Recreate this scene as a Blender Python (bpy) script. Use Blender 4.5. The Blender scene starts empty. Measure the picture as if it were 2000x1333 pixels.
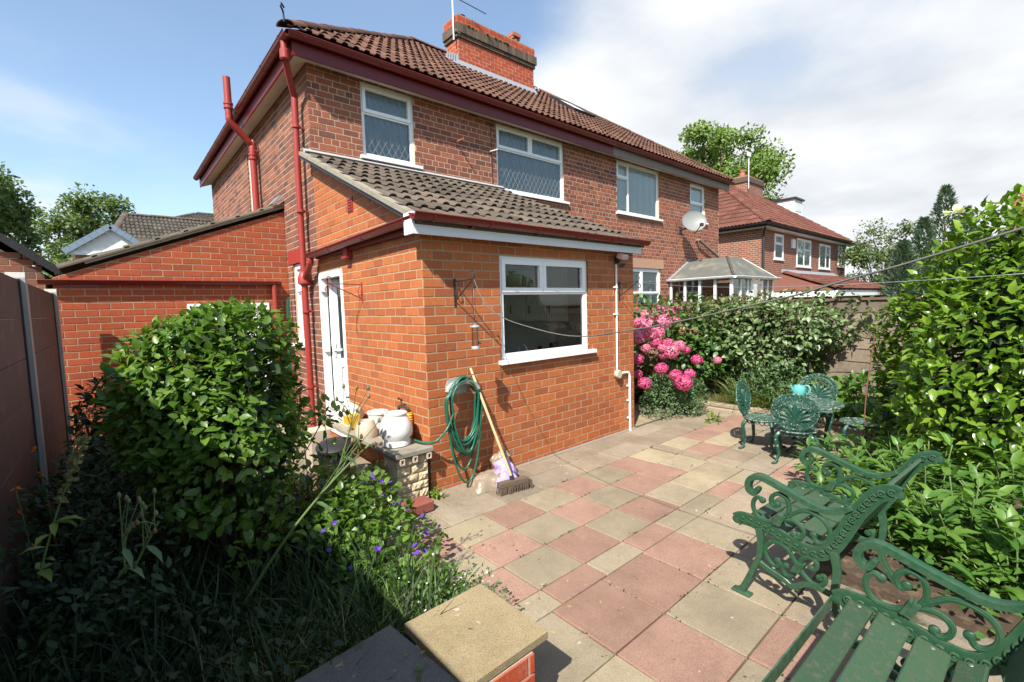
import bpy, math, random
import numpy as np
from mathutils import Vector, Matrix

# ------------------------------------------------------------------ camera, world, sun, exposure
SC = bpy.context.scene
COL = SC.collection
R = math.radians
CAMP = np.array([-2.1535, -3.6928, 1.7478])
YAW, PITCH, ROLL, FPX = 0.713563, -0.0762164, -0.0285829, 903.02
cf = np.array([math.sin(YAW)*math.cos(PITCH), math.cos(YAW)*math.cos(PITCH), math.sin(PITCH)])
cr0 = np.array([math.cos(YAW), -math.sin(YAW), 0.0]); cu0 = np.cross(cr0, cf)
cr = cr0*math.cos(ROLL)+cu0*math.sin(ROLL); cu = -cr0*math.sin(ROLL)+cu0*math.cos(ROLL)
cam = bpy.data.cameras.new('camera'); camo = bpy.data.objects.new('camera', cam); COL.objects.link(camo)
cam.sensor_fit = 'HORIZONTAL'; cam.sensor_width = 36; cam.lens = FPX*36/2000
cam.clip_start = 0.05; cam.clip_end = 3000
camo.matrix_world = Matrix([[cr[i], cu[i], -cf[i], CAMP[i]] for i in range(3)]+[[0, 0, 0, 1]])
SC.camera = camo

SUND = np.array([0.55, 0.30, -0.665]); SUND = SUND/np.linalg.norm(SUND)      # direction the light travels
ELEV = math.asin(-SUND[2]); AZ = math.atan2(-SUND[0], -SUND[1])
sl = bpy.data.lights.new('sun', 'SUN'); sl.energy = 5.0; sl.angle = R(0.53); sl.color = (1.0, 0.945, 0.86)
so = bpy.data.objects.new('sun', sl); COL.objects.link(so)
so.rotation_euler = Vector(SUND).to_track_quat('-Z', 'Y').to_euler()

W = bpy.data.worlds.new('World'); SC.world = W; W.use_nodes = True
nt = W.node_tree; nt.nodes.clear()
def wn(t, **k):
    n = nt.nodes.new(t)
    for a, b in k.items(): setattr(n, a, b)
    return n
def wmath(op, a, b=None, c=None):
    n = wn('ShaderNodeMath', operation=op)
    for i, v in enumerate((a, b, c)):
        if v is None: continue
        if isinstance(v, (int, float)): n.inputs[i].default_value = v
        else: nt.links.new(v, n.inputs[i])
    return n.outputs[0]
sky = wn('ShaderNodeTexSky', sky_type='NISHITA'); sky.sun_disc = False
sky.sun_elevation = ELEV; sky.sun_rotation = AZ; sky.altitude = 50; sky.air_density = 1.0; sky.dust_density = 0.9; sky.ozone_density = 1.6
tc = wn('ShaderNodeTexCoord'); sep = wn('ShaderNodeSeparateXYZ'); nt.links.new(tc.outputs['Generated'], sep.inputs[0])
zz = wmath('ADD', wmath('MAXIMUM', sep.outputs[2], 0.0), 0.16)
comb = wn('ShaderNodeCombineXYZ')
nt.links.new(wmath('DIVIDE', sep.outputs[0], zz), comb.inputs[0]); nt.links.new(wmath('DIVIDE', sep.outputs[1], zz), comb.inputs[1])
no1 = wn('ShaderNodeTexNoise'); no1.inputs['Scale'].default_value = 0.85; no1.inputs['Detail'].default_value = 9; no1.inputs['Roughness'].default_value = 0.52
mp = wn('ShaderNodeMapping'); mp.inputs['Location'].default_value = (4.3, 1.9, 0.4)
nt.links.new(comb.outputs[0], mp.inputs[0]); nt.links.new(mp.outputs[0], no1.inputs['Vector'])
# the cloud bank stands to the east (towards +X -Y), clear sky to the north-west
side = wmath('ADD', wmath('ADD', wmath('MULTIPLY', sep.outputs[0], 0.93), wmath('MULTIPLY', sep.outputs[1], 0.25)), wmath('MULTIPLY', sep.outputs[2], 0.27))
bank = wn('ShaderNodeMapRange'); bank.interpolation_type = 'SMOOTHSTEP'
nt.links.new(side, bank.inputs[0]); bank.inputs[1].default_value = 0.80; bank.inputs[2].default_value = 0.93; bank.inputs[3].default_value = 0.0; bank.inputs[4].default_value = 0.40
low = wn('ShaderNodeMapRange'); nt.links.new(sep.outputs[2], low.inputs[0]); low.inputs[1].default_value = 0.0; low.inputs[2].default_value = 0.34; low.inputs[3].default_value = 0.17; low.inputs[4].default_value = 0.0
dens = wmath('ADD', wmath('ADD', no1.outputs[0], bank.outputs[0]), low.outputs[0])
mr = wn('ShaderNodeMapRange'); mr.interpolation_type = 'SMOOTHSTEP'; nt.links.new(dens, mr.inputs[0]); mr.inputs[1].default_value = 0.47; mr.inputs[2].default_value = 0.86; mr.inputs[3].default_value = 0.10
no2 = wn('ShaderNodeTexNoise'); no2.inputs['Scale'].default_value = 1.7; no2.inputs['Detail'].default_value = 8
nt.links.new(mp.outputs[0], no2.inputs['Vector'])
crp = wn('ShaderNodeValToRGB'); nt.links.new(no2.outputs[0], crp.inputs[0])
crp.color_ramp.elements[0].position = 0.32; crp.color_ramp.elements[0].color = (4.7, 5.0, 5.4, 1)
crp.color_ramp.elements[1].position = 0.6; crp.color_ramp.elements[1].color = (6.5, 6.6, 6.7, 1)
blue = wn('ShaderNodeMixRGB', blend_type='MULTIPLY'); blue.inputs[0].default_value = 1; nt.links.new(sky.outputs[0], blue.inputs[1]); blue.inputs[2].default_value = (1.48, 1.58, 1.55, 1)
mixc = wn('ShaderNodeMixRGB'); nt.links.new(mr.outputs[0], mixc.inputs[0]); nt.links.new(blue.outputs[0], mixc.inputs[1]); nt.links.new(crp.outputs[0], mixc.inputs[2])
bg = wn('ShaderNodeBackground'); bg.inputs[1].default_value = 0.084; nt.links.new(mixc.outputs[0], bg.inputs[0])
wo = wn('ShaderNodeOutputWorld'); nt.links.new(bg.outputs[0], wo.inputs[0])

vs = SC.view_settings; vs.view_transform = 'Standard'; vs.look = 'None'; vs.exposure = 0.92; vs.gamma = 1.0; vs.use_curve_mapping = False

# ------------------------------------------------------------------ helpers
rnd = random.Random(7); rng = np.random.default_rng(7)
V3 = lambda *a: np.array(a, float)
def nrm(v): v = np.asarray(v, float); return v/(np.linalg.norm(v)+1e-12)
def project(p):
    d = np.asarray(p, float)-CAMP; z = d@cf
    return np.stack([1000+FPX*(d@cr)/np.maximum(z, 1e-3), 666.5-FPX*(d@cu)/np.maximum(z, 1e-3), z], -1)

def tag(o, label=None, cat=None, group=None, kind=None):
    if label: o['label'] = label
    if cat: o['category'] = cat
    if group: o['group'] = group
    if kind: o['kind'] = kind
    return o
def thing(name, label, cat, loc=(0, 0, 0), rz=0, group=None):
    o = bpy.data.objects.new(name, None); COL.objects.link(o); o.empty_display_size = .1
    o.location = loc; o.rotation_euler = (0, 0, rz)
    return tag(o, label, cat, group)
def copy_tree(o, parent=None):
    c = o.copy(); COL.objects.link(c); c.parent = parent
    for ch in [x for x in o.children]: copy_tree(ch, c)
    return c
def link(name, me, parent=None, kind=None, matrix=None):
    o = bpy.data.objects.new(name, me); COL.objects.link(o)
    if parent is not None: o.parent = parent
    if kind: o['kind'] = kind
    if matrix is not None: o.matrix_local = matrix
    return o
def np_mesh(name, verts, tris, mat, smooth=False):
    me = bpy.data.meshes.new(name)
    verts = np.asarray(verts, np.float32); tris = np.asarray(tris, np.int32); k = tris.shape[1]
    me.vertices.add(len(verts)); me.vertices.foreach_set('co', verts.ravel())
    me.loops.add(tris.size); me.loops.foreach_set('vertex_index', tris.ravel())
    me.polygons.add(len(tris)); me.polygons.foreach_set('loop_start', np.arange(len(tris), dtype=np.int32)*k)
    me.polygons.foreach_set('use_smooth', np.full(len(tris), bool(smooth)))
    me.materials.append(mat); me.update(calc_edges=True)
    return me

def catmull(pts, n=6, closed=False):
    P = [np.asarray(p, float) for p in pts]; out = []; m = len(P)
    for i in range(m if closed else m-1):
        if closed: a, b, c, d = P[i-1], P[i], P[(i+1) % m], P[(i+2) % m]
        else: a, b, c, d = P[max(i-1, 0)], P[i], P[i+1], P[min(i+2, m-1)]
        for j in range(n):
            t = j/n
            out.append(.5*((2*b)+(c-a)*t+(2*a-5*b+4*c-d)*t*t+(3*b-a-3*c+d)*t**3))
    if not closed: out.append(P[-1])
    return out

class MB:
    def __init__(s): s.v = []; s.f = []
    def add(s, vs, fs):
        o = len(s.v); s.v += [tuple(map(float, v)) for v in vs]; s.f += [tuple(i+o for i in f) for f in fs]; return s
    def box(s, a, b):
        (x0, y0, z0), (x1, y1, z1) = [min(p, q) for p, q in zip(a, b)], [max(p, q) for p, q in zip(a, b)]
        return s.add([(x0, y0, z0), (x1, y0, z0), (x1, y1, z0), (x0, y1, z0), (x0, y0, z1), (x1, y0, z1), (x1, y1, z1), (x0, y1, z1)],
                     [(3, 2, 1, 0), (4, 5, 6, 7), (0, 1, 5, 4), (1, 2, 6, 5), (2, 3, 7, 6), (3, 0, 4, 7)])
    def bbox(s, a, b, c=.004):           # box with chamfered top and vertical edges
        a, b = np.minimum(a, b).astype(float), np.maximum(a, b).astype(float)
        def ring(z, i, j):
            return [(a[0]+i+j, a[1]+i, z), (b[0]-i-j, a[1]+i, z), (b[0]-i, a[1]+i+j, z), (b[0]-i, b[1]-i-j, z), (b[0]-i-j, b[1]-i, z), (a[0]+i+j, b[1]-i, z), (a[0]+i, b[1]-i-j, z), (a[0]+i, a[1]+i+j, z)]
        rs = [ring(a[2], c, 0.7*c), ring(a[2]+c, 0, 0.7*c), ring(b[2]-c, 0, 0.7*c), ring(b[2], c, 0.7*c)]
        vs = sum(rs, []); fs = [tuple(range(7, -1, -1)), tuple(range(24, 32))]
        for k in range(3):
            for i in range(8): fs.append((k*8+i, k*8+(i+1) % 8, k*8+8+(i+1) % 8, k*8+8+i))
        return s.add(vs, fs)
    def bar(s, p, q, w, h, up=(0, 0, 1)):
        p, q = np.asarray(p, float), np.asarray(q, float); d = nrm(q-p); sd = np.cross(d, up)
        if np.linalg.norm(sd) < 1e-5: sd = np.cross(d, (0, 1, 0))
        sd = nrm(sd)*w/2; u = nrm(np.cross(sd, d))*h/2
        vs = [p-sd-u, p+sd-u, p+sd+u, p-sd+u, q-sd-u, q+sd-u, q+sd+u, q-sd+u]
        return s.add(vs, [(0, 1, 2, 3), (7, 6, 5, 4), (0, 4, 5, 1), (1, 5, 6, 2), (2, 6, 7, 3), (3, 7, 4, 0)])
    def prism(s, poly, vec):
        n = len(poly); vec = np.asarray(vec, float); a = [np.asarray(p, float) for p in poly]
        fs = [tuple(range(n)), tuple(range(2*n-1, n-1, -1))]+[(i, i+n, (i+1) % n+n, (i+1) % n) for i in range(n)]
        return s.add(a+[p+vec for p in a], fs)
    def tube(s, path, r, n=8, cap=True, closed=False, section=None):
        P = [np.asarray(p, float) for p in path]; m = len(P)
        rs = r if isinstance(r, (list, tuple, np.ndarray)) else [r]*m
        T = [nrm((P[(i+1) % m] if closed or i < m-1 else P[i])-(P[i-1] if closed or i > 0 else P[i])) for i in range(m)]
        u = np.cross(T[0], (0, 0, 1)); u = nrm(u) if np.linalg.norm(u) > 1e-3 else nrm(np.cross(T[0], (0, 1, 0)))
        vs = []
        for i in range(m):
            u = nrm(u-(u@T[i])*T[i]); w = np.cross(T[i], u)
            if section is None:
                for k in range(n):
                    a = 2*math.pi*k/n; vs.append(P[i]+rs[i]*(u*math.cos(a)+w*math.sin(a)))
            else:
                for (a, b) in section: vs.append(P[i]+rs[i]*(u*a+w*b))
        n = n if section is None else len(section); fs = []
        for i in range(m if closed else m-1):
            j = (i+1) % m
            for k in range(n): fs.append((i*n+k, i*n+(k+1) % n, j*n+(k+1) % n, j*n+k))
        if cap and not closed: fs += [tuple(range(n-1, -1, -1)), tuple(range((m-1)*n, m*n))]
        return s.add(vs, fs)
    def lathe(s, prof, n=24, c=(0, 0, 0), a0=0, a1=2*math.pi, sx=1, sy=1):
        full = abs(a1-a0-2*math.pi) < 1e-6; m = n if full else n+1; vs = []; fs = []
        for (r, z) in prof:
            for k in range(m):
                a = a0+(a1-a0)*k/n; vs.append((c[0]+r*math.cos(a)*sx, c[1]+r*math.sin(a)*sy, c[2]+z))
        for i in range(len(prof)-1):
            for k in range(n): fs.append((i*m+k, i*m+(k+1) % m, (i+1)*m+(k+1) % m, (i+1)*m+k))
        return s.add(vs, fs)
    def build(s, name, mat, parent=None, smooth=False, kind=None, loc=None):
        me = bpy.data.meshes.new(name); me.from_pydata(s.v, [], s.f)
        if smooth: me.polygons.foreach_set('use_smooth', [True]*len(me.polygons))
        me.materials.append(mat); me.update()
        if smooth and smooth != 'all':
            try: me.set_sharp_from_angle(angle=R(40))
            except Exception: pass
        o = link(name, me, parent, kind)
        if loc is not None: o.location = loc
        return o
def struct(o): o['kind'] = 'structure'; return o

# ------------------------------------------------------------------ materials
class NT:
    def __init__(s, name):
        s.m = bpy.data.materials.new(name); s.m.use_nodes = True; s.t = s.m.node_tree; s.t.nodes.clear()
        s.out = s.n('ShaderNodeOutputMaterial')
    def n(s, t, **k):
        x = s.t.nodes.new(t)
        for a, b in k.items(): setattr(x, a, b)
        return x
    def put(s, sock, v):
        if v is None: return
        if hasattr(v, 'is_output'): s.t.links.new(v, sock)
        elif isinstance(v, (tuple, list)) and len(v) == 3 and sock.type == 'RGBA': sock.default_value = (*v, 1)
        else: sock.default_value = v
    def math(s, op, a, b=None):
        x = s.n('ShaderNodeMath', operation=op); s.put(x.inputs[0], a); s.put(x.inputs[1], b); return x.outputs[0]
    def mix(s, f, a, b, mode='MIX'):
        x = s.n('ShaderNodeMixRGB', blend_type=mode); s.put(x.inputs[0], f); s.put(x.inputs[1], a); s.put(x.inputs[2], b); return x.outputs[0]
    def noise(s, scale, detail=5, rough=.55, vec=None, w=None):
        x = s.n('ShaderNodeTexNoise'); x.inputs['Scale'].default_value = scale; x.inputs['Detail'].default_value = detail; x.inputs['Roughness'].default_value = rough
        s.put(x.inputs['Vector'], vec if vec is not None else s.pos()); return x.outputs[0]
    def pos(s):
        if not hasattr(s, '_g'): s._g = s.n('ShaderNodeNewGeometry')
        return s._g.outputs['Position']
    def stretch(s, sc):
        x = s.n('ShaderNodeMapping'); x.inputs['Scale'].default_value = sc; s.t.links.new(s.pos(), x.inputs[0]); return x.outputs[0]
    def rand(s):
        s.pos(); oi = s.n('ShaderNodeObjectInfo')
        return s.math('FRACT', s.math('ADD', oi.outputs['Random'], s._g.outputs['Random Per Island']))
    def ramp(s, f, stops, interp='LINEAR'):
        x = s.n('ShaderNodeValToRGB'); r = x.color_ramp; r.interpolation = interp
        while len(r.elements) < len(stops): r.elements.new(.5)
        for e, (p, c) in zip(r.elements, stops): e.position = p; e.color = (*c, 1) if len(c) == 3 else c
        s.put(x.inputs[0], f); return x.outputs[0]
    def rng(s, f, a, b, c=0., d=1.):
        x = s.n('ShaderNodeMapRange'); s.put(x.inputs[0], f)
        for i, v in enumerate((a, b, c, d)): x.inputs[i+1].default_value = v
        return x.outputs[0]
    def bump(s, h, strength=.3, dist=.01):
        x = s.n('ShaderNodeBump'); x.inputs['Strength'].default_value = strength; x.inputs['Distance'].default_value = dist; s.put(x.inputs['Height'], h); return x.outputs[0]
    def bsdf(s, col, rough=.8, spec=.3, metal=0., normal=None, **k):
        x = s.n('ShaderNodeBsdfPrincipled'); s.put(x.inputs['Base Color'], col); s.put(x.inputs['Roughness'], rough)
        s.put(x.inputs['Specular IOR Level'], spec); s.put(x.inputs['Metallic'], metal)
        if normal is not None: s.t.links.new(normal, x.inputs['Normal'])
        for a, b in k.items(): s.put(x.inputs[a.replace('_', ' ')], b)
        return x.outputs[0]
    def done(s, sh): s.t.links.new(sh, s.out.inputs[0]); return s.m

def plain(name, c1, c2=None, scale=12, rough=.6, spec=.4, metal=0., bump=0., bscale=60, vary=0., dirt=None, dthr=(.55, .75), dscale=3, stretch=None):
    m = NT(name); vec = m.stretch(stretch) if stretch else None
    col = m.mix(m.noise(scale, 6, .6, vec), c1, c2 or tuple(x*.8 for x in c1))
    if vary: col = m.mix(1., col, m.ramp(m.rand(), [(0, (1-vary,)*3), (1, (1+vary,)*3)]), 'MULTIPLY')
    if dirt: col = m.mix(m.rng(m.noise(dscale, 8, .65), dthr[0], dthr[1]), col, dirt)
    nr = m.bump(m.noise(bscale, 6, .6, vec), bump, .01) if bump else None
    return m.done(m.bsdf(col, rough, spec, metal, nr))

def brickmat(name, stops, dirt, rough=.8, grain=90, streak=.0):
    m = NT(name); r = m.rand()
    col = m.ramp(r, stops)
    col = m.mix(m.rng(m.noise(26, 6, .6), .35, .7, 0, .45), col, m.mix(1., col, (.62, .58, .6), 'MULTIPLY'))
    col = m.mix(m.rng(m.noise(1.6, 10, .72), .50, .78, 0, .62), col, dirt)
    col = m.mix(m.rng(m.noise(11, 6, .7, m.stretch((1, 1, .35))), .62, .74, 0, .32), col, (.46, .37, .29))
    col = m.mix(m.rng(m.noise(140, 3, .5), .62, .7, 0, .35), col, (.5, .38, .3))
    return m.done(m.bsdf(col, rough, .25, 0., m.bump(m.noise(grain, 6, .65), .22, .004)))

def leafmat(name, stops, trans=.28, rough=.42, spec=.45, vein=True):
    m = NT(name); col = m.ramp(m.rand(), stops)
    col = m.mix(m.rng(m.noise(9, 4, .6), .3, .7, 0, .5), col, m.mix(1., col, (.7, .75, .6), 'MULTIPLY'))
    b = m.bsdf(col, rough, spec)
    t = m.n('ShaderNodeBsdfTranslucent'); m.put(t.inputs[0], m.mix(1., col, (1.5, 1.6, .7), 'MULTIPLY'))
    x = m.n('ShaderNodeMixShader'); x.inputs[0].default_value = trans; m.t.links.new(b, x.inputs[1]); m.t.links.new(t.outputs[0], x.inputs[2])
    return m.done(x.outputs[0])

def glassmat(name, tint=(.93, .96, .95), rough=.0, ior=1.52):
    m = NT(name); fr = m.n('ShaderNodeFresnel'); fr.inputs[0].default_value = ior
    g = m.n('ShaderNodeBsdfGlossy'); g.inputs['Roughness'].default_value = rough
    t = m.n('ShaderNodeBsdfTransparent'); m.put(t.inputs[0], tint)
    x = m.n('ShaderNodeMixShader'); m.t.links.new(m.math('MULTIPLY', fr.outputs[0], 1.6), x.inputs[0]); m.t.links.new(t.outputs[0], x.inputs[1]); m.t.links.new(g.outputs[0], x.inputs[2])
    return m.done(x.outputs[0])

def slabmat(name, c1, c2, spot=(.62, .6, .55), lich=(.5, .33, .08)):
    m = NT(name)
    col = m.mix(m.rng(m.noise(2.2, 8, .65), .3, .7), c1, c2)
    col = m.mix(1., col, m.ramp(m.rand(), [(0, (.86, .84, .82)), (1, (1.12, 1.1, 1.08))]), 'MULTIPLY')
    col = m.mix(m.rng(m.noise(190, 4, .7), .47, .62, 0, .62), col, m.mix(1., col, (.45, .43, .42), 'MULTIPLY'))
    col = m.mix(m.rng(m.noise(1.5, 12, .8), .44, .70, 0, .62), col, m.mix(1., col, (.48, .46, .44), 'MULTIPLY'))
    col = m.mix(m.rng(m.noise(15, 3, .5), .70, .74, 0, .4), col, spot)
    col = m.mix(m.rng(m.noise(13, 5, .5), .68, .72, 0, .45), col, lich)
    h = m.math('ADD', m.noise(110, 6, .7), m.math('MULTIPLY', m.noise(9, 4, .5), 1.5))
    return m.done(m.bsdf(col, .9, .2, 0., m.bump(h, .45, .006)))

MT = {}
MT['ext'] = brickmat('extension_brick', [(0, (.32, .090, .030)), (.3, (.39, .115, .036)), (.65, (.44, .138, .042)), (.9, (.36, .10, .032)), (1, (.29, .085, .034))], (.24, .10, .06), .7)
MT['gar'] = brickmat('garage_brick', [(0, (.31, .066, .024)), (.5, (.39, .082, .028)), (.85, (.36, .074, .028)), (1, (.26, .056, .03))], (.20, .07, .04), .7)
MT['old'] = brickmat('old_brick', [(0, (.15, .058, .042)), (.2, (.22, .074, .046)), (.5, (.27, .086, .047)), (.8, (.32, .108, .055)), (.93, (.21, .073, .047)), (1, (.13, .055, .043))], (.13, .07, .055), .85)
MT['oldside'] = brickmat('old_side_brick', [(0, (.10, .050, .042)), (.3, (.21, .082, .052)), (.55, (.30, .115, .065)), (.8, (.16, .065, .048)), (1, (.27, .10, .056))], (.12, .07, .055), .85)
MT['chim'] = brickmat('chimney_brick', [(0, (.36, .060, .026)), (.5, (.44, .080, .030)), (1, (.32, .058, .028))], (.22, .07, .04), .8)
MT['soot'] = brickmat('sooty_brick', [(0, (.07, .055, .042)), (.5, (.11, .085, .06)), (1, (.16, .10, .07))], (.09, .085, .05), .9)
MT['far'] = brickmat('far_brick', [(0, (.26, .075, .042)), (.5, (.34, .10, .052)), (1, (.22, .07, .045))], (.2, .09, .06), .85)
MT['mort'] = plain('mortar', (.52, .405, .30), (.38, .29, .21), 18, .95, .1, bump=.4, bscale=150)
MT['mortg'] = plain('extension_mortar', (.42, .31, .195), (.30, .225, .145), 9, .95, .1, bump=.4, bscale=150)
MT['white'] = plain('white_upvc', (.80, .81, .80), (.74, .75, .75), 3, .35, .5)
MT['whited'] = plain('weathered_shaded_paint', (.24, .19, .16), (.16, .125, .105), 6, .6, .3, dirt=(.28, .25, .2), dthr=(.6, .8))  # weathered paint, darkened further to stand for the shade under the gutter
MT['fascia'] = plain('pale_fascia', (.68, .70, .73), (.62, .64, .67), 4, .45, .4)
MT['soffit'] = plain('soffit_board', (.66, .60, .50), (.56, .50, .41), 5, .7, .2, dirt=(.35, .28, .2), dthr=(.6, .85))
MT['red'] = plain('red_gutter_paint', (.175, .018, .014), (.14, .016, .013), 7, .35, .5, dirt=(.12, .03, .025), dthr=(.6, .85), dscale=9)
MT['redp'] = plain('red_pipe_paint', (.31, .036, .027), (.25, .030, .023), 5, .45, .45, dirt=(.2, .04, .03), dthr=(.6, .85), dscale=7)
MT['fred'] = plain('maroon_fascia', (.15, .011, .009), (.11, .010, .009), 6, .4, .45)
MT['tile'] = NT('x').m
def tilemat(name, c1, c2, moss, amt):
    m = NT(name); col = m.mix(m.noise(6, 7, .65), c1, c2)
    col = m.mix(1., col, m.ramp(m.rand(), [(0, (.66, .64, .64)), (.5, (.95, .94, .93)), (.93, (1.1, 1.08, 1.06)), (1, (1.4, 1.3, 1.2))]), 'MULTIPLY')
    col = m.mix(m.rng(m.noise(3.4, 9, .7), .5, .72, 0, amt), col, moss)
    return m.done(m.bsdf(col, .9, .2, 0., m.bump(m.noise(120, 5, .6), .4, .004)))
MT['tile'] = tilemat('brown_roof_tile', (.138, .072, .050), (.105, .054, .040), (.10, .07, .05), .5)
MT['tileg'] = tilemat('grey_roof_tile', (.112, .090, .070), (.084, .068, .054), (.19, .17, .125), .38)
MT['tilef'] = tilemat('red_brown_tile', (.165, .066, .046), (.125, .052, .038), (.10, .06, .042), .4)
MT['tiled'] = tilemat('dark_grey_tile', (.088, .078, .064), (.066, .059, .05), (.16, .14, .10), .4)
MT['lead'] = plain('lead_flashing', (.27, .29, .31), (.19, .205, .22), 8, .55, .4, bump=.2, bscale=30)
MT['leadw'] = plain('mortar_flashing', (.36, .36, .36), (.28, .28, .28), 7, .8, .2)
MT['came'] = plain('lead_came', (.30, .30, .29), (.23, .23, .23), 9, .5, .4)
MT['glass'] = glassmat('window_glass')
MT['net'] = plain('sky_tinted_net', (.36, .46, .54), (.29, .38, .45), 3, .9, .1)  # net tinted blue to add to the sky reflection in the panes
MT['blind'] = plain('pale_blind', (.62, .66, .65), (.54, .58, .57), 3, .9, .1)
MT['black'] = plain('black_iron', (.018, .018, .02), (.03, .026, .024), 30, .45, .4)
MT['room'] = plain('kitchen_wall', (.84, .84, .78), (.80, .80, .74), 2, .8, .2)
MT['cup'] = plain('cream_cupboard', (.86, .85, .77), (.82, .81, .73), 2, .5, .3)
MT['dark'] = plain('pale_worktop', (.66, .64, .58), (.60, .58, .52), 2, .9, .1)
MT['stone'] = plain('stone_lintel', (.42, .25, .16), (.36, .21, .14), 10, .9, .2, bump=.3, bscale=80)
MT['conc'] = plain('weathered_concrete', (.30, .27, .21), (.22, .20, .155), 7, .95, .15, bump=.5, bscale=120, dirt=(.14, .12, .09), dthr=(.5, .75))
MT['post'] = plain('concrete_post', (.42, .40, .36), (.34, .32, .29), 14, .95, .15, bump=.4, bscale=140)
MT['comp'] = plain('composite_board', (.115, .075, .066), (.070, .046, .041), 16, .6, .3, bump=.5, bscale=40, stretch=(1, .6, 16), vary=.12, dirt=(.15, .12, .105), dthr=(.52, .75), dscale=5)
MT['metald'] = plain('dark_channel', (.03, .03, .032), (.02, .02, .022), 9, .5, .4)
MT['wood'] = plain('fence_wood', (.27, .215, .16), (.13, .10, .075), 12, .85, .2, bump=.7, bscale=40, stretch=(1, 1, 14), vary=.25, dirt=(.10, .085, .06), dthr=(.5, .72), dscale=6)
MT['woodd'] = plain('dark_fence_wood', (.17, .10, .075), (.12, .075, .055), 10, .8, .2, bump=.4, bscale=40, stretch=(1, 1, 10))
MT['soil'] = plain('soil', (.085, .06, .042), (.05, .036, .026), 9, 1., .1, bump=.8, bscale=30, dirt=(.15, .11, .07), dthr=(.5, .7), dscale=14)
MT['earth'] = plain('ground', (.09, .10, .045), (.07, .06, .035), 3, 1., .1, bump=.5, bscale=20)
MT['bed'] = plain('paving_bed', (.24, .205, .155), (.16, .138, .105), 8, 1., .1, bump=.6, bscale=80, dirt=(.07, .07, .04), dthr=(.46, .60), dscale=5)
MT['s_buff'] = slabmat('buff_slab', (.335, .28, .195), (.265, .225, .16))
MT['s_yel'] = slabmat('yellow_slab', (.37, .31, .205), (.305, .26, .175))
MT['s_pink'] = slabmat('pink_slab', (.335, .208, .155), (.275, .172, .132))
MT['s_grey'] = slabmat('grey_slab', (.31, .258, .19), (.245, .205, .155))
MT['s_brown'] = slabmat('stone_slab', (.315, .255, .185), (.25, .205, .15))
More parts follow.
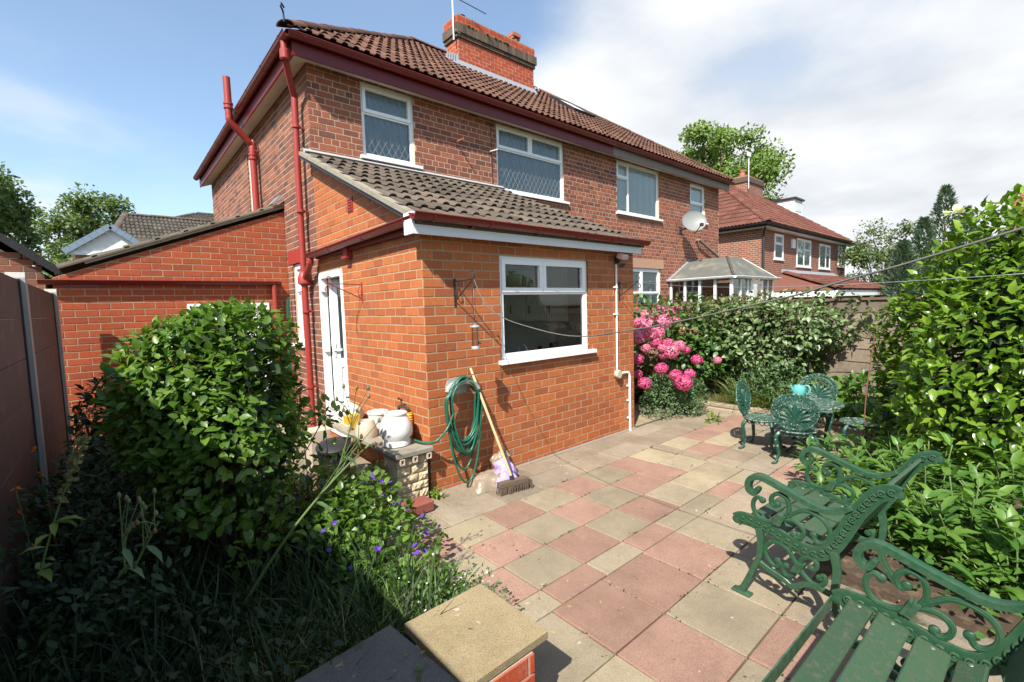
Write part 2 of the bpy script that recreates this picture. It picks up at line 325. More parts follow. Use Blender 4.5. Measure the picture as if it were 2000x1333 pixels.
# ------------------------------------------------------------------ bricks, tiles, windows
H, BL = .0855, .225
Z0 = 27.6*H
def frustum(w, h, ch=.0025, d=.016):
    def ring(i, y): return [(-w/2+i, y, -h/2+i), (w/2-i, y, -h/2+i), (w/2-i, y, h/2-i), (-w/2+i, y, h/2-i)]
    v = ring(0, d)+ring(0, ch*.8)+ring(ch, 0); f = [(8, 9, 10, 11)]
    for k in (0, 4):
        for i in range(4): f.append((k+i, k+(i+1) % 4, k+4+(i+1) % 4, k+4+i))
    return v, f
class Bricks:
    def __init__(s): s.r = []; s.p = []
    def lay(s, wall, mat, O, U, N, u0, u1, z0, z1, holes=(), bond='s', slope=None, alt=None, bl=BL, h=H, zb=Z0, joint=.0115):
        k0 = math.floor((zb-z1)/h)-1; k1 = math.ceil((zb-z0)/h)+1
        for k in range(k0, k1):
            a, b = zb-(k+1)*h+joint/2, zb-k*h-joint/2
            a, b = max(a, z0), min(b, z1)
            if b-a < .015: continue
            L = bl
            if bond == 's': off = (k % 2)*.5*bl
            else:
                if k % 4 == 0: L = bl/2; off = .25*bl
                else: off = (k % 2)*.5*bl
            i = math.floor((u0-off)/L)-1
            while off+i*L < u1:
                p, q = max(off+i*L+joint/2, u0), min(off+(i+1)*L-joint/2, u1); i += 1
                if q-p < .018: continue
                pieces = [(p, q, a, b)]
                for (hu0, hu1, hz0, hz1) in holes:
                    out = []
                    for (c, d, e, f) in pieces:
                        if d <= hu0 or c >= hu1 or f <= hz0 or e >= hz1: out.append((c, d, e, f)); continue
                        if hu0-c > .018: out.append((c, hu0, e, f))
                        if d-hu1 > .018: out.append((hu1, d, e, f))
                        m0, m1 = max(c, hu0), min(d, hu1)
                        if m1-m0 > .018:
                            if hz0-e > .02: out.append((m0, m1, e, hz0))
                            if f-hz1 > .02: out.append((m0, m1, hz1, f))
                    pieces = out
                for (c, d, e, f) in pieces:
                    mm = mat
                    if alt: mm = alt(k, (c+d)/2, mat)
                    if slope is not None:
                        za, zs = slope
                        t0, t1 = za+zs*c, za+zs*d
                        if min(t0, t1) < f:
                            poly = [(c, e), (d, e), (d, f), (c, f)]; res = []
                            for n_ in range(4):
                                A, B = poly[n_], poly[(n_+1) % 4]; da, db = za+zs*A[0]-A[1], za+zs*B[0]-B[1]
                                if da >= 0: res.append(A)
                                if da*db < 0: t = da/(da-db); res.append((A[0]+t*(B[0]-A[0]), A[1]+t*(B[1]-A[1])))
                            if len(res) >= 3: s.p.append((wall, mm, O, U, N, res))
                            continue
                    s.r.append((wall, mm, O, U, N, c, d, e, f))
    def emit(s, limit=300, name='brick'):
        C = np.array([O+U*(c+d)/2+V3(0, 0, (e+f)/2) for (_, _, O, U, N, c, d, e, f) in s.r])
        px = project(C); area = []
        for (w_, m_, O, U, N, c, d, e, f), p, ctr in zip(s.r, px, C):
            if p[2] < .3 or not (-10 < p[0] < 2010 and -10 < p[1] < 1343): area.append(0); continue
            q = project(np.array([O+U*c+V3(0, 0, e), O+U*d+V3(0, 0, e), O+U*c+V3(0, 0, f)]))
            face = (CAMP-ctr)@N
            a1, a2 = q[1][:2]-q[0][:2], q[2][:2]-q[0][:2]
            area.append(abs(a1[0]*a2[1]-a1[1]*a2[0]) if face > 0 else 0)
        order = np.argsort(-np.array(area)); pick = set(i for i in order[:limit] if area[i] > 40)
        cache = {}; bulk = {}
        for i, (wall, mt, O, U, N, c, d, e, f) in enumerate(s.r):
            w_, h_ = d-c, f-e
            ctr = O+U*(c+d)/2+V3(0, 0, (e+f)/2)+N*rnd.uniform(-.0012, .0018)
            if i in pick:
                key = (round(w_, 3), round(h_, 3), mt.name)
                if key not in cache:
                    v, fc = frustum(w_, h_); me = bpy.data.meshes.new(name); me.from_pydata(v, [], fc); me.materials.append(mt); me.update(); cache[key] = me
                sgn = np.sign(np.linalg.det(np.array([U, -N, V3(0, 0, 1)])))
                X = U*sgn; Y = -N; a = rnd.gauss(0, .004)
                X2 = X*math.cos(a)+V3(0, 0, 1)*math.sin(a); Z2 = -X*math.sin(a)+V3(0, 0, 1)*math.cos(a)
                M = Matrix([[X2[j], Y[j], Z2[j], ctr[j]] for j in range(3)]+[[0, 0, 0, 1]])
                link(name, cache[key], wall, matrix=M)
            else: bulk.setdefault((wall.name, mt.name), [wall, mt, []])[2].append((ctr, U, N, w_, h_))
        for (wall, mt, lst) in bulk.values():
            n = len(lst); ctr = np.array([l[0] for l in lst]); U = np.array([l[1] for l in lst]); N = np.array([l[2] for l in lst])
            w_ = np.array([l[3] for l in lst])[:, None]; h_ = np.array([l[4] for l in lst])[:, None]; vs = np.zeros((n, 12, 3)); Zv = V3(0, 0, 1)
            for g, (ins, dep) in enumerate(((0, .016), (0, .002), (.0025, 0))):
                for j, (sx, sz) in enumerate(((-1, -1), (1, -1), (1, 1), (-1, 1))):
                    vs[:, g*4+j] = ctr+U*(sx*(w_/2-ins))-N*dep+Zv*(sz*(h_/2-ins))
            fc = np.array(frustum(1, 1)[1]); F = (fc[None]+12*np.arange(n)[:, None, None]).reshape(-1, 4)
            flip = np.linalg.det(np.array([U[0], -N[0], Zv])) < 0
            if flip: F = F[:, ::-1]
            link('brickwork', np_mesh('brickwork', vs.reshape(-1, 3), F, mt), wall, 'stuff')
        polys = {}
        for (wall, mt, O, U, N, res) in s.p:
            mb = polys.setdefault((wall.name, mt.name), [wall, mt, MB()])[2]
            mb.prism([O+U*u+V3(0, 0, z)-N*.014 for u, z in res], N*.014)
        for wall, mt, mb in polys.values(): mb.build('cut_brickwork', mt, wall, kind='stuff')

def core(mb, O, U, N, u0, u1, z0, z1, holes=(), rec=.003, reveal=.13):
    us = sorted(set([u0, u1]+[min(max(x, u0), u1) for h in holes for x in h[:2]])); zs = sorted(set([z0, z1]+[min(max(x, z0), z1) for h in holes for x in h[2:]]))
    P = lambda u, z, n: O+U*u+V3(0, 0, z)+N*n
    for a, b in zip(us, us[1:]):
        for c, d in zip(zs, zs[1:]):
            if b-a < 1e-6 or d-c < 1e-6: continue
            m, n = (a+b)/2, (c+d)/2
            if any(h[0] < m < h[1] and h[2] < n < h[3] for h in holes): continue
            mb.add([P(a, c, -rec), P(b, c, -rec), P(b, d, -rec), P(a, d, -rec)], [(0, 1, 2, 3)])
    for h in holes:
        if h[3]-h[2] > 3 or h[1]-h[0] > 5: continue
        a, b, c, d = h
        for (p, q) in (((a, c), (b, c)), ((b, c), (b, d)), ((b, d), (a, d)), ((a, d), (a, c))):
            mb.add([P(*p, -rec), P(*q, -rec), P(*q, -reveal), P(*p, -reveal)], [(0, 1, 2, 3)])

class Fr:                                   # wall frame: boxes given in (u, n outward, z)
    def __init__(s, O, U, N): s.O, s.U, s.N = np.asarray(O, float), np.asarray(U, float), np.asarray(N, float)
    def p(s, u, n, z): return s.O+s.U*u+s.N*n+V3(0, 0, z)
    def box(s, mb, u0, u1, n0, n1, z0, z1):
        c = [s.p(u, n, z) for u, n, z in ((u0, n0, z0), (u1, n0, z0), (u1, n1, z0), (u0, n1, z0), (u0, n0, z1), (u1, n0, z1), (u1, n1, z1), (u0, n1, z1))]
        return mb.add(c, [(3, 2, 1, 0), (4, 5, 6, 7), (0, 1, 5, 4), (1, 2, 6, 5), (2, 3, 7, 6), (3, 0, 4, 7)])
    def frame(s, mb, u0, u1, z0, z1, w, n0, n1):
        s.box(mb, u0, u1, n0, n1, z0, z0+w); s.box(mb, u0, u1, n0, n1, z1-w, z1)
        s.box(mb, u0, u0+w, n0, n1, z0+w, z1-w); s.box(mb, u1-w, u1, n0, n1, z0+w, z1-w); return mb

def lattice(fr, mb, u0, u1, z0, z1, n, du=.106, dz=.182, w=.0048):
    k = dz/du
    for sg in (1, -1):
        span = (z1-z0)/k+(u1-u0); i0 = -math.ceil(span/du)-1
        for i in range(i0, -i0):
            c = (u0+i*du)                      # line: u = c + sg*(z-z0)/k
            pts = []
            lo, hi = z0, z1
            for ub in (u0, u1):
                zz_ = z0+sg*(ub-c)*k
                pts.append(zz_)
            lo = max(z0, min(pts)); hi = min(z1, max(pts))
            if hi-lo < .01: continue
            A = fr.p(c+sg*(lo-z0)/k, n, lo); B = fr.p(c+sg*(hi-z0)/k, n, hi)
            mb.bar(A, B, w, .003, up=fr.N)
def window(parent, fr, u0, u1, z0, z1, lights, n=-.045, lat=False, curtain=None, sill=True, mat='white', glass='glass', cdep=.05, sillmat='white', fw=.035):
    w = link_empty_part('window', parent, fr, u0, u1, z0, z1, n, mat, fw)
    for (a, b, c, d, opening) in lights:
        sw = .048 if opening else .022; pr = .016 if opening else .0
        a, b, c, d = u0+fw+(u1-u0-2*fw)*a, u0+fw+(u1-u0-2*fw)*b, z0+fw+(z1-z0-2*fw)*c, z0+fw+(z1-z0-2*fw)*d
        m = MB(); fr.frame(m, a+.002, b-.002, c+.002, d-.002, sw, n-.04, n+pr)
        m.build('sash', MT[mat], w)
        m = MB(); m.add([fr.p(a+sw, n-.022, c+sw), fr.p(b-sw, n-.022, c+sw), fr.p(b-sw, n-.022, d-sw), fr.p(a+sw, n-.022, d-sw)], [(0, 1, 2, 3)])
        m.build('pane', MT[glass], w)
        if lat:
            m = MB(); lattice(fr, m, a+sw, b-sw, c+sw, d-sw, n-.019); m.build('lead_lattice', MT['came'], w)
    if sill:
        m = MB(); fr.box(m, u0-.05, u1+.09, n-.03, .055, z0-.045, z0-.003); m.build('sill', MT[sillmat], w)
    if curtain:
        m = MB(); k = 40; pts = []
        for i in range(k+1):
            t = i/k; pts.append((u0+.03+(u1-u0-.06)*t, n-cdep+.018*math.sin(t*(u1-u0)*60)))
        vs = [fr.p(u, nn, z0+.02) for u, nn in pts]+[fr.p(u, nn, z1-.02) for u, nn in pts]
        m.add(vs, [(i, i+1, i+k+2, i+k+1) for i in range(k)]); m.build('curtain', MT[curtain], w)
    return w
def link_empty_part(name, parent, fr, u0, u1, z0, z1, n, mat, fw):
    m = MB(); fr.frame(m, u0, u1, z0, z1, fw, n-.05, n+.004)
    return m.build(name, MT[mat], parent)

def tile_mesh(name, w=.30, L=.40, rolls=2, rw=.085, rh=.030, thick=.014, raise_=.030, mat=None):
    prof = []; cell = w/rolls
    for k in range(rolls):
        x = k*cell; prof += [(x, 0), (x+cell-rw, 0)]
        for j in range(1, 5): a = math.pi*j/5; prof.append((x+cell-rw/2-rw/2*math.cos(a), rh*math.sin(a)**.8))
    prof.append((w, 0)); n = len(prof); v = []
    for (u, h) in prof: v.append((u, 0, h+raise_))
    for (u, h) in prof: v.append((u, L, h))
    for (u, h) in prof: v.append((u, .002, h+raise_-thick))
    for (u, h) in prof: v.append((u, .10, h+raise_*.75-thick))
    f = []
    for i in range(n-1):
        f += [(i, i+1, n+i+1, n+i), (2*n+i, 2*n+i+1, i+1, i), (3*n+i, 3*n+i+1, 2*n+i+1, 2*n+i)]
    f += [(0, n, 3*n, 2*n), (n-1, 3*n-1, 4*n-1, 2*n-1)]
    return np.array(v), f
def tile_slope(part, O, U, S, ulen, slen, mat, gauge=.345, w=.30, limit=300, umin=None, umax=None, holes=(), objs=True, skip=None, name='roof_tile'):
    """O eave corner, U along the eave, S up the slope; umin(s)/umax(s) cut the hips"""
    O, U, S = map(lambda a: np.asarray(a, float), (O, U, S)); Nn = nrm(np.cross(U, S))
    v, f = tile_mesh('t', w=w); me = bpy.data.meshes.new(name); me.from_pydata([tuple(x) for x in v], [], f); me.materials.append(mat); me.update()
    cand = []; cut = MB()
    rows = int(slen/gauge)+1
    for r in range(rows):
        s0 = r*gauge; L = min(.40, slen-s0)
        if L < .05: continue
        for c in range(int(ulen/w)+1):
            u0 = c*w
            if u0+w > ulen+.02: continue
            if any(h[0] < u0+w*.5 < h[1] and h[2] < s0+.17 < h[3] for h in holes): continue
            lo = umin(s0) if umin else -9; lo2 = umin(s0+L) if umin else -9
            hi = umax(s0) if umax else 1e9; hi2 = umax(s0+L) if umax else 1e9
            if u0+w < lo or u0 > hi: continue
            if u0 < max(lo, lo2) or u0+w > min(hi, hi2) or L < .40:
                vv = v.copy(); vv[:, 1] = np.minimum(vv[:, 1], L)
                for q in vv:
                    if umin: q[0] = max(q[0], umin(s0+q[1])-u0)
                    if umax: q[0] = min(q[0], umax(s0+q[1])-u0)
                cut.add([O+U*(u0+q[0])+S*(s0+q[1])+Nn*q[2] for q in vv], f); continue
            cand.append((u0, s0))
    P = np.array([O+U*(u+w/2)+S*(s+.17) for u, s in cand]); pz = project(P)
    inside = (pz[:, 2] > .3) & (pz[:, 0] > -5) & (pz[:, 0] < 2005) & (pz[:, 1] > -5) & (pz[:, 1] < 1340)
    key = np.where(inside, pz[:, 2], 1e6); order = np.argsort(key); pick = set(order[:limit].tolist()) if objs else set()
    for i, (u, s) in enumerate(cand):
        j = rnd.gauss(0, .0025); o = O+U*u+S*s+Nn*j
        a = rnd.gauss(0, .006); U2 = nrm(U+S*a); S2 = nrm(S-U*a)
        if i in pick:
            M = Matrix([[U2[k], S2[k], Nn[k], o[k]] for k in range(3)]+[[0, 0, 0, 1]]); link(name, me, part, matrix=M)
        else: cut.add([o+U2*q[0]+S2*q[1]+Nn*q[2] for q in v], f)
    if cut.v: cut.build('tiling', mat, part, kind='stuff')
def ridge_line(part, A, B, mat, r=.115, L=.40, name='ridge_tile', flat=.6):
    A, B = np.asarray(A, float), np.asarray(B, float); d = nrm(B-A); n = int(np.linalg.norm(B-A)/(L-.03))
    side = nrm(np.cross(d, (0, 0, 1))); up = nrm(np.cross(side, d)); me = None
    m = MB(); k = 8; vs = []
    for (y, rr) in ((0, r*1.06), (L, r), (L, r-.014), (0, r*1.06-.016)):
        for i in range(k+1): a = math.pi*i/k; vs.append((rr*math.cos(a), y, rr*math.sin(a)*flat))
    fs = []
    for g in range(3):
        for i in range(k): fs.append((g*(k+1)+i, g*(k+1)+i+1, (g+1)*(k+1)+i+1, (g+1)*(k+1)+i))
    for i in range(k): fs.append((3*(k+1)+i, 3*(k+1)+i+1, i+1, i))
    me = bpy.data.meshes.new(name); me.from_pydata(vs, [], fs); me.materials.append(mat); me.polygons.foreach_set('use_smooth', [True]*len(fs)); me.update()
    try: me.set_sharp_from_angle(angle=R(45))
    except Exception: pass
    for i in range(n):
        o = A+d*(i*(L-.03))+up*rnd.uniform(-.004, .006)
        link(name, me, part, matrix=Matrix([[side[j], d[j], up[j], o[j]] for j in range(3)]+[[0, 0, 0, 1]]))
def half_gutter(mb, A, B, r=.060, t=.006, depth=1.0):
    A, B = np.asarray(A, float), np.asarray(B, float); d = nrm(B-A); s = nrm(np.cross(d, (0, 0, 1))); k = 8
    out = [(math.cos(math.pi*i/k)*r, -math.sin(math.pi*i/k)*r*depth) for i in range(k+1)]
    inn = [(math.cos(math.pi*i/k)*(r-t), -math.sin(math.pi*i/k)*(r-t)*depth) for i in range(k, -1, -1)]
    mb.prism([A+s*a+V3(0, 0, b) for a, b in out+inn], B-A)
    # lip
    for e in (r, -r): mb.tube([A+s*e, B+s*e], .008, 6)
def gutter(parent, A, B, mat, step=.9, r=.060, brackets=True, name='gutter'):
    m = MB(); half_gutter(m, A, B, r); g = m.build(name, mat, parent, smooth=True)
    A, B = np.asarray(A, float), np.asarray(B, float); d = nrm(B-A); L = np.linalg.norm(B-A); n = int(L/step)
    for i in range(n+1):
        p = A+d*(min(.2+i*step, L-.03)); m = MB(); half_gutter(m, p-d*.014, p+d*.014, r+.005, .009); m.build('bracket', mat, g)
    return g
# ------------------------------------------------------------------ the house
D, XE, XR, YB = 2.733, 3.255, 11.6, 10.1
X_, Y_, Z_ = V3(1, 0, 0), V3(0, 1, 0), V3(0, 0, 1)
house = thing('semi_detached_house', 'pair of red brick semi-detached houses with tiled hip roof, chimney and orange brick rear extension', 'house')
bk = Bricks()
# --- extension
eF, eS = Fr((0, 0, 0), X_, -Y_), Fr((0, 0, 0), Y_, -X_)
WE = (.905, 2.30, 1.185, 2.268); DS = (1.885, 2.715, .20, 2.25)
m = MB(); core(m, eF.O, X_, -Y_, .003, XE-.003, -.1, 2.50, [WE], reveal=.10)
core(m, eS.O, Y_, -X_, .003, D, -.1, 2.50, [DS], reveal=.10)
m.add([(.003, .0, 2.50), (.003, D, 2.50), (.003, D, 3.72), (.003, .0, 2.51)], [(0, 1, 2, 3)])
m.add([(XE-.003, 0.003, -.1), (XE-.003, D, -.1), (XE-.003, D, 3.7), (XE-.003, 0.003, 2.5)], [(0, 1, 2, 3)])
extw = m.build('extension_wall', MT['mortg'], house)
bk.lay(extw, MT['ext'], eF.O, X_, -Y_, .0, XE, -.05, 2.46, [WE])
def tooth(k, u, mt): return MT['oldside'] if (u > 2.62 and k % 2 == 0 and k < -2) else mt
bk.lay(extw, MT['ext'], eS.O, Y_, -X_, .0165, D, -.05, 3.85, [DS], slope=(2.515, .4427), alt=tooth)
bk.lay(extw, MT['ext'], V3(XE, 0, 0), Y_, X_, .0165, D, -.05, 2.45)
# --- main walls
rF, sF = Fr((0, D, 0), X_, -Y_), Fr((0, 0, 0), Y_, -X_)
W1, W2, W3, W4, W5 = (.725, 1.56, 3.93, 4.955), (3.175, 4.92, 3.80, 4.95), (6.66, 8.41, 3.79, 4.95), (9.94, 10.78, 3.93, 4.93), (7.05, 8.46, 1.12, 2.565)
LN = (6.95, 8.58, 2.565, 2.80)
BURY = (-1, 3.14, -1, 3.42)
m = MB(); core(m, rF.O, X_, -Y_, .003, XR, -.2, 4.99, [BURY, W1, W2, W3, W4, W5])
mainw = m.build('rear_wall', MT['mort'], house)
bk.lay(mainw, MT['old'], rF.O, X_, -Y_, .0, XR, -.1, 4.985, [BURY, W1, W2, W3, W4, W5, LN], bond='g')
SW, SU = (3.44, 3.86, 1.27, 2.47), (5.84, 6.24, 3.58, 4.68)
LS = (3.34, 4.02, 2.47, 2.665)
m = MB(); core(m, sF.O, Y_, -X_, D, YB, -.1, 4.99, [SW, SU, (4.14, 10.5, -1, 2.2)])
m.add([(0.01, YB, 0), (XR, YB, 0), (XR, YB, 5), (0.01, YB, 5)], [(3, 2, 1, 0)]); m.add([(XR, D, 0), (XR, YB, 0), (XR, YB, 5), (XR, D, 5)], [(0, 1, 2, 3)])
sidew = m.build('side_wall', MT['mort'], house)
bk.lay(sidew, MT['oldside'], sF.O, Y_, -X_, D+.004, YB, -.05, 4.985, [SW, SU, LS, (4.14, 10.5, -1, 2.2)], bond='s', bl=.225)
m = MB(); sF.box(m, LS[0], LS[1], -.1, .012, LS[2], LS[3]); m.build('red_lintel', MT['redp'], house)
m = MB(); rF.box(m, LN[0], LN[1], -.1, .008, LN[2], LN[3]-.004); m.build('stone_lintel', MT['stone'], house)
# --- windows
window(house, rF, *W1, [(0, 1, 0, .62, False), (0, 1, .62, 1, True)], lat=True, curtain='net')
window(house, rF, *W2, [(0, 1, 0, .66, False), (0, .485, .66, 1, True), (.485, 1, .66, 1, True)], lat=True, curtain='net')
window(house, rF, *W3, [(0, .27, 0, .70, False), (0, .27, .70, 1, True), (.27, 1, 0, 1, False)], curtain='blind')
window(house, rF, *W4, [(0, 1, 0, .48, False), (0, 1, .48, 1, True)], curtain='blind')
window(house, rF, *W5, [(0, .42, .58, 1, True), (.42, 1, .58, 1, True), (0, 1, 0, .58, False)], curtain='blind')
window(house, sF, *SW, [(0, 1, 0, .66, False), (0, 1, .66, 1, True)], curtain='blind')
window(house, sF, *SU, [(0, 1, 0, 1, True)], lat=True, curtain='net', sill=False)
window(house, eF, *WE, [(0, .455, .66, 1, True), (.455, 1, .66, 1, True), (0, 1, 0, .66, False)], n=-.028)
# --- open back door
dr = MB(); sF.frame(dr, DS[0], DS[1], DS[2], DS[3], .075, -.075, .006); dr = dr.build('door_frame', MT['white'], house)
m = MB(); sF.box(m, DS[0], DS[1], -.10, .03, DS[2]-.05, DS[2]-.002); m.build('threshold', MT['white'], dr)
hd = Fr((.09, DS[1]-.08, 0), nrm((.80, -.6, 0)), nrm((-.6, -.80, 0)))
m = MB(); hd.frame(m, 0, .72, DS[2]+.08, DS[3]-.08, .11, -.06, 0); hd.box(m, .11, .61, -.06, 0, .98, 1.10); door = m.build('door', MT['white'], house)
m = MB(); hd.box(m, .11, .61, -.04, -.025, 1.10, DS[3]-.19); m.build('pane', MT['glass'], door)
m = MB(); hd.box(m, .11, .61, -.045, -.02, DS[2]+.19, .98); m.build('door_panel', MT['fascia'], door)
m = MB(); hd.box(m, .03, .06, 0, .02, 1.12, 1.32); hd.box(m, .03, .15, .03, .045, 1.21, 1.235); m.build('handle', MT['fascia'], door)
for z in (.45, 1.2, 2.0):
    m = MB(); sF.box(m, DS[1]-.105, DS[1]-.075, -.06, .012, z, z+.10); m.build('hinge', MT['white'], dr)
# --- kitchen interior
m = MB()
for q in ([(.12, 2.60, 0), (3.14, 2.60, 0), (3.14, 2.60, 2.45), (.12, 2.60, 2.45)], [(3.14, 2.6, 0), (3.14, .12, 0), (3.14, .12, 2.45), (3.14, 2.6, 2.45)],
          [(.12, .12, 2.42), (3.14, .12, 2.42), (3.14, 2.6, 2.42), (.12, 2.6, 2.42)], [(.12, .12, .0), (3.14, .12, 0), (3.14, 2.6, 0), (.12, 2.6, 0)]):
    m.add(q, [(0, 1, 2, 3)])
kit = m.build('kitchen_interior', MT['room'], house)
for i in range(5):
    x = .55+i*.5; m = MB(); m.box((x+.006, 2.26, 1.52), (x+.494, 2.58, 2.28)); m.box((x+.06, 2.252, 1.60), (x+.44, 2.262, 2.20)); m.build('cupboard', MT['cup'], kit)
for i in range(4):
    y = .80+i*.44; m = MB(); m.box((2.82, y+.006, 1.50), (3.13, y+.434, 2.28)); m.box((2.812, y+.06, 1.58), (2.822, y+.38, 2.20)); m.build('cupboard', MT['cup'], kit)
    m = MB(); m.box((2.80, y+.36, 1.62), (2.812, y+.375, 1.74)); m.build('cupboard_handle', MT['metald'], kit)
m = MB(); m.box((2.52, .66, .90), (3.13, 1.96, .94)); m.build('side_worktop', MT['dark'], kit)
m = MB(); m.box((2.55, .66, .02), (3.13, 1.96, .895)); m.build('side_units', MT['cup'], kit)
for i, (y, r_, h_, mt_) in enumerate(((.95, .05, .20, 'cup'), (1.2, .07, .24, 'metald'), (1.5, .045, .16, 'redp'), (1.75, .06, .12, 'fascia'))): m = MB(); m.lathe([(0, .942), (r_, .942), (r_*1.05, .942+h_*.7), (r_*.7, .942+h_), (0, .942+h_)], 14, (2.92, y, 0)); m.build('worktop_jar', MT[mt_] if mt_ in MT else MT['metald'], kit, smooth=True)
m = MB(); m.box((.3, 2.0, .02), (3.1, 2.58, .90)); m.box((.3, .13, .02), (3.1, .62, .90)); m.build('base_units', MT['cup'], kit)
m = MB(); m.box((.28, 1.97, .90), (3.12, 2.59, .94)); m.box((.28, .13, .90), (3.12, .65, .94)); m.build('worktop', MT['dark'], kit)
m = MB(); m.tube(catmull([(1.55, .32, .94), (1.55, .32, 1.20), (1.55, .36, 1.27), (1.55, .46, 1.25), (1.55, .48, 1.18)], 5), .012, 8); m.build('sink_tap', MT['fascia'], kit, smooth=True)
for i, (x, h) in enumerate(((1.02, .11), (1.12, .10), (1.24, .09))):
    m = MB(); m.lathe([(0, .94), (.04, .94), (.043, .94+h), (.036, .94+h), (.034, .96)], 14, (x, .30, 0)); m.build('tumbler', MT['fascia'], kit, smooth=True)
m = MB(); m.box((2.72, .26, .94), (2.98, .56, 1.17)); m.box((2.76, .24, 1.0), (2.94, .27, 1.12)); m.build('toaster', MT['black'], kit)
bk.emit(300)

# --- main roof
TP = math.tan(R(36)); CP, SP = math.cos(R(36)), math.sin(R(36))
EY, EZ, EX = 2.455, 5.165, -.30
YRG = 6.42; run = YRG-EY; ZRG = EZ+run*TP; slen = run/CP; AX = EX+run; BX = XR+.30-run
m = MB()
e = .02
A, B, Cc_, D_ = (EX, EY, EZ), (XR+.30, EY, EZ), (XR+.30, 2*YRG-EY, EZ), (EX, 2*YRG-EY, EZ); P1, P2 = (AX, YRG, ZRG), (BX, YRG, ZRG)
m.add([A, B, P2, P1], [(0, 1, 2, 3)]); m.add([B, Cc_, P2], [(0, 1, 2)]); m.add([Cc_, D_, P1, P2], [(0, 1, 2, 3)]); m.add([D_, A, P1], [(0, 1, 2)])
roof = m.build('roof', MT['tile'], house)
hip = lambda s: s*CP
CH = (4.12, 6.42, 5.08, 5.56)
chs0, chs1 = (CH[2]-EY)/CP-.1, (CH[3]-EY)/CP
SKY = (7.30, 8.12, 4.55, 5.45); sk0, sk1 = (SKY[2]-EY)/CP, (SKY[3]-EY)/CP
tile_slope(roof, (EX, EY-.03, EZ+.004), X_, (0, CP, SP), XR+.60, slen, MT['tile'], umin=hip, umax=lambda s: XR+.60-s*CP,
           holes=[(CH[0]-EX+.1, CH[1]-EX-.1, chs0+.15, chs1), (SKY[0]-EX+.05, SKY[1]-EX-.05, sk0+.1, sk1-.1)])
up = V3(0, 0, .03)
ridge_line(roof, np.array(A)+up, np.array(P1)+up, MT['tile'], name='hip_tile')
ridge_line(roof, np.array(B)+up, np.array(P2)+up, MT['tile'], name='hip_tile')
ridge_line(roof, np.array(P1)+up, np.array(P2)+up, MT['tile'], name='ridge_tile')
m = MB(); m.tube(catmull([(EX-.02, EY-.02, EZ+.06), (EX-.03, EY-.03, EZ+.17), (EX-.06, EY-.06, EZ+.20), (EX-.05, EY-.05, EZ+.245), (EX-.01, EY-.01, EZ+.23)], 4), .012, 6); m.build('hip_iron', MT['black'], roof, smooth=True)
# soffit, fascia, gutters
m = MB(); FY = 2.535
m.prism([(-.20, FY, 4.925), (-.20, FY, 4.94), (-.0, D+.02, 5.005), (0, D+.02, 4.988)], (0, 0, 0.0001)) if False else None
m = MB()
m.add([(-.2, FY, 4.93), (XR+.2, FY, 4.93), (XR, D+.03, 4.985), (0, D+.03, 4.985)], [(0, 1, 2, 3)])
m.add([(-.2, FY, 4.93), (0.03, D, 4.985), (0.03, YB, 4.985), (-.2, YB+.2, 4.93)], [(0, 1, 2, 3)])
m.build('soffit', MT['soffit'], house)
m = MB(); m.box((-.2, FY-.02, 4.915), (6.25, FY, 5.16)); m.box((-.22, FY-.02, 4.915), (-.2, YB+.2, 5.16)); m.build('fascia', MT['fred'], house)
m = MB(); m.box((6.253, FY-.02, 4.915), (XR+.22, FY, 5.16)); m.build('fascia', MT['whited'], house)
gz = 5.135
gutter(house, (-.285, FY-.085, gz), (6.22, FY-.085, gz), MT['red'], 1.0)
gutter(house, (6.24, FY-.085, gz), (XR+.28, FY-.085, gz), MT['fred'], 1.2)
gutter(house, (-.285, FY-.10, gz), (-.285, YB+.2, gz), MT['red'], .9)
# --- chimney
cx0, cx1, cy0, cy1 = CH; m = MB(); m.box((cx0+.003, cy0+.003, 6.6), (cx1-.003, cy1-.003, 7.86)); chim = m.build('chimney', MT['mort'], house)
cb = Bricks()
for (O_, U_, N_, L_) in ((V3(cx0, cy0, 0), X_, -Y_, cx1-cx0), (V3(cx0, cy0, 0), Y_, -X_, cy1-cy0), (V3(cx1, cy0, 0), Y_, X_, cy1-cy0)):
    cb.lay(chim, MT['chim'], O_, U_, N_, 0, L_, 6.9, 7.72)
cb2 = Bricks()
for (g, za, zb_, mt_) in ((.035, 7.72, 7.81, 'soot'), (.065, 7.81, 8.01, 'soot'), (.030, 8.01, 8.19, 'chim')):
    m = MB(); m.box((cx0-g+.006, cy0-g+.006, za), (cx1+g-.006, cy1+g-.006, zb_-.002)); m.build('chimney_course', MT['soot' if mt_ == 'soot' else 'mort'], chim)
    for (O_, U_, N_, L_) in ((V3(cx0-g, cy0-g, 0), X_, -Y_, cx1-cx0+2*g), (V3(cx0-g, cy0-g, 0), Y_, -X_, cy1-cy0+2*g)):
        if g == .065: cb2.lay(chim, MT[mt_], O_, U_, N_, 0, L_, za, zb_, bl=.085, h=.21, zb=zb_)
        else: cb2.lay(chim, MT[mt_], O_, U_, N_, 0, L_, za, zb_, zb=zb_, h=.09)
cb.emit(0); cb2.emit(0)
m = MB(); m.box((cx0-.02, cy0-.02, 8.185), (cx1+.02, cy1+.02, 8.21)); m.build('flaunching', MT['conc'], chim)
zf = lambda y: EZ+(y-EY)*TP
m = MB(); m.prism([(cx0-.03, cy0-.16, zf(cy0-.16)+.055), (cx0-.03, cy0-.012, zf(cy0)+.16), (cx0-.03, cy0-.012, zf(cy0)+.03)], (cx1-cx0+.06, 0, 0))
for i in range(5):
    y0 = cy0+i*.095; m.box((cx0-.016, y0, zf(y0)-.05), (cx0-.004, y0+.115, zf(y0)+.30-.02*i))
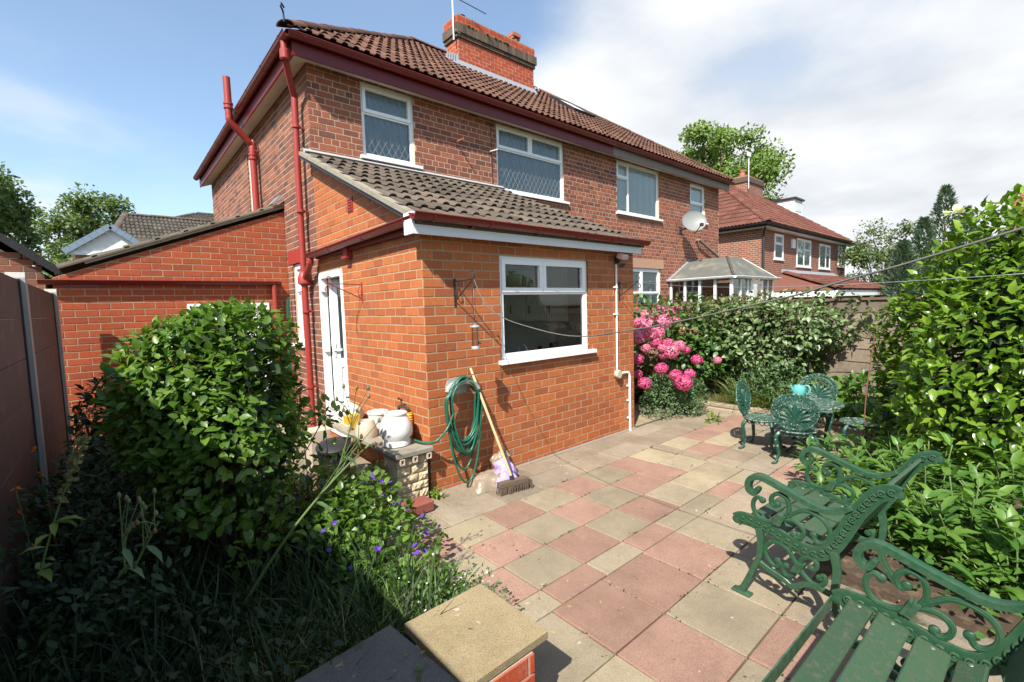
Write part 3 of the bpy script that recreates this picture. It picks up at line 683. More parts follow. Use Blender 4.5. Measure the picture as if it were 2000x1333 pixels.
m.prism([(cx0-.14, cy0-.15, zf(cy0-.15)+.06), (cx0-.14, cy1, zf(cy1)+.06), (cx0-.01, cy1, zf(cy1)+.075), (cx0-.01, cy0-.15, zf(cy0-.15)+.075)], (0, 0, .012))
m.build('lead_flashing', MT['lead'], chim)
MT['terra'] = plain('terracotta', (.40, .15, .09), (.30, .11, .07), 14, .85, .2, dirt=(.16, .09, .07), dthr=(.55, .8))
m = MB(); m.lathe([(.10, 8.2), (.115, 8.22), (.105, 8.30), (.12, 8.33), (.12, 8.36), (.10, 8.37), (.085, 8.3)], 20, (5.98, 5.32, 0)); p_ = m.build('chimney_pot', MT['terra'], chim, smooth=True)
m = MB(); m.box((5.85, 5.18, 8.42), (6.11, 5.46, 8.50)); m.box((5.86, 5.20, 8.36), (5.90, 5.44, 8.42)); m.box((6.06, 5.20, 8.36), (6.10, 5.44, 8.42)); m.build('pot_hood', MT['terra'], p_)
m = MB(); m.lathe([(.09, 8.2), (.09, 8.40), (.075, 8.40), (.075, 8.3)], 16, (4.42, 5.36, 0))
for k in range(4): m.lathe([(.085, 8.27+k*.035), (.102, 8.275+k*.035), (.102, 8.285+k*.035), (.085, 8.29+k*.035)], 16, (4.42, 5.36, 0))
m.build('chimney_pot', MT['metald'], chim, smooth=True)
# moss on the corbel
MT['moss'] = plain('moss', (.12, .10, .03), (.06, .07, .02), 40, 1., .05, bump=1, bscale=90)
m = MB()
for i in range(26):
    x = rnd.uniform(cx0+.2, cx1-.9); z = 8.02-rnd.random()*.03; r = rnd.uniform(.012, .04)
    m.lathe([(0, -r*.4), (r, -r*.2), (r*.8, r*.5), (0, r*.9)], 7, (x, cy0-.055, z))
m.build('moss', MT['moss'], chim, kind='stuff')
# skylight
m = MB(); so_ = Fr((0, 0, 0), X_, V3(0, -SP, CP)); S_ = V3(0, CP, SP); Nn_ = V3(0, -SP, CP)
def onr(x, y, n): return V3(x, y, zf(y))+Nn_*n
def rbar(mb, x0, x1, y0, y1, n0, n1):
    c = [onr(x, y, n) for x, y, n in ((x0, y0, n0), (x1, y0, n0), (x1, y1, n0), (x0, y1, n0), (x0, y0, n1), (x1, y0, n1), (x1, y1, n1), (x0, y1, n1))]
    mb.add(c, [(3, 2, 1, 0), (4, 5, 6, 7), (0, 1, 5, 4), (1, 2, 6, 5), (2, 3, 7, 6), (3, 0, 4, 7)])
a, b, c, d = SKY
rbar(m, a, b, c, c+.07, .0, .13); rbar(m, a, b, d-.07, d, 0, .13); rbar(m, a, a+.06, c+.07, d-.07, 0, .13); rbar(m, b-.06, b, c+.07, d-.07, 0, .13)
skl = m.build('skylight', MT['metald'], roof); m = MB(); rbar(m, a+.06, b-.06, c+.07, d-.07, .10, .11); m.build('pane', MT['fascia'], skl)

# --- lean-to roof over the extension
ls = .4427; lc = 1/math.hypot(1, ls); LO = V3(-.13, -.17, 2.585-.17*ls+.0); LS_ = V3(0, lc, ls*lc); LN_ = nrm(np.cross(X_, LS_)); llen = (D+.17-.02)/lc
m = MB(); m.prism([LO+LN_*-.05, LO+LN_*.0, LO+LS_*llen+LN_*.0, LO+LS_*llen-LN_*.05], X_*(XE+.16)); lroof = m.build('extension_roof', MT['tileg'], house)
tile_slope(lroof, LO+LN_*.004, X_, LS_, XE+.17, llen, MT['tileg'])
m = MB(); m.prism([LO-LN_*.055-X_*.012, LO-LN_*.015-X_*.012, LO+LS_*llen-LN_*.015-X_*.012, LO+LS_*llen-LN_*.055-X_*.012], X_*.01); m.build('verge_strip', MT['metald'], lroof)
m = MB(); m.prism([LO-LN_*.015-X_*.03, LO+LN_*.028-X_*.03, LO+LS_*llen+LN_*.028-X_*.03, LO+LS_*llen-LN_*.015-X_*.03], X_*.09); m.build('verge_mortar', MT['conc'], lroof)
q0 = LO+LS_*llen; m = MB(); m.prism([(-.10, D-.10, q0[2]+.03), (-.10, D-.006, q0[2]+.085), (-.10, D-.006, q0[2]-.02)], (XE+.12, 0, 0)); m.build('flashing', MT['leadw'], lroof)
m = MB(); m.box((-.165, -.15, 2.385), (XE-.03, -.125, 2.57)); m.box((-.165, -.125, 2.385), (-.14, .0, 2.57)); m.build('white_fascia', MT['fascia'], house)
m = MB(); m.box((-.14, -.125, 2.43), (XE-.03, .01, 2.44)); m.build('extension_soffit', MT['fascia'], house)
g = gutter(house, (-.20, -.215, 2.545), (XE+.01, -.215, 2.535), MT['red'], .62, r=.055)
for x in (.42, 1.28, 2.05, 2.75): m = MB(); m.box((x, -.15, 2.47), (x+.02, -.21, 2.495)); m.build('bracket_arm', MT['red'], g)
gutter(house, (-.115, -.20, 2.535), (-.115, D-.05, 2.49), MT['red'], .95, r=.055)
m = MB(); m.box((-.055, -.10, 2.43), (-.004, D-.1, 2.515)); m.build('side_fascia', MT['fred'], house)
m = MB(); eS.box(m, 1.46, 1.60, .0, .008, 2.86, 3.03)
for k in range(5): eS.box(m, 1.475, 1.585, .008, .016, 2.875+k*.03, 2.888+k*.03)
m.build('air_brick', MT['redp'], house)
m = MB(); eS.box(m, 1.545, 1.66, 0, .07, 2.36, 2.47); eS.box(m, 1.54, 1.665, .0, .09, 2.345, 2.365); m.build('vent_cowl', MT['redp'], house)
# --- pipes on the side wall
def pipe(name, pts, r, mat, parent=house, n=12, sm=5):
    m = MB(); m.tube(catmull(pts, sm), r, n); return m.build(name, mat, parent, smooth=True)
px_ = -.105
p1 = pipe('downpipe', [(-.285, 2.62, 5.10), (-.285, 2.62, 4.96), (-.285, 2.625, 4.92), (-.15, 2.86, 4.66), (px_, 2.92, 4.58), (px_, 2.93, 4.50), (px_, 2.98, 3.0), (px_, 3.0, 0.1)], .042, MT['redp'])
for z in (4.2, 3.1, 1.75, .7):
    m = MB(); yy = 2.93+.07*(4.5-z)/4.4; m.lathe([(.042, -.018), (.052, -.016), (.052, .016), (.042, .018)], 14, (px_, yy, z)); m.box((px_, yy-.012, z-.012), (0, yy+.012, z+.012)); m.build('pipe_clip', MT['redp'], p1)
m = MB(); m.lathe([(.042, 4.86), (.058, 4.88), (.058, 4.98), (.045, 5.0)], 14, (-.285, 2.62, 0)); m.build('pipe_socket', MT['redp'], p1)
m = MB(); m.lathe([(.042, 2.10), (.085, 2.13), (.085, 2.20), (.062, 2.27), (.042, 2.29)], 16, (px_, 2.985, 0)); m.build('hopper', MT['redp'], p1, smooth=True)
pipe('gutter_outlet', [(-.115, D-.08, 2.48), (-.115, D-.08, 2.40), (-.115, D-.02, 2.34), (-.11, D+.12, 2.27), (-.11, D+.20, 2.20)], .04, MT['redp'])
p2 = pipe('soil_pipe', [(-.10, 5.34, 2.9), (-.10, 5.34, 4.52), (-.11, 5.34, 4.62), (-.40, 5.28, 4.90), (-.43, 5.27, 5.0), (-.43, 5.27, 5.18), (-.43, 5.27, 5.62)], .055, MT['redp'], n=14)
for z, x in ((4.42, -.10), (5.16, -.43)):
    m = MB(); m.lathe([(.055, -.05), (.072, -.045), (.072, -.02), (.062, -.015), (.062, .015), (.072, .02), (.072, .05), (.055, .055)], 16, (x, 5.34 if x > -.2 else 5.27, z)); m.build('pipe_socket', MT['redp'], p2)
m = MB(); m.box((-.10, 5.33, 4.40), (0, 5.35, 4.43)); m.box((-.10, 5.24, 4.50), (0, 5.26, 4.52)); m.build('pipe_clip', MT['redp'], p2)
pipe('overflow_pipe', [(3.02, D-.0, 4.42), (3.02, D-.22, 4.40)], .011, MT['fascia'])
pipe('overflow_pipe', [(2.33, D-.0, 4.44), (2.33, D-.20, 4.44)], .013, MT['terra'])
dp = pipe('waste_pipe', [(10.27, D, 3.40), (10.27, D-.09, 3.40), (10.34, D-.10, 3.37), (11.55, D-.10, 2.94)], .035, MT['whited'])
m = MB(); m.tube([(3.05, D-.012, 4.9), (3.06, D-.012, 3.8)], .006, 5); m.build('cable', MT['black'], house)

# ------------------------------------------------------------------ garage
garage = thing('garage', 'orange brick lean-to garage with sloping tiled roof edge beside the house', 'garage', (0, 0, 0))
GY, GX = 4.109, -2.64
gF = Fr((0, GY, 0), X_, -Y_); GD = (-1.335, -.30, .05, 1.90)
gs = (3.36-2.30)/2.62
m = MB(); core(m, gF.O, X_, -Y_, GX+.003, -.002, -.1, 2.2, [GD]); m.add([(GX+.003, GY+.003, 2.2), (-.002, GY+.003, 2.2), (-.002, GY+.003, 3.30), (GX+.003, GY+.003, 2.24)], [(0, 1, 2, 3)])
m.add([(GX+.003, GY+.003, -.1), (GX+.003, 9, -.1), (GX+.003, 9, 2.2), (GX+.003, GY+.003, 2.2)], [(0, 1, 2, 3)])
gw = m.build('wall', MT['mortg'], garage)
gb = Bricks(); gb.lay(gw, MT['gar'], gF.O, X_, -Y_, GX, -.004, -.05, 3.4, [GD], slope=(3.30, gs)); gb.emit(300)
GS = nrm((-1, 0, -gs)); GN = nrm((-gs, 0, 1)); GO = V3(0, GY-.05, 3.385); gl = 2.78
m = MB(); m.prism([GO, GO+GS*gl, GO+GS*gl+GN*.02, GO+GN*.02], (0, 4.9, 0)); gr = m.build('roof', MT['tileg'], garage)
for i in range(8):
    p = GO+GS*(gl-i*.345); m = MB(); m.prism([p+GN*.02, p-GS*.40+GN*.02, p-GS*.40+GN*.035, p+GN*.058], (0, .30, 0)); m.build('verge_tile', MT['conc'], gr)
m = MB(); m.prism([GO+GN*-.03+V3(0, .012, 0), GO+GS*(gl-.25)-GN*.03+V3(0, .012, 0), GO+GS*(gl-.25)+V3(0, .012, 0), GO+V3(0, .012, 0)], (0, .03, 0)); m.build('verge_mortar', MT['conc'], gr)
m = MB(); m.prism([GO+GS*.16+GN*.06+V3(0, -.03, 0), GO+GN*.10+V3(0, -.03, 0), GO+GN*.16+V3(0, -.03, 0), GO+GS*.18+GN*.075+V3(0, -.03, 0)], (0, .3, 0)); m.build('lead_flashing', MT['lead'], gr)
gg = gutter(garage, (-2.76, GY-.06, 2.205), (-.13, GY-.06, 2.215), MT['red'], .85, r=.05)
m = MB(); m.box((-2.6, GY-.03, 2.13), (-2.2, GY-.004, 2.2)); m.build('fascia_end', MT['red'], garage)
m = MB(); m.tube([(-.225, GY-.06, 2.17), (-.225, GY-.06, .05)], .035, 12); m.build('downpipe', MT['redp'], garage, smooth=True)
m = MB(); gF.frame(m, GD[0], GD[1], GD[2], GD[3], .07, -.08, .012); gdf = m.build('door_frame', MT['white'], garage)
m = MB(); gF.box(m, GD[0]+.07, GD[1]-.07, -.06, -.045, GD[2]+.07, GD[3]-.07)
m.build('door_panel', MT['fascia'], gdf)
for k in range(5):
    m = MB(); gF.box(m, GD[0]+.10, GD[1]-.10, -.045, -.03, GD[2]+.14+k*.32, GD[2]+.40+k*.32); m.build('door_board', MT['white'], gdf)
# ------------------------------------------------------------------ ground, patio, boundaries
m = MB(); m.add([(-900, -900, -.16), (900, -900, -.16), (900, 900, -.16), (-900, 900, -.16)], [(0, 1, 2, 3)]); struct(m.build('ground', MT['earth']))
m = MB(); m.box((-2.70, -5.2, -.14), (6.2, 4.2, -.055)); struct(m.build('garden_soil', MT['soil']))
m = MB(); m.box((-.80, -4.3, -.05), (5.0, .04, -.030)); m.box((-.72, .042, -.05), (-.002, 4.1, -.030)); m.box((XE+.002, .042, -.05), (4.6, 2.6, -.030))
patio = struct(m.build('patio', MT['bed']))
def slab(x0, x1, y0, y1, mt, dz=0):
    m = MB(); g = .0045
    cx_, cy_, hx2, hy2 = (x0+x1)/2, (y0+y1)/2, (x1-x0)/2-g, (y1-y0)/2-g
    m.bbox((-hx2, -hy2, -.028), (hx2, hy2, .0), .005); o = m.build('paving_slab', MT[mt], patio)
    o.location = (cx_, cy_, dz); o.rotation_euler = (rnd.gauss(0, .0035), rnd.gauss(0, .0035), rnd.gauss(0, .0045))
    return o
pk = lambda: rnd.gauss(0, .0016)
near = {(0, 0): 's_pink', (0, -1): 's_buff', (0, 1): 's_pink', (0, 2): 's_pink', (0, 3): 's_buff',
        (1, 0): 's_pink', (1, 1): 's_buff', (1, 2): 's_buff', (1, -1): 's_yel', (1, 3): 's_brown', (2, 0): 's_buff', (2, 1): 's_pink', (2, 2): 's_brown', (2, 3): 's_buff', (2, -1): 's_pink',
        (3, 0): 's_pink', (3, 1): 's_buff', (3, 2): 's_grey', (3, -1): 's_buff'}
for r, (ya, yb) in enumerate(((-2.35, -1.905), (-2.80, -2.35), (-3.25, -2.80), (-3.70, -3.25))):
    for c in range(-1, 5):
        x0 = -.365+.45*c
        if r >= 2 and c >= 3: continue
        if r == 0 and c == 2: yb2 = -1.75
        else: yb2 = yb
        slab(x0 if c >= 0 else -.80, x0+.45, ya, yb if not (r == 0 and c == 1) else yb, near.get((r, c), 's_buff' if (r+c) % 2 else 's_brown'), pk())
for c in range(-2, 6):                     # cut row
    x0 = .155+.42*c
    slab(max(x0, -.80), x0+.42, -1.905, -1.715, 's_pink' if c in (-1, 1, 4) else 's_buff', pk())
for j, (ya, yb) in enumerate(((-1.715, -1.355), (-1.355, -.995), (-.995, -.635))):
    for c in range(-3, 6):
        x0 = .145+.42*c-.02*j; x1 = x0+.42
        if x1 < -.7: continue
        ck = (c+j) % 2 == 0
        mt = ('s_pink' if ck else ('s_yel' if rnd.random() < .3 else 's_buff')) if c < 4 else rnd.choice(['s_pink', 's_buff', 's_grey', 's_yel', 's_brown'])
        slab(max(x0, -.80), x1, ya, yb, mt, pk())
for j, (ya, yb) in enumerate(((-.635, -.30), (-.30, -.004))):
    x = -.80+(.2 if j else 0)
    while x < 4.9:
        w = rnd.choice([.45, .6, .6]); slab(x, min(x+w, 4.98), ya, yb, 's_brown' if rnd.random() < .4 else 's_grey', pk()); x += w
for j in range(6):                          # weathered slabs under the round table
    ya = -2.62+.33*j; x = 2.245
    if ya > -.7: break
    ws = []
    while x < 4.95:
        w = rnd.choice([.42, .45, .6]); mt = rnd.choices(['s_grey', 's_brown', 's_pink', 's_yel', 's_buff'], [4, 4, 1.4, 1, 1])[0]
        y0, y1 = (ya, ya+.33)
        if j == 5: y1 = -.635
        xs_ = max(x, 2.675) if y0 > -1.97 else x
        if x+w-xs_ > .08: slab(xs_, min(x+w, 4.98), y0, y1, mt, pk())
        x += w
for (x0, x1, y0, y1, mt) in ((1.885, 2.245, -2.35, -1.905, 's_brown'), (1.885, 2.245, -2.78, -2.35, 's_buff'), (2.245, 2.675, -1.96, -1.905, 's_grey')):
    slab(x0, x1, y0, y1, mt, pk())
for k in range(7):
    slab(-.70, -.36, .05+k*.58, .05+k*.58+.58, 's_brown' if k % 2 else 's_grey', pk()); slab(-.36, -.01, .05+k*.58, .05+k*.58+.58, 's_grey' if k % 2 else 's_brown', pk())
for k in range(5):
    for i in range(3): slab(XE+.01+i*.44, XE+.45+i*.44, .05+k*.5, .55+k*.5, rnd.choice(['s_yel', 's_grey', 's_brown']), pk())
# white spilt paint and cement fillet at the wall foot
MT['cement'] = plain('cement_fillet', (.24, .215, .18), (.18, .16, .135), 9, .95, .1, bump=.6, bscale=70)
m = MB(); m.prism([(0, -.001, -.02), (0, -.028, -.02), (0, -.028, .004), (0, -.001, .018)], (XE, 0, 0)); struct(m.build('wall_foot_fillet', MT['cement']))
# raised bed along the party boundary with a stone kerb
MT['sand'] = plain('sandstone', (.38, .31, .21), (.28, .23, .16), 8, .95, .15, bump=.6, bscale=60, vary=.15)
kerb = thing('stone_edging', 'low sandstone edging along the raised bed behind the round table', 'edging', (0, 0, 0))
for row in range(2):
    y = .35
    while y > -2.9:
        w = rnd.uniform(.38, .6); m = MB(); m.bbox((4.98+row*.05, y-w+.006, -.03+row*.075), (5.18+row*.05, y, .04+row*.075+rnd.uniform(-.006, .006)), .012); m.build('stone', MT['sand'], kerb); y -= w
m = MB(); m.box((5.12, -3.6, -.055), (6.08, 2.7, .095)); struct(m.build('raised_bed', MT['soil']))
m = MB(); m.box((1.15, -5.2, -.055), (4.96, -2.78, .02)); struct(m.build('shrub_bed', MT['soil']))
m = MB(); m.box((-2.64, -1.95, -.055), (-.84, 4.08, .06)); struct(m.build('flower_bed', MT['soil']))
ebed = thing('bed_brick_row', 'row of old red bricks lying along the raised bed under cut grass', 'bricks', (0, 0, 0))
MT['redbrick'] = brickmat('edging_brick', [(0, (.42, .12, .06)), (1, (.52, .17, .08))], (.25, .12, .08))
y = -.55
while y > -2.0:
    m = MB(); m.bbox((5.20, y-.20, .09), (5.31, y, .15+rnd.uniform(-.012, .01)), .006); m.build('brick', MT['redbrick'], ebed); y -= .225

# left fence: composite boards between concrete posts
FX = -2.675
lf = thing('composite_fence', 'dark brown composite board fence with concrete posts beside the garage', 'fence', (FX, 0, 0))
ys = [-6.6, -4.0, -1.4, 1.2, 3.82]
for y in ys:
    h = 2.09; m = MB(); m.prism([(-.02, y-.055, 0), (-.02, y+.055, 0), (-.02, y+.055, h-.03), (-.02, y+.02, h), (-.02, y-.03, h), (-.02, y-.055, h-.04)], (.10, 0, 0)); m.build('post', MT['post'], lf)
for y0, y1 in zip(ys, ys[1:]):
    for e in (y0+.056, y1-.086): m = MB(); m.box((.012, e, .05), (.055, e+.03, 2.04)); m.build('edge_channel', MT['metald'], lf)
    for k in range(7):
        m = MB(); z = .05+k*.284; m.bbox((.02, y0+.088, z+.0005), (.045, y1-.088, z+.2835), .004); m.build('board', MT['comp'], lf)
# right boundary fence: waney boards
rf = thing('wooden_fence', 'weathered waney board fence behind the hedge at the party boundary', 'fence', (6.10, 0, 0))
for (y0, y1) in ((2.6, .85), (.80, -.95), (-1.0, -2.75), (-2.8, -4.5)):
    for k in range(9):
        z = .08+k*.178; n = 10; vs = []
        for i in range(n+1):
            y = y0+(y1-y0)*i/n; b = .012*math.sin(i*1.7+k*2.3+y0)+.008*math.sin(i*3.1+k)
            vs += [(-.028, y, z+b), (-.012, y, z+.215), (.0, y, z+.215), (-.012, y, z+b)]
        fs = []
        for i in range(n):
            for a, b2 in ((0, 1), (1, 2), (2, 3), (3, 0)): fs.append((i*4+a, i*4+4+a, i*4+4+b2, i*4+b2))
        fs += [(0, 1, 2, 3), (n*4+3, n*4+2, n*4+1, n*4)]
        m = MB(); m.add(vs, fs); m.build('board', MT['wood'], rf)
    m = MB(); m.box((-.05, y0-.02, .05), (.02, y0+.03, 1.74)); m.build('fence_post', MT['woodd'], rf)
    m = MB(); m.box((-.045, y1+.03, 1.685), (.012, y0-.021, 1.715)); m.build('capping', MT['woodd'], rf)
m = MB(); m.bbox((5.98, 1.94, .0), (6.06, 2.06, 1.86), .01); m.box((5.96, 1.92, 1.86), (6.08, 2.08, 1.89)); tag(m.build('gate_post', MT['woodd']), 'dark square wooden post with flat cap above the pink hydrangea', 'post')

# garden wall in the foreground with slab copings
gwl = thing('garden_wall', 'low red brick garden wall with grey and buff slab copings at the bottom edge', 'wall', (0, 0, 0))
m = MB(); m.box((-1.24, -2.42, -.055), (-.99, -1.995, .385)); m.box((-3.2, -2.30, -.055), (-1.26, -2.07, .385)); wcore = m.build('wall', MT['mort'], gwl)
wb = Bricks()
for (O_, U_, N_, L_) in ((V3(-.985, -2.42, 0), Y_, X_, .425), (V3(-1.24, -2.425, 0), X_, -Y_, .255), (V3(-1.24, -1.99, 0), X_, Y_, .255), (V3(-3.2, -2.066, 0), X_, Y_, 1.93)):
    wb.lay(wcore, MT['chim'], O_, U_, N_, 0, L_, -.05, .383, zb=.385)
wb.emit(60)
def cap(x, y, w, d, rz, mt, z=.388, t=.042):
    m = MB(); n = 10; a = np.linspace(-1, 1, n); top = []
    m.bbox((-w/2, -d/2, 0), (w/2, d/2, t), .006); o = m.build('coping_slab', MT[mt], gwl); o.location = (x, y, z); o.rotation_euler = (0, 0, rz); return o
MT['cap1'] = slabmat('buff_coping', (.36, .29, .165), (.29, .235, .14)); MT['cap2'] = slabmat('grey_coping', (.19, .185, .17), (.145, .14, .13), (.3, .29, .26))
cap(-1.105, -2.195, .41, .45, .01, 'cap1'); cap(-1.57, -2.19, .50, .50, .10, 'cap2', .372); cap(-2.1, -2.19, .52, .50, .0, 'cap2', .378); cap(-2.65, -2.19, .52, .50, .02, 'cap2', .378)
# ------------------------------------------------------------------ cast-iron benches
MT['green'] = plain('green_bench_paint', (.020, .070, .040), (.015, .052, .031), 9, .35, .5, dirt=(.04, .085, .058), dthr=(.55, .8), dscale=8)
def wornmat(name, c1, c2, edge, crease):
    m = NT(name); col = m.mix(m.noise(9, 6, .6), c1, c2)
    m.pos(); pt = m._g.outputs['Pointiness']
    col = m.mix(m.math('MULTIPLY', m.rng(pt, .52, .60), m.rng(m.noise(34, 6, .7), .38, .62)), col, edge)
    col = m.mix(m.rng(pt, .47, .40, 0, .7), col, crease)  # darker green in the concave creases
    col = m.mix(m.rng(m.noise(22, 8, .72), .63, .70, 0, .75), col, (.095, .062, .036))
    col = m.mix(m.rng(m.noise(5, 8, .7), .5, .75, 0, .5), col, edge)
    return m.done(m.bsdf(col, m.rng(m.noise(18, 5, .6), .3, .7, .28, .6), .45, 0, m.bump(m.noise(80, 6, .6), .25, .003)))
MT['green'] = wornmat('green_bench_paint', (.018, .072, .033), (.013, .052, .025), (.050, .096, .055), (.007, .022, .011))
MT['slat'] = plain('green_slat_paint', (.044, .088, .046), (.032, .068, .036), 12, .55, .35, bump=.35, bscale=28, stretch=(1, 14, 14), vary=.12, dirt=(.085, .082, .058), dthr=(.52, .68), dscale=42)
MT['bolt'] = plain('bolt_steel', (.16, .22, .17), (.10, .14, .11), 30, .5, .5, metal=.3)
S_ = {
 'arm': [(.137, .664), (.115, .633), (.089, .644), (.081, .675), (.098, .715), (.143, .738), (.203, .726), (.293, .697), (.379, .67), (.445, .653), (.5, .657), (.55, .678), (.587, .707)],
 'A1': [(.16, .604), (.141, .614), (.12, .602), (.108, .568), (.116, .527), (.145, .498), (.197, .493), (.256, .524)],
 'A2': [(.256, .524), (.313, .544), (.356, .531), (.375, .502), (.364, .466), (.338, .455), (.325, .47)],
 'B': [(.256, .524), (.282, .55), (.299, .591), (.294, .641), (.272, .666), (.24, .668), (.213, .645), (.207, .612), (.223, .592), (.239, .607)],
 'C': [(.26, .53), (.312, .574), (.363, .612), (.413, .619), (.462, .599), (.493, .559), (.492, .51), (.467, .475), (.437, .47), (.42, .501)],
 'band': [(.013, .441), (.038, .457), (.073, .462), (.112, .461), (.16, .454), (.207, .446), (.253, .431), (.297, .42), (.341, .409), (.384, .403), (.425, .405), (.465, .422), (.497, .453), (.527, .502), (.549, .548), (.571, .598), (.592, .647), (.613, .691), (.641, .737), (.668, .781), (.702, .815), (.742, .832), (.766, .826)],
 'fleg': [(.143, .438), (.156, .356), (.148, .266), (.11, .164), (.067, .057), (.045, .012)],
 'bleg': [(.513, .45), (.530, .366), (.527, .286), (.520, .202), (.545, .11), (.60, .03), (.63, .012)],
 'arch': [(.153, .233), (.21, .211), (.283, .191), (.327, .173), (.387, .215), (.437, .225), (.486, .218), (.521, .215)],
 'D': [(.352, .294), (.325, .331), (.298, .373), (.253, .389), (.208, .379), (.178, .331), (.186, .289), (.209, .259), (.237, .25), (.26, .273), (.247, .287)],
 'E': [(.352, .294), (.36, .328), (.38, .359), (.409, .372), (.438, .357), (.435, .32), (.414, .315)],
 'F': [(.352, .294), (.335, .26), (.309, .226), (.284, .226), (.275, .258), (.291, .276)],
 'G': [(.352, .294), (.378, .266), (.412, .24), (.453, .237), (.48, .268), (.473, .3), (.454, .282)]}
def ribbon(mb, pts, w, t, x=0, n=5, ball=0, ridge=True, y0=-1):
    P = catmull([V3(*p) for p in pts], n); m_ = len(P); vs = []
    ws = w if callable(w) else (lambda k: w)
    for i, p in enumerate(P):
        T = nrm(P[min(i+1, m_-1)]-P[max(i-1, 0)]); Nn = V3(-T[1], T[0]); ww = ws(i/(m_-1))/2
        sec = [(-1, -.35), (-.8, -.5), (-.35, -.5), (0, -.62), (.35, -.5), (.8, -.5), (1, -.35), (1, .35), (.8, .5), (.35, .5), (0, .62), (-.35, .5), (-.8, .5), (-1, .35)] if ridge else [(-1, -.4), (-.85, -.5), (.85, -.5), (1, -.4), (1, .4), (.85, .5), (-.85, .5), (-1, .4)]
        for (a, b) in sec:
            q = p+Nn*a*ww; vs.append((x+b*t, -q[0], q[1]))
    k = len(sec); fs = [tuple(range(k)), tuple(range(m_*k-1, (m_-1)*k-1, -1))]
    for i in range(m_-1):
        for j in range(k): fs.append((i*k+j, (i+1)*k+j, (i+1)*k+(j+1) % k, i*k+(j+1) % k))
    mb.add(vs, fs)
    for e, on in ((P[0], ball & 1), (P[-1], ball & 2)):
        if on:
            r = ws(0 if e is P[0] else 1)*(.85 if ridge else .56); vv = []; ff = []; nn = 12
            prof = [(.0, -.52), (.75, -.5), (1, -.3), (1, .3), (.75, .5), (0, .52)]
            for (rr, b) in prof:
                for q in range(nn): a = 2*math.pi*q/nn; vv.append((x+b*t, -(e[0]+r*rr*math.cos(a)), e[1]+r*rr*math.sin(a)))
            for i in range(len(prof)-1):
                for q in range(nn): ff.append((i*nn+q, i*nn+(q+1) % nn, (i+1)*nn+(q+1) % nn, (i+1)*nn+q))
            mb.add(vv, ff)
    return P
def end_meshes():
    out = {}
    m = MB(); ribbon(m, S_['arm'], lambda k: .026+.008*math.sin(math.pi*min(1, k*1.1)), .044, ridge=False, ball=1); out['armrest'] = m
    for nm, ks in (('scroll', ('A1', 'A2', 'B', 'C')), ('lower_scroll', ('D', 'E', 'F', 'G'))):
        m = MB()
        for k in ks: ribbon(m, S_[k], .0215, .018, ball=(1 if k == 'A1' else 2))
        c = S_['B'][0] if nm == 'scroll' else S_['D'][0]
        d = nrm((.8, .6)) if nm == 'scroll' else nrm((.7, -.7))
        for i in (-1, 0, 1): m.bar((-.015, -(c[0]+i*.014-.02*d[1]), c[1]-.028), (-.015+.0, -(c[0]+i*.014+.02*d[1]), c[1]+.028), .030, .012, up=(1, 0, 0)) if False else m.tube([(-.019, -(c[0]+i*.013-.012), c[1]-.026), (-.019, -(c[0]+i*.013+.012), c[1]+.026), (.019, -(c[0]+i*.013+.012), c[1]+.026), (.019, -(c[0]+i*.013-.012), c[1]-.026)], .008, 6, closed=True)
        out[nm] = m
    m = MB(); P = ribbon(m, S_['band'], .044, .012, ridge=False, ball=3)
    out['seat_rail'] = m
    for sg, nm in ((1, 'outer_bead_edge'), (-1, 'inner_bead_edge')):
        m = MB(); Q = []
        for i, p in enumerate(P):
            T = nrm(P[min(i+1, len(P)-1)]-P[max(i-1, 0)]); Q.append((p+V3(-T[1], T[0])*.024*sg))
        m.tube([(0, -q[0], q[1]) for q in Q], .0085, 6, section=[(-.9, -1.5), (.9, -1.5), (1, -.8), (1, .8), (.9, 1.5), (-.9, 1.5), (-1, .8), (-1, -.8)]); out[nm] = m
    m = MB(); L = 0; last = P[2]; tr = 0
    for i in range(1, len(P)):
        L += np.linalg.norm(P[i]-P[i-1])
        if L-tr > .037:
            tr = L; p = P[i]
            for sx in (1, -1):
                ring = [(sx*.012, -(p[0]+.0135*math.cos(a)), p[1]+.0135*math.sin(a)) for a in np.linspace(.6, 5.6, 9)]
                m.tube(ring, .0048, 5); m.lathe([(0.0001, .0)], 3) if False else None
                m.tube([(sx*.010, -p[0], p[1]), (sx*.016, -p[0], p[1])], .006, 6)
    out['beading'] = m
    m = MB(); ribbon(m, S_['fleg'], lambda k: .040-.01*math.sin(math.pi*k)+.012*(k > .95), .032, ridge=False); m.bbox((-.026, -.105, 0), (.026, .005, .016), .004); out['front_leg'] = m
    m = MB(); ribbon(m, S_['bleg'], lambda k: .040-.008*math.sin(math.pi*k), .032, ridge=False); m.bbox((-.026, -.675, 0), (.026, -.57, .016), .004); out['rear_leg'] = m
    m = MB(); ribbon(m, S_['arch'], .028, .02, ridge=False); out['arch'] = m
    return out
ENDM = end_meshes(); ENDMESH = {}
for k, mb in ENDM.items():
    o = mb.build(k, MT['green'], None, smooth=True); ENDMESH[k] = o.data; bpy.data.objects.remove(o)
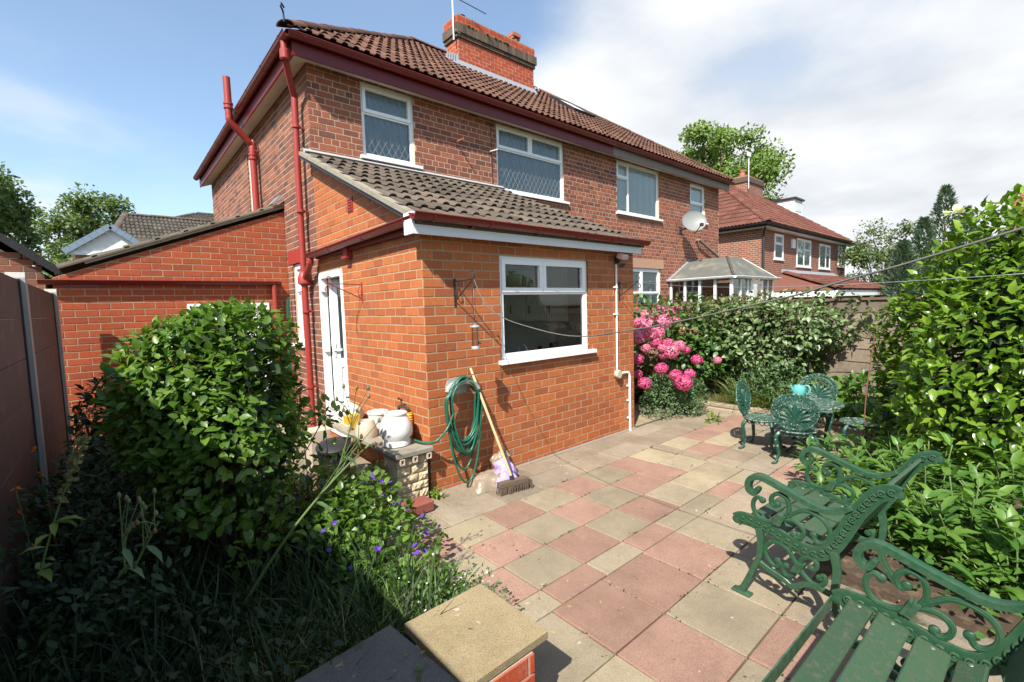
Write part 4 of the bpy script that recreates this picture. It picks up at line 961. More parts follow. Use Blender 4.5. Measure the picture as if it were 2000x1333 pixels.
# seat and back planks follow the band: (s, z, tangent angle, width)
def on_band(t):
    P = catmull([V3(*p) for p in S_['band']], 6); L = [0]
    for i in range(1, len(P)): L.append(L[-1]+np.linalg.norm(P[i]-P[i-1]))
    d = t*L[-1]; i = max(j for j in range(len(L)) if L[j] <= d); i = min(i, len(P)-2)
    return P[i], nrm(P[i+1]-P[i]), L[-1]
def bench(name, label, loc, rz, length, slats, ends=(0, 1)):
    t = thing(name, label, 'bench' if length > .9 else 'chair', loc, rz)
    for e in ends:
        x = e*length
        f = link('end_frame', ENDMESH['seat_rail'], t); f.location = (x, 0, 0)
        for k in ENDMESH:
            if k != 'seat_rail': link(k, ENDMESH[k], f)
    for (tt, w, nm) in slats:
        p, T, L = on_band(tt); Nn = V3(-T[1], T[0])
        if Nn[1] < 0 and abs(Nn[1]) > .3: Nn = -Nn
        if nm == 'back_slat': Nn = -Nn if Nn[0] > 0 else Nn
        c = p+Nn*(-.006); th = .019; g = .0
        m = MB(); n = 1
        corners = [(-w/2, -th), (w/2, -th), (w/2, -.004), (w/2-.005, 0), (-w/2+.005, 0), (-w/2, -.004)]
        poly = [c+T*a+Nn*(b+th*.5) for a, b in corners]
        m.prism([(.012+g, -q[0], q[1]) for q in poly], (length-.024, 0, 0)); s = m.build(nm, MT['slat'], t)
        for x in (.035, length-.035):
            q = c+Nn*(th*.5+.001); mb = MB()
            mb.lathe([(0, .004), (.007, .003), (.009, 0)], 8, (0, 0, 0)); bo = mb.build('bolt', MT['bolt'], s, smooth=True)
            bo.matrix_local = Matrix.Translation((x, -q[0], q[1])) @ Vector((0, -Nn[0], Nn[1])).to_track_quat('Z', 'Y').to_matrix().to_4x4()
    m = MB()
    return t
SL = [(.095, .085, 'seat_slat'), (.205, .105, 'seat_slat'), (.325, .105, 'seat_slat'), (.435, .085, 'seat_slat'), (.61, .10, 'back_slat'), (.735, .10, 'back_slat'), (.865, .13, 'back_slat')]
b1 = bench('garden_chair', 'green cast-iron garden armchair with scroll ends beside the leafy bed', (.585, -2.52, 0), R(-4), .745, SL)
b2 = bench('garden_bench', 'green slatted garden bench cut off by the bottom right corner', (-1.13, -3.105, 0), R(-1.5), 1.27, SL)
m = MB(); m.bar((.02, .004, .43), (1.25, .004, .43), .006, .055, up=(0, 0, 1)); fr_ = m.build('front_rail', MT['green'], b2)
for i in range(22):
    m = MB(); m.lathe([(0, .004), (.0045, .002), (.005, 0)], 6); o = m.build('rivet', MT['green'], fr_, smooth=True); o.matrix_local = Matrix.Translation((.06+i*.053, .008, .445)) @ Matrix.Rotation(R(-90), 4, 'X')

# ------------------------------------------------------------------ round table and fretwork chairs
def ironmat(name, base, c2, flake, thr):
    m = NT(name); col = m.mix(m.noise(12, 5, .6), base, c2)
    f = m.rng(m.noise(38, 8, .7), thr, thr+.05); col = m.mix(f, col, flake)
    col = m.mix(m.rng(m.noise(60, 6, .6), .62, .68, 0, .6), col, (.07, .04, .03))
    return m.done(m.bsdf(col, .5, .4, 0, m.bump(m.noise(70, 6, .6), .5, .004)))
MT['iron'] = ironmat('flaking_green_iron', (.011, .066, .040), (.011, .058, .040), (.42, .44, .40), .60)
MT['ironw'] = ironmat('bare_flaked_iron', (.028, .085, .056), (.02, .062, .042), (.36, .38, .34), .545)
def ringpath(cx, cz, r, n=10, sx=1, sz=1, a0=0, a1=2*math.pi): return [(cx+r*sx*math.cos(a), cz+r*sz*math.sin(a)) for a in np.linspace(a0, a1, n, endpoint=abs(a1-a0) < 6.2)]
def backmap(p): a, b = p; return (a, -.185-.16*max(b-.37, -.05)-.25*max(0, .05-abs(a))*.0+.16*a*a*1.2, b)
CZ = .585
m = MB(); m.tube([backmap(p) for p in ringpath(0, CZ, .198, 36, 1.06, .95)], .0085, 6, closed=True); rim = m
mf = MB()
mf.tube([backmap(p) for p in ringpath(0, CZ, .155, 28, 1.06, .95)], .009, 5, closed=True)
mf.tube([backmap(p) for p in ringpath(0, CZ-.01, .115, 24, 1.06, .95, R(-35), R(215))], .005, 5)
for i in range(25):
    a = R(-62)+R(304)*i/24; mf.tube([backmap(p) for p in ringpath(.1765*1.06*math.cos(a), CZ+.1765*.95*math.sin(a), .0145, 8)], .0075, 5, closed=True)
for i in range(13):
    a = R(-20)+R(220)*i/12; mf.tube([backmap(p) for p in ringpath(.135*1.06*math.cos(a), CZ+.135*.95*math.sin(a), .0125, 7)], .007, 5, closed=True)
for i in range(9):
    a = R(20)+R(140)*i/8; d = V3(math.cos(a), math.sin(a)); o = V3(0, CZ-.125); L = .215-.05*abs(i-4)/4
    pp = [o+d*L*k+V3(-d[1], d[0])*.018*math.sin(math.pi*k)*(1 if i < 4 else -1 if i > 4 else 0) for k in (0, .3, .6, .85, 1)]
    mf.tube([backmap(p) for p in pp], [.008, .014, .020, .018, .006], 6)
for sx in (-1, 1):
    for (cx, cz, r) in ((.06, .445, .022), (.105, .475, .02), (.045, .40, .018), (.09, .425, .014), (.13, .51, .015)): mf.tube([backmap(p) for p in ringpath(sx*cx, cz, r, 9)], .0085, 5, closed=True)
    mf.tube([backmap(p) for p in [(sx*.075, .365), (sx*.085, .40), (sx*.12, .42), (sx*.165, .455)]], .008, 6)
    mf.tube([backmap(p) for p in [(sx*.02, .36), (sx*.022, .42), (sx*.012, .47)]], .007, 5)
legs = []
for sx, sy in ((-1, -1), (1, -1), (-1, 1), (1, 1)):
    q = MB(); q.tube(catmull([(sx*.13, sy*.125, .345), (sx*.165, sy*.155, .29), (sx*.155, sy*.15, .20), (sx*.14, sy*.14, .11), (sx*.155, sy*.155, .04), (sx*.18, sy*.175, .012), (sx*.195, sy*.188, .010)], 5), [.022]*6+[.020]*6+[.017]*6+[.013]*6+[.014]*5+[.016]*2, 7)
    legs.append(q)
ap = MB()
for i in range(22):
    a = 2*math.pi*i/22; d = V3(math.cos(a), math.sin(a)); c = d*.175; tt = V3(-d[1], d[0])
    r_ = .024 if abs(abs(math.sin(2*a))) > .5 else .015
    ap.tube([(c[0]+tt[0]*r_*math.cos(q), c[1]+tt[1]*r_*math.cos(q), .335+r_*math.sin(q)) for q in np.linspace(0, 2*math.pi, 8, endpoint=False)], .006, 5, closed=True)
seat = MB(); seat.lathe([(0, .362), (.05, .360), (.10, .363), (.16, .362), (.188, .368), (.20, .372), (.205, .362), (.195, .348), (.0, .350)], 30)
def iron_chair(label, loc, rz):
    t = thing('iron_chair', label, 'chair', loc, rz, 'fretwork chairs around the round table')
    b = link('backrest', CHM['rim'], t); link('fretwork', CHM['fret'], b); s = link('seat', CHM['seat'], t); link('apron', CHM['apron'], s)
    for i in range(4): l = link('leg', CHM['leg%d' % i], t)
    return t
CHM = {}
for k, mb, mt in [('rim', rim, 'ironw'), ('fret', mf, 'iron'), ('seat', seat, 'ironw'), ('apron', ap, 'iron')]+[('leg%d' % i, q, 'iron') for i, q in enumerate(legs)]:
    o = mb.build(k, MT[mt], None, smooth=True); CHM[k] = o.data; bpy.data.objects.remove(o)
def facing(d): return math.atan2(-d[0], d[1])
iron_chair('green fretwork chair nearest the camera with its back turned', (3.25, -2.0, 0), facing((.96, .27)))
iron_chair('green fretwork chair at the left of the table seen edge-on', (3.50, -1.58, 0), facing((.05, -1)))
iron_chair('green fretwork chair behind the table with turquoise jug before it', (4.32, -1.87, 0), facing((-1, -.12)))
iron_chair('green fretwork chair at the right of the table among leaves', (3.98, -2.42, 0), facing((-.25, 1)))
tb = thing('iron_table', 'round flaking cast-iron garden table between four fretwork chairs', 'table', (3.72, -1.97, 0))
m = MB(); m.lathe([(0, .568), (.12, .57), (.30, .569), (.325, .574), (.34, .570), (.345, .556), (.33, .545), (0, .552)], 40); m.build('table_top', MT['ironw'], tb, smooth=True)
for i in range(3):
    a = 2*math.pi*i/3+.4; m = MB(); m.tube(catmull([(.05*math.cos(a), .05*math.sin(a), .55), (.12*math.cos(a), .12*math.sin(a), .45), (.06*math.cos(a), .06*math.sin(a), .28), (.14*math.cos(a), .14*math.sin(a), .09), (.24*math.cos(a), .24*math.sin(a), .012)], 5), .016, 7); m.build('leg', MT['iron'], tb, smooth=True)
MT['turq'] = plain('turquoise_plastic', (.10, .42, .39), (.085, .36, .34), 3, .35, .5)
jug = thing('watering_jug', 'turquoise plastic jug standing on the round iron table', 'jug', (3.93, -1.82, .572)); jug.scale = (.8, .8, .8)
m = MB(); m.lathe([(0, 0), (.055, 0), (.07, .02), (.085, .10), (.08, .15), (.06, .18), (.052, .18), (.05, .15)], 18); m.build('body', MT['turq'], jug, smooth=True)
m = MB(); m.tube(catmull([(.05, -.06, .165), (.05, -.11, .17), (.045, -.13, .10), (.05, -.085, .04)], 5), .012, 7); m.build('handle', MT['turq'], jug, smooth=True)
m = MB(); m.tube(catmull([(-.05, .03, .05), (-.10, .05, .12), (-.13, .07, .19)], 4), [.022, .02, .019, .018, .017, .016, .015, .014, .014], 8); m.build('spout', MT['turq'], jug, smooth=True)
# ------------------------------------------------------------------ things at the house wall
MT['vstone'] = plain('reconstituted_stone', (.50, .42, .27), (.40, .33, .21), 10, .95, .15, bump=.9, bscale=45, vary=.12)
shelf = thing('slab_shelf', 'mossy concrete slab shelf on a pale stone pier beside the back door', 'shelf', (0, 0, 0))
m = MB(); m.bbox((-.40, -.115, .455), (-.028, .58, .505), .008); m.build('slab', MT['conc'], shelf)
m = MB(); m.bbox((-.40, .588, .455), (-.028, 1.26, .503), .008); m.build('slab', MT['conc'], shelf)
m = MB(); m.bbox((-.39, 1.268, .455), (-.028, 1.80, .506), .008); m.build('slab', MT['conc'], shelf)
def rough_block(x0, x1, y0, y1, z0, z1, bul=.014):
    n, k = 7, 4; vs = []; fs = []
    def pt(u, w): return (x0+(x1-x0)*u, y0-bul*math.sin(math.pi*min(max(u*1.04-.02, 0), 1))**.35*math.sin(math.pi*w)**.5-(rnd.uniform(-.006, .008) if 0 < u < 1 and 0 < w < 1 else 0), z0+(z1-z0)*w)
    for j in range(k+1):
        for i in range(n+1): vs.append(pt(i/n, j/k))
    for j in range(k):
        for i in range(n): fs.append((j*(n+1)+i, j*(n+1)+i+1, (j+1)*(n+1)+i+1, (j+1)*(n+1)+i))
    o = len(vs); vs += [(x0, y1, z0), (x1, y1, z0), (x1, y1, z1), (x0, y1, z1)]
    a, b, c, d = 0, n, k*(n+1)+n, k*(n+1)
    fs += [tuple([o]+[j*(n+1) for j in range(k, -1, -1)][::-1]+[o+3])[::-1], tuple([o+1, o+2]+[j*(n+1)+n for j in range(k, -1, -1)]), tuple([o+3]+[d+i for i in range(n+1)]+[o+2])[::-1]]
    m = MB(); m.add(vs, fs); return m
pierm = MB(); pierm.box((-.365, -.06, -.05), (-.075, .20, .455)); pier = pierm.build('pier', MT['mort'], shelf)
z = -.03; row = 0
while z < .44:
    cut = -.245 if row % 2 == 0 else -.165
    for (xa, xb) in ((-.375, cut), (cut, -.068)):
        if row % 2 == 0: cutx = cut
        rough_block(xa+.003, xb-.003, -.068, .0, z+.003, min(z+.078, .452)-.003).build('stone', MT['vstone'], pier)
    z += .078; row += 1
MT['paver'] = brickmat('paver_red', [(0, (.23, .07, .05)), (1, (.26, .08, .055))], (.16, .07, .06), .75)
m = MB(); m.bbox((-.40, -.30, .002), (-.155, -.135, .10), .012); o = tag(m.build('loose_brick', MT['paver']), 'dark red block paver lying on the patio before the stone pier', 'brick')
# pots on the shelf
MT['glaze'] = plain('white_glaze', (.66, .645, .61), (.60, .585, .55), 5, .15, .6)
MT['cream'] = plain('cream_pot', (.52, .44, .345), (.43, .35, .265), 9, .6, .3, dirt=(.42, .34, .24), dthr=(.55, .75), dscale=11)
MT['pinkpot'] = plain('pink_white_pot', (.74, .55, .46), (.62, .44, .36), 6, .6, .3)
m = MB(); m.lathe([(0, 0), (.115, 0), (.125, .008), (.125, .045), (.118, .055), (.145, .10), (.150, .14), (.140, .20), (.112, .255), (.098, .275), (.105, .285), (.105, .298), (.09, .30), (.08, .28), (.0, .27)], 36); tag(m.build('glazed_pot', MT['glaze'], smooth=True, loc=(-.245, .17, .506)), 'big glossy white bulbous pot on the end of the slab shelf', 'pot', 'pots on the slab shelf')
m = MB(); m.lathe([(0, 0), (.10, 0), (.105, .03), (.103, .08), (.085, .14), (.070, .165), (.062, .165), (.055, .12), (0, .11)], 28); tag(m.build('flower_pot', MT['cream'], smooth=True, loc=(-.335, .63, .505)), 'squat cream flower pot on the shelf behind the big white pot', 'pot', 'pots on the slab shelf')
m = MB(); m.lathe([(0, 0), (.07, 0), (.095, .12), (.10, .17), (.108, .175), (.108, .195), (.09, .195), (.08, .15), (0, .14)], 28); tag(m.build('flower_pot', MT['glaze'], smooth=True, loc=(-.13, .80, .505)), 'white rimmed pot by the wall on the slab shelf', 'pot', 'pots on the slab shelf')
m = MB(); m.lathe([(0, 0), (.09, 0), (.10, .10), (.095, .17), (.06, .205), (.0, .21)], 24); tag(m.build('flower_pot', MT['pinkpot'], smooth=True, loc=(-.115, .50, .505)), 'pinkish rounded pot against the wall under the garden tap', 'pot', 'pots on the slab shelf')
m = MB()
for i in range(11): m.lathe([(.055, .0), (.075, .004), (.075, .014), (.055, .018)], 14, (-.28+rnd.uniform(-.05, .05), 1.42+rnd.uniform(-.09, .09), .506+i*.016))
MT['cloth'] = plain('white_rag', (.60, .585, .55), (.5, .48, .45), 9, .9, .1)
n = 12; m = MB(); vs = []
for j in range(7):
    for i in range(16):
        a = 2*math.pi*i/16; r = [.15, .165, .15, .12, .08, .04, .001][j]*(1+.14*math.sin(3*a+j)+.08*math.sin(7*a+2*j)); vs.append((r*math.cos(a), r*math.sin(a)*1.15, [0, .04, .10, .15, .18, .20, .205][j]+.012*math.sin(5*a)*(j < 6)))
m.add(vs, [(j*16+i, j*16+(i+1) % 16, (j+1)*16+(i+1) % 16, (j+1)*16+i) for j in range(6) for i in range(16)]); tag(m.build('crumpled_bag', MT['cloth'], smooth='all', loc=(-.21, 1.40, .508)), 'crumpled white bag on the shelf next to the door', 'bag')
MT['yel'] = plain('yellow_plastic', (.70, .38, .03), (.62, .33, .03), 4, .45, .4)
m = MB(); m.prism([(-.055, -.05, 0), (.055, -.05, 0), (.07, -.06, .14), (-.07, -.06, .14)], (0, .11, 0)); tag(m.build('yellow_tub', MT['yel'], loc=(-.30, 1.08, .505)), 'small bright yellow plastic tub on the slab shelf', 'tub')
m = MB(); m.box((0, 0, 0), (.05, .44, .045)); m.box((.006, -.002, .006), (.044, 0, .039)); o = tag(m.build('plastic_trim', MT['cream'], loc=(-.395, .98, .507)), 'length of white plastic trunking lying along the shelf edge', 'trim'); o.rotation_euler = (0, 0, R(-6))
for i, (x, y) in enumerate(((-.34, -.118), (-.215, -.118), (-.075, -.118))):
    m = MB(); m.box((-.022, 0, 0), (.022, .02, -.008)); m.box((-.022, 0, -.052), (.022, .02, -.044)); m.box((-.022, 0, -.044), (-.013, .02, -.008)); m.box((.013, 0, -.044), (.022, .02, -.008)); m.build('shelf_clip', MT['cream'], shelf, loc=(x, y, .452))
# tap
MT['brass'] = plain('tarnished_brass', (.10, .09, .06), (.06, .055, .045), 20, .5, .4, metal=.6)
tap = thing('garden_tap', 'old brass garden tap with yellow lagged pipe on the side wall', 'tap', (-.0, .30, .5))
m = MB(); m.tube([(-.045, 0, .02), (-.045, 0, .25)], .036, 12)
for k in range(9): m.lathe([(.034, .03+k*.024), (.043, .038+k*.024), (.034, .048+k*.024)], 12, (-.045, 0, 0))
m.build('pipe_lagging', MT['yel'], tap, smooth=True)
m = MB(); m.tube(catmull([(-.045, 0, .25), (-.05, .0, .29), (-.06, .05, .30), (-.065, .12, .295), (-.068, .15, .27), (-.07, .152, .18)], 5), .016, 8); m.build('spout', MT['brass'], tap, smooth=True)
m = MB(); m.tube([(-.06, .09, .30), (-.06, .12, .36)], .008, 6); m.tube([(-.06, .095, .37), (-.06, .165, .36)], .007, 6); m.tube([(-.085, .125, .385), (-.035, .13, .345)], .007, 6); m.build('handle', MT['brass'], tap)
MT['hosegreen'] = plain('green_hose', (.012, .115, .068), (.010, .09, .055), 20, .35, .45, dirt=(.10, .17, .13), dthr=(.6, .75), dscale=30)
m = MB(); m.lathe([(.014, .10), (.020, .11), (.022, .16), (.016, .185)], 10, (-.07, .152, 0)); m.build('hose_connector', MT['turq'], tap, smooth=True)
# hose on its hanger
hg = thing('hose_hanger', 'curved grey metal hose hanger screwed to the orange wall', 'hanger', (.315, 0, .96))
MT['galv'] = plain('galvanised_metal', (.48, .49, .48), (.36, .37, .36), 14, .4, .5, metal=.4)
m = MB(); n = 14; vs = []
for yy, rr in ((-.015, .115), (-.15, .105), (-.165, .14)):
    for i in range(n+1): a = R(15)+R(150)*i/n; vs.append((rr*math.cos(a)*1.25, yy, rr*math.sin(a)-.03))
fs = [(g*(n+1)+i, g*(n+1)+i+1, (g+1)*(n+1)+i+1, (g+1)*(n+1)+i) for g in range(2) for i in range(n)]
m.add(vs, fs); m.add([(v[0]*.97, v[1], v[2]-.004) for v in vs], [f[::-1] for f in fs]); m.build('saddle', MT['galv'], hg, smooth=True)
m = MB(); m.prism([(-.13, -.004, .03), (-.10, -.004, .10), (0, -.004, .12), (.10, -.004, .10), (.13, -.004, .03), (.10, -.004, -.04), (-.10, -.004, -.04)], (0, -.012, 0)); m.build('back_plate', MT['galv'], hg)
hose = thing('garden_hose', 'coiled dark green garden hose hanging on the extension wall', 'hose', (.315, -.09, .90))
path = []; hr = random.Random(3); loops = 11
for l in range(loops):
    dep = hr.uniform(.42, .60) if l not in (4, 8) else (.83 if l == 4 else .70); wd = hr.uniform(.14, .21); off = hr.uniform(-.03, .05); yy = -.03-.011*(l % 6)+.02
    for k in range(16):
        a = 2*math.pi*k/16+math.pi/2; ca, sa = math.cos(a), math.sin(a)
        z_ = (.155+.01*(l % 5)) * sa if sa > 0 else dep*abs(sa)**1.15*-1
        x_ = (wd*(1-.0*sa) if sa < .2 else .13+.01*(l % 4))*ca+(off if sa < 0 else 0)*abs(sa)
        path.append((x_, yy+.02*(1 if sa < -.3 else 0), z_))
m = MB(); m.tube(catmull(path, 3), .0105, 7); m.build('coil', MT['hosegreen'], hose, smooth='all')
m = MB(); m.tube(catmull([(-.12, -.05, -.10), (-.20, -.05, -.25), (-.315, -.045, -.345), (-.38, .03, -.37), (-.42, .12, -.365), (-.43, .20, -.36)], 6), .0105, 7); m.build('tail', MT['hosegreen'], hose, smooth='all')
# broom
broom = thing('broom', 'wooden broom leaning on the wall in front of the sand bag', 'broom', (.60, -.47, 0))
MT['handle'] = plain('broom_handle', (.55, .40, .22), (.46, .32, .17), 9, .6, .3, stretch=(14, 14, 1))
MT['bristle'] = plain('brown_bristle', (.17, .125, .09), (.11, .08, .06), 40, .9, .1, bump=.8, bscale=160)
m = MB(); A = V3(.0, .0, .10); B = V3(.462-.60, -.04+.47, 1.155); m.tube([A, A+(B-A)*.5, B-nrm(B-A)*.01, B], [.0135, .0135, .0125, .008], 10); m.build('handle', MT['handle'], broom, smooth=True)
m = MB(); m.tube([B-nrm(B-A)*.07+V3(-.025, 0, 0), B-nrm(B-A)*.065+V3(0, -.018, 0), B-nrm(B-A)*.06+V3(.03, 0, .006)], .004, 5); m.tube([B-nrm(B-A)*.08+V3(-.02, 0, -.01), B-nrm(B-A)*.07+V3(.012, .014, 0), B-nrm(B-A)*.05+V3(.02, .03, .02)], .004, 5); m.build('cord', MT['black'], broom)
hx = nrm((.985, -.17, 0)); hy = nrm((.17, .985, 0)); hw = .155
def hp(a, b, z): q = hx*a+hy*b; return (q[0], q[1], z)
m = MB(); m.add([hp(a, b, z) for z in (.075, .115) for a, b in ((-hw, -.035), (hw, -.035), (hw, .035), (-hw, .035))], [(3, 2, 1, 0), (4, 5, 6, 7), (0, 1, 5, 4), (1, 2, 6, 5), (2, 3, 7, 6), (3, 0, 4, 7)]); m.build('head', MT['bristle'], broom)
m = MB(); m.tube([A+V3(0, 0, -.02), A+(B-A)*.05], .02, 10); m.build('socket', MT['metald'], broom)
m = MB()
for i in range(30):
    for j in range(6):
        a = -hw+.008+i*(2*hw-.016)/25; b = -.03+j*.015; s1 = rnd.uniform(-.012, .012)
        m.tube([hp(a, b, .08), hp(a*1.05+s1, b*1.25+rnd.uniform(-.008, .008), .003)], [.0045, .0035], 4, cap=False)
m.build('bristles', MT['bristle'], broom, kind='stuff')
# sand bag
MT['bagp'] = plain('purple_plastic', (.33, .24, .54), (.40, .32, .60), 9, .3, .5, bump=.6, bscale=22)
MT['bagc'] = plain('clear_plastic_over_sand', (.27, .21, .15), (.20, .155, .11), 12, .3, .5, bump=.6, bscale=24, dirt=(.38, .35, .32), dthr=(.55, .7), dscale=16)
bag = thing('sand_bag', 'half-empty purple and clear plastic sand bag slumped against the wall', 'bag', (.56, -.20, 0), R(-14))
def pillow(sx, sy, sz, seed, nx=16, ny=12):
    q = random.Random(seed); f = [(q.uniform(2, 6), q.uniform(0, 6), q.uniform(2, 6), q.uniform(0, 6)) for _ in range(5)]; top, bot = [], []
    for j in range(ny+1):
        for i in range(nx+1):
            u, w = 2*i/nx-1, 2*j/ny-1; e = (max(0, 1-abs(u)**3.2)*max(0, 1-abs(w)**3.2))**.5
            d = sum(math.sin(a*u*2+b)*math.sin(c*w*2+d_) for a, b, c, d_ in f)*.035
            top.append((u*sx, w*sy, sz*e*(1+d*2)+d*.04)); bot.append((u*sx, w*sy, 0.0))
    m = MB(); n = (nx+1)
    m.add(top, [(j*n+i, j*n+i+1, (j+1)*n+i+1, (j+1)*n+i) for j in range(ny) for i in range(nx)]); m.add(bot, [((j+1)*n+i, (j+1)*n+i+1, j*n+i+1, j*n+i) for j in range(ny) for i in range(nx)])
    return m
m = pillow(.21, .13, .135, 4); o = m.build('sand_body', MT['bagc'], bag, smooth='all')
m = pillow(.125, .15, .14, 9); o = m.build('bag_print', MT['bagp'], bag, smooth='all'); o.location = (.11, -.015, .006); o.rotation_euler = (0, R(-4), 0)
m = pillow(.08, .12, .09, 5); o = m.build('bag_neck', MT['bagp'], bag, smooth='all'); o.location = (.17, .05, .12); o.rotation_euler = (R(60), R(-25), R(10))
m = pillow(.10, .05, .05, 6); o = m.build('torn_flap', MT['bagc'], bag, smooth='all'); o.location = (.14, .10, .22); o.rotation_euler = (R(20), R(-25), R(-10))
MT['print'] = plain('white_print', (.75, .72, .78), None, 3, .5)
for i, (tx, zz_) in enumerate((('SAND', .148), ('PLAY', .142))):
    cu_ = bpy.data.curves.new('lettering', 'FONT'); cu_.body = tx; cu_.size = .062; cu_.extrude = .0015; cu_.align_x = 'CENTER'; cu_.materials.append(MT['print'])
    o = bpy.data.objects.new('lettering', cu_); me_ = bpy.data.meshes.new_from_object(o); bpy.data.objects.remove(o); o = link('lettering', me_, bag); o.location = (.115, -.075+.06*i, .104+.037*i); o.rotation_euler = (R(33), 0, 0)
    o.rotation_euler = (Matrix.Rotation(R(36), 4, 'X') @ Matrix.Rotation(R(180), 4, 'Z')).to_euler()
# hanging brackets
def bracket(label, frm, L, h, mat, cat='bracket'):
    t = thing('hanging_bracket', label, cat, tuple(frm.p(0, 0, 0)))
    F = Fr((0, 0, 0), frm.U, frm.N)
    m = MB(); F.box(m, -.011, .011, .0, .006, -h, 0); m.build('wall_plate', mat, t)
    m = MB(); m.tube([F.p(0, .006, -.03), F.p(0, L, -.02)], .006, 6); m.build('top_arm', mat, t)
    m = MB(); m.tube([F.p(0, .006, -h*.78), F.p(0, L, -.02)], .006, 6); m.build('stay', mat, t)
    m = MB(); m.tube(catmull([F.p(0, L, -.02), F.p(0, L+.02, .02), F.p(0, L+.005, .055), F.p(0, L-.02, .045), F.p(0, L-.012, .02)], 4), .006, 6); m.build('end_curl', mat, t, smooth=True)
    m = MB(); m.tube(catmull([F.p(0, L+.0, -.03), F.p(0, L+.028, -.06), F.p(0, L+.03, -.095), F.p(0, L+.002, -.10), F.p(0, L-.006, -.08)], 4), .006, 6); m.build('hook', mat, t, smooth=True)
    m = MB(); m.tube(catmull([F.p(0, .02, -.04), F.p(0, .05, -.10), F.p(0, .03, -.16), F.p(0, .012, -.12)], 4), .005, 6); m.build('scroll', mat, t, smooth=True)
    return t
bracket('black iron hanging bracket left of the kitchen window', Fr((.342, 0, 2.02), X_, -Y_), .30, .27, MT['black'])
bracket('black iron hanging bracket at the right end of the extension', Fr((2.935, 0, 2.03), X_, -Y_), .29, .26, MT['black'])
bracket('red painted hanging bracket beside the open back door', Fr((0, 1.33, 2.06), Y_, -X_), .37, .24, MT['redp'])
# bird feeder
fd = thing('bird_feeder', 'clear tube bird feeder hanging from the left black bracket', 'feeder', (.342, -.30, 1.92))
m = MB()
for s in (-.012, .012): m.tube([(s, 0, 0), (s, 0, -.20), (0, 0, -.30), (s*3, 0, -.345)], .0025, 5)
m.build('wire', MT['black'], fd)
m = MB(); m.lathe([(0, -.33), (.045, -.345), (.047, -.355), (.034, -.36)], 16); m.build('lid', MT['galv'], fd, smooth=True)
m = MB(); m.lathe([(.034, -.36), (.034, -.53)], 16); MT['clear'] = glassmat('clear_plastic', (.86, .83, .80), .08); m.build('tube', MT['clear'], fd, smooth=True)
m = MB(); m.lathe([(.034, -.53), (.038, -.535), (.038, -.555), (.0, -.56)], 16); m.build('base', MT['galv'], fd, smooth=True)
m = MB(); m.tube([(.02, -.03, -.49), (.034, -.045, -.50)], .016, 8); m.build('feeding_port', MT['black'], fd)
MT['orange'] = plain('orange_plastic', (.62, .09, .03), None, 4, .4)
m = MB(); m.tube([(2.935, -.27, 1.94), (2.935, -.27, 1.68)], .002, 4); m.lathe([(0, 1.66), (.022, 1.665), (.02, 1.685), (0, 1.69)], 10, (2.935, -.27, 0)); tag(m.build('line_weight', MT['orange']), 'small orange tag hanging from the right black bracket', 'tag')
# flood light and conduit
fl = thing('flood_light', 'small outdoor flood light under the fascia at the extension corner', 'lamp', (2.86, 0, 2.36))
MT['lampp'] = plain('pinkish_lamp_body', (.62, .44, .42), (.5, .36, .34), 9, .6, .3)
m = MB(); m.bbox((-.06, -.17, -.02), (.06, -.06, .05), .012); o = m.build('housing', MT['lampp'], fl); o.rotation_euler = (R(20), 0, 0)
m = MB(); m.box((-.05, -.176, -.03), (.05, -.172, .03)); o = m.build('lens', MT['metald'], fl); o.rotation_euler = (R(50), 0, 0)
m = MB(); m.box((-.02, -.07, -.10), (.02, -.002, -.02)); m.build('mount', MT['black'], fl)
cd = thing('cable_conduit', 'white cable conduit with junction box running down the extension wall', 'conduit', (0, 0, 0))
m = MB(); m.tube([(2.85, -.02, 2.24), (2.845, -.02, .86)], .012, 8); m.build('tube', MT['white'], cd, smooth=True)
m = MB(); m.tube(catmull([(2.86, -.025, .81), (3.02, -.025, .81), (3.085, -.025, .80), (3.115, -.025, .74), (3.117, -.025, .6), (3.118, -.025, -.02)], 5), .017, 8); m.build('tube', MT['white'], cd, smooth=True)
m = MB(); m.lathe([(0, -.03), (.05, -.03), (.055, -.02), (.055, .02), (.05, .03), (0, .03)], 14); o = m.build('junction_box', MT['cream'], cd, smooth=True); o.location = (2.845, -.035, .81); o.rotation_euler = (R(90), 0, 0)
for z_ in (.62, .42, .18): m = MB(); m.box((3.075, -.03, z_-.008), (3.12, -.001, z_+.008)); m.build('clip', MT['white'], cd)
for z_ in (1.95, 1.6): m = MB(); m.box((2.80, -.034, z_-.01), (2.862, -.001, z_+.01)); m.build('clip', MT['white'], cd)
# washing line: hangs from the left bracket towards a post out of frame
def rayp(x, y): return cf+(x-1000)/FPX*cr-(y-666.5)/FPX*cu
B0 = V3(.345, -.31, 1.99); E0 = CAMP+rayp(2040, 433)*1.25; nv = np.cross(E0-B0, (0, 0, 1))
pts = [B0]
for (x, y) in ((945, 590), (980, 620), (1040, 641), (1100, 655), (1150, 657), (1200, 650), (1282, 637), (1365, 620), (1448, 601), (1558, 576), (1640, 551), (1750, 521), (1880, 482), (2040, 433)):
    d = rayp(x, y); pts.append(CAMP+d*(((B0-CAMP)@nv)/(d@nv)))
MT['rope'] = plain('washing_line', (.15, .145, .125), (.10, .095, .085), 60, .8, .2)
m = MB(); m.tube(catmull(pts, 4), .0040, 6); tag(m.build('washing_line', MT['rope'], smooth='all'), 'thick grey washing line sagging across the garden from the left bracket', 'washing line')
B1 = V3(2.935, -.29, 2.0); E1 = CAMP+rayp(2040, 532)*1.9
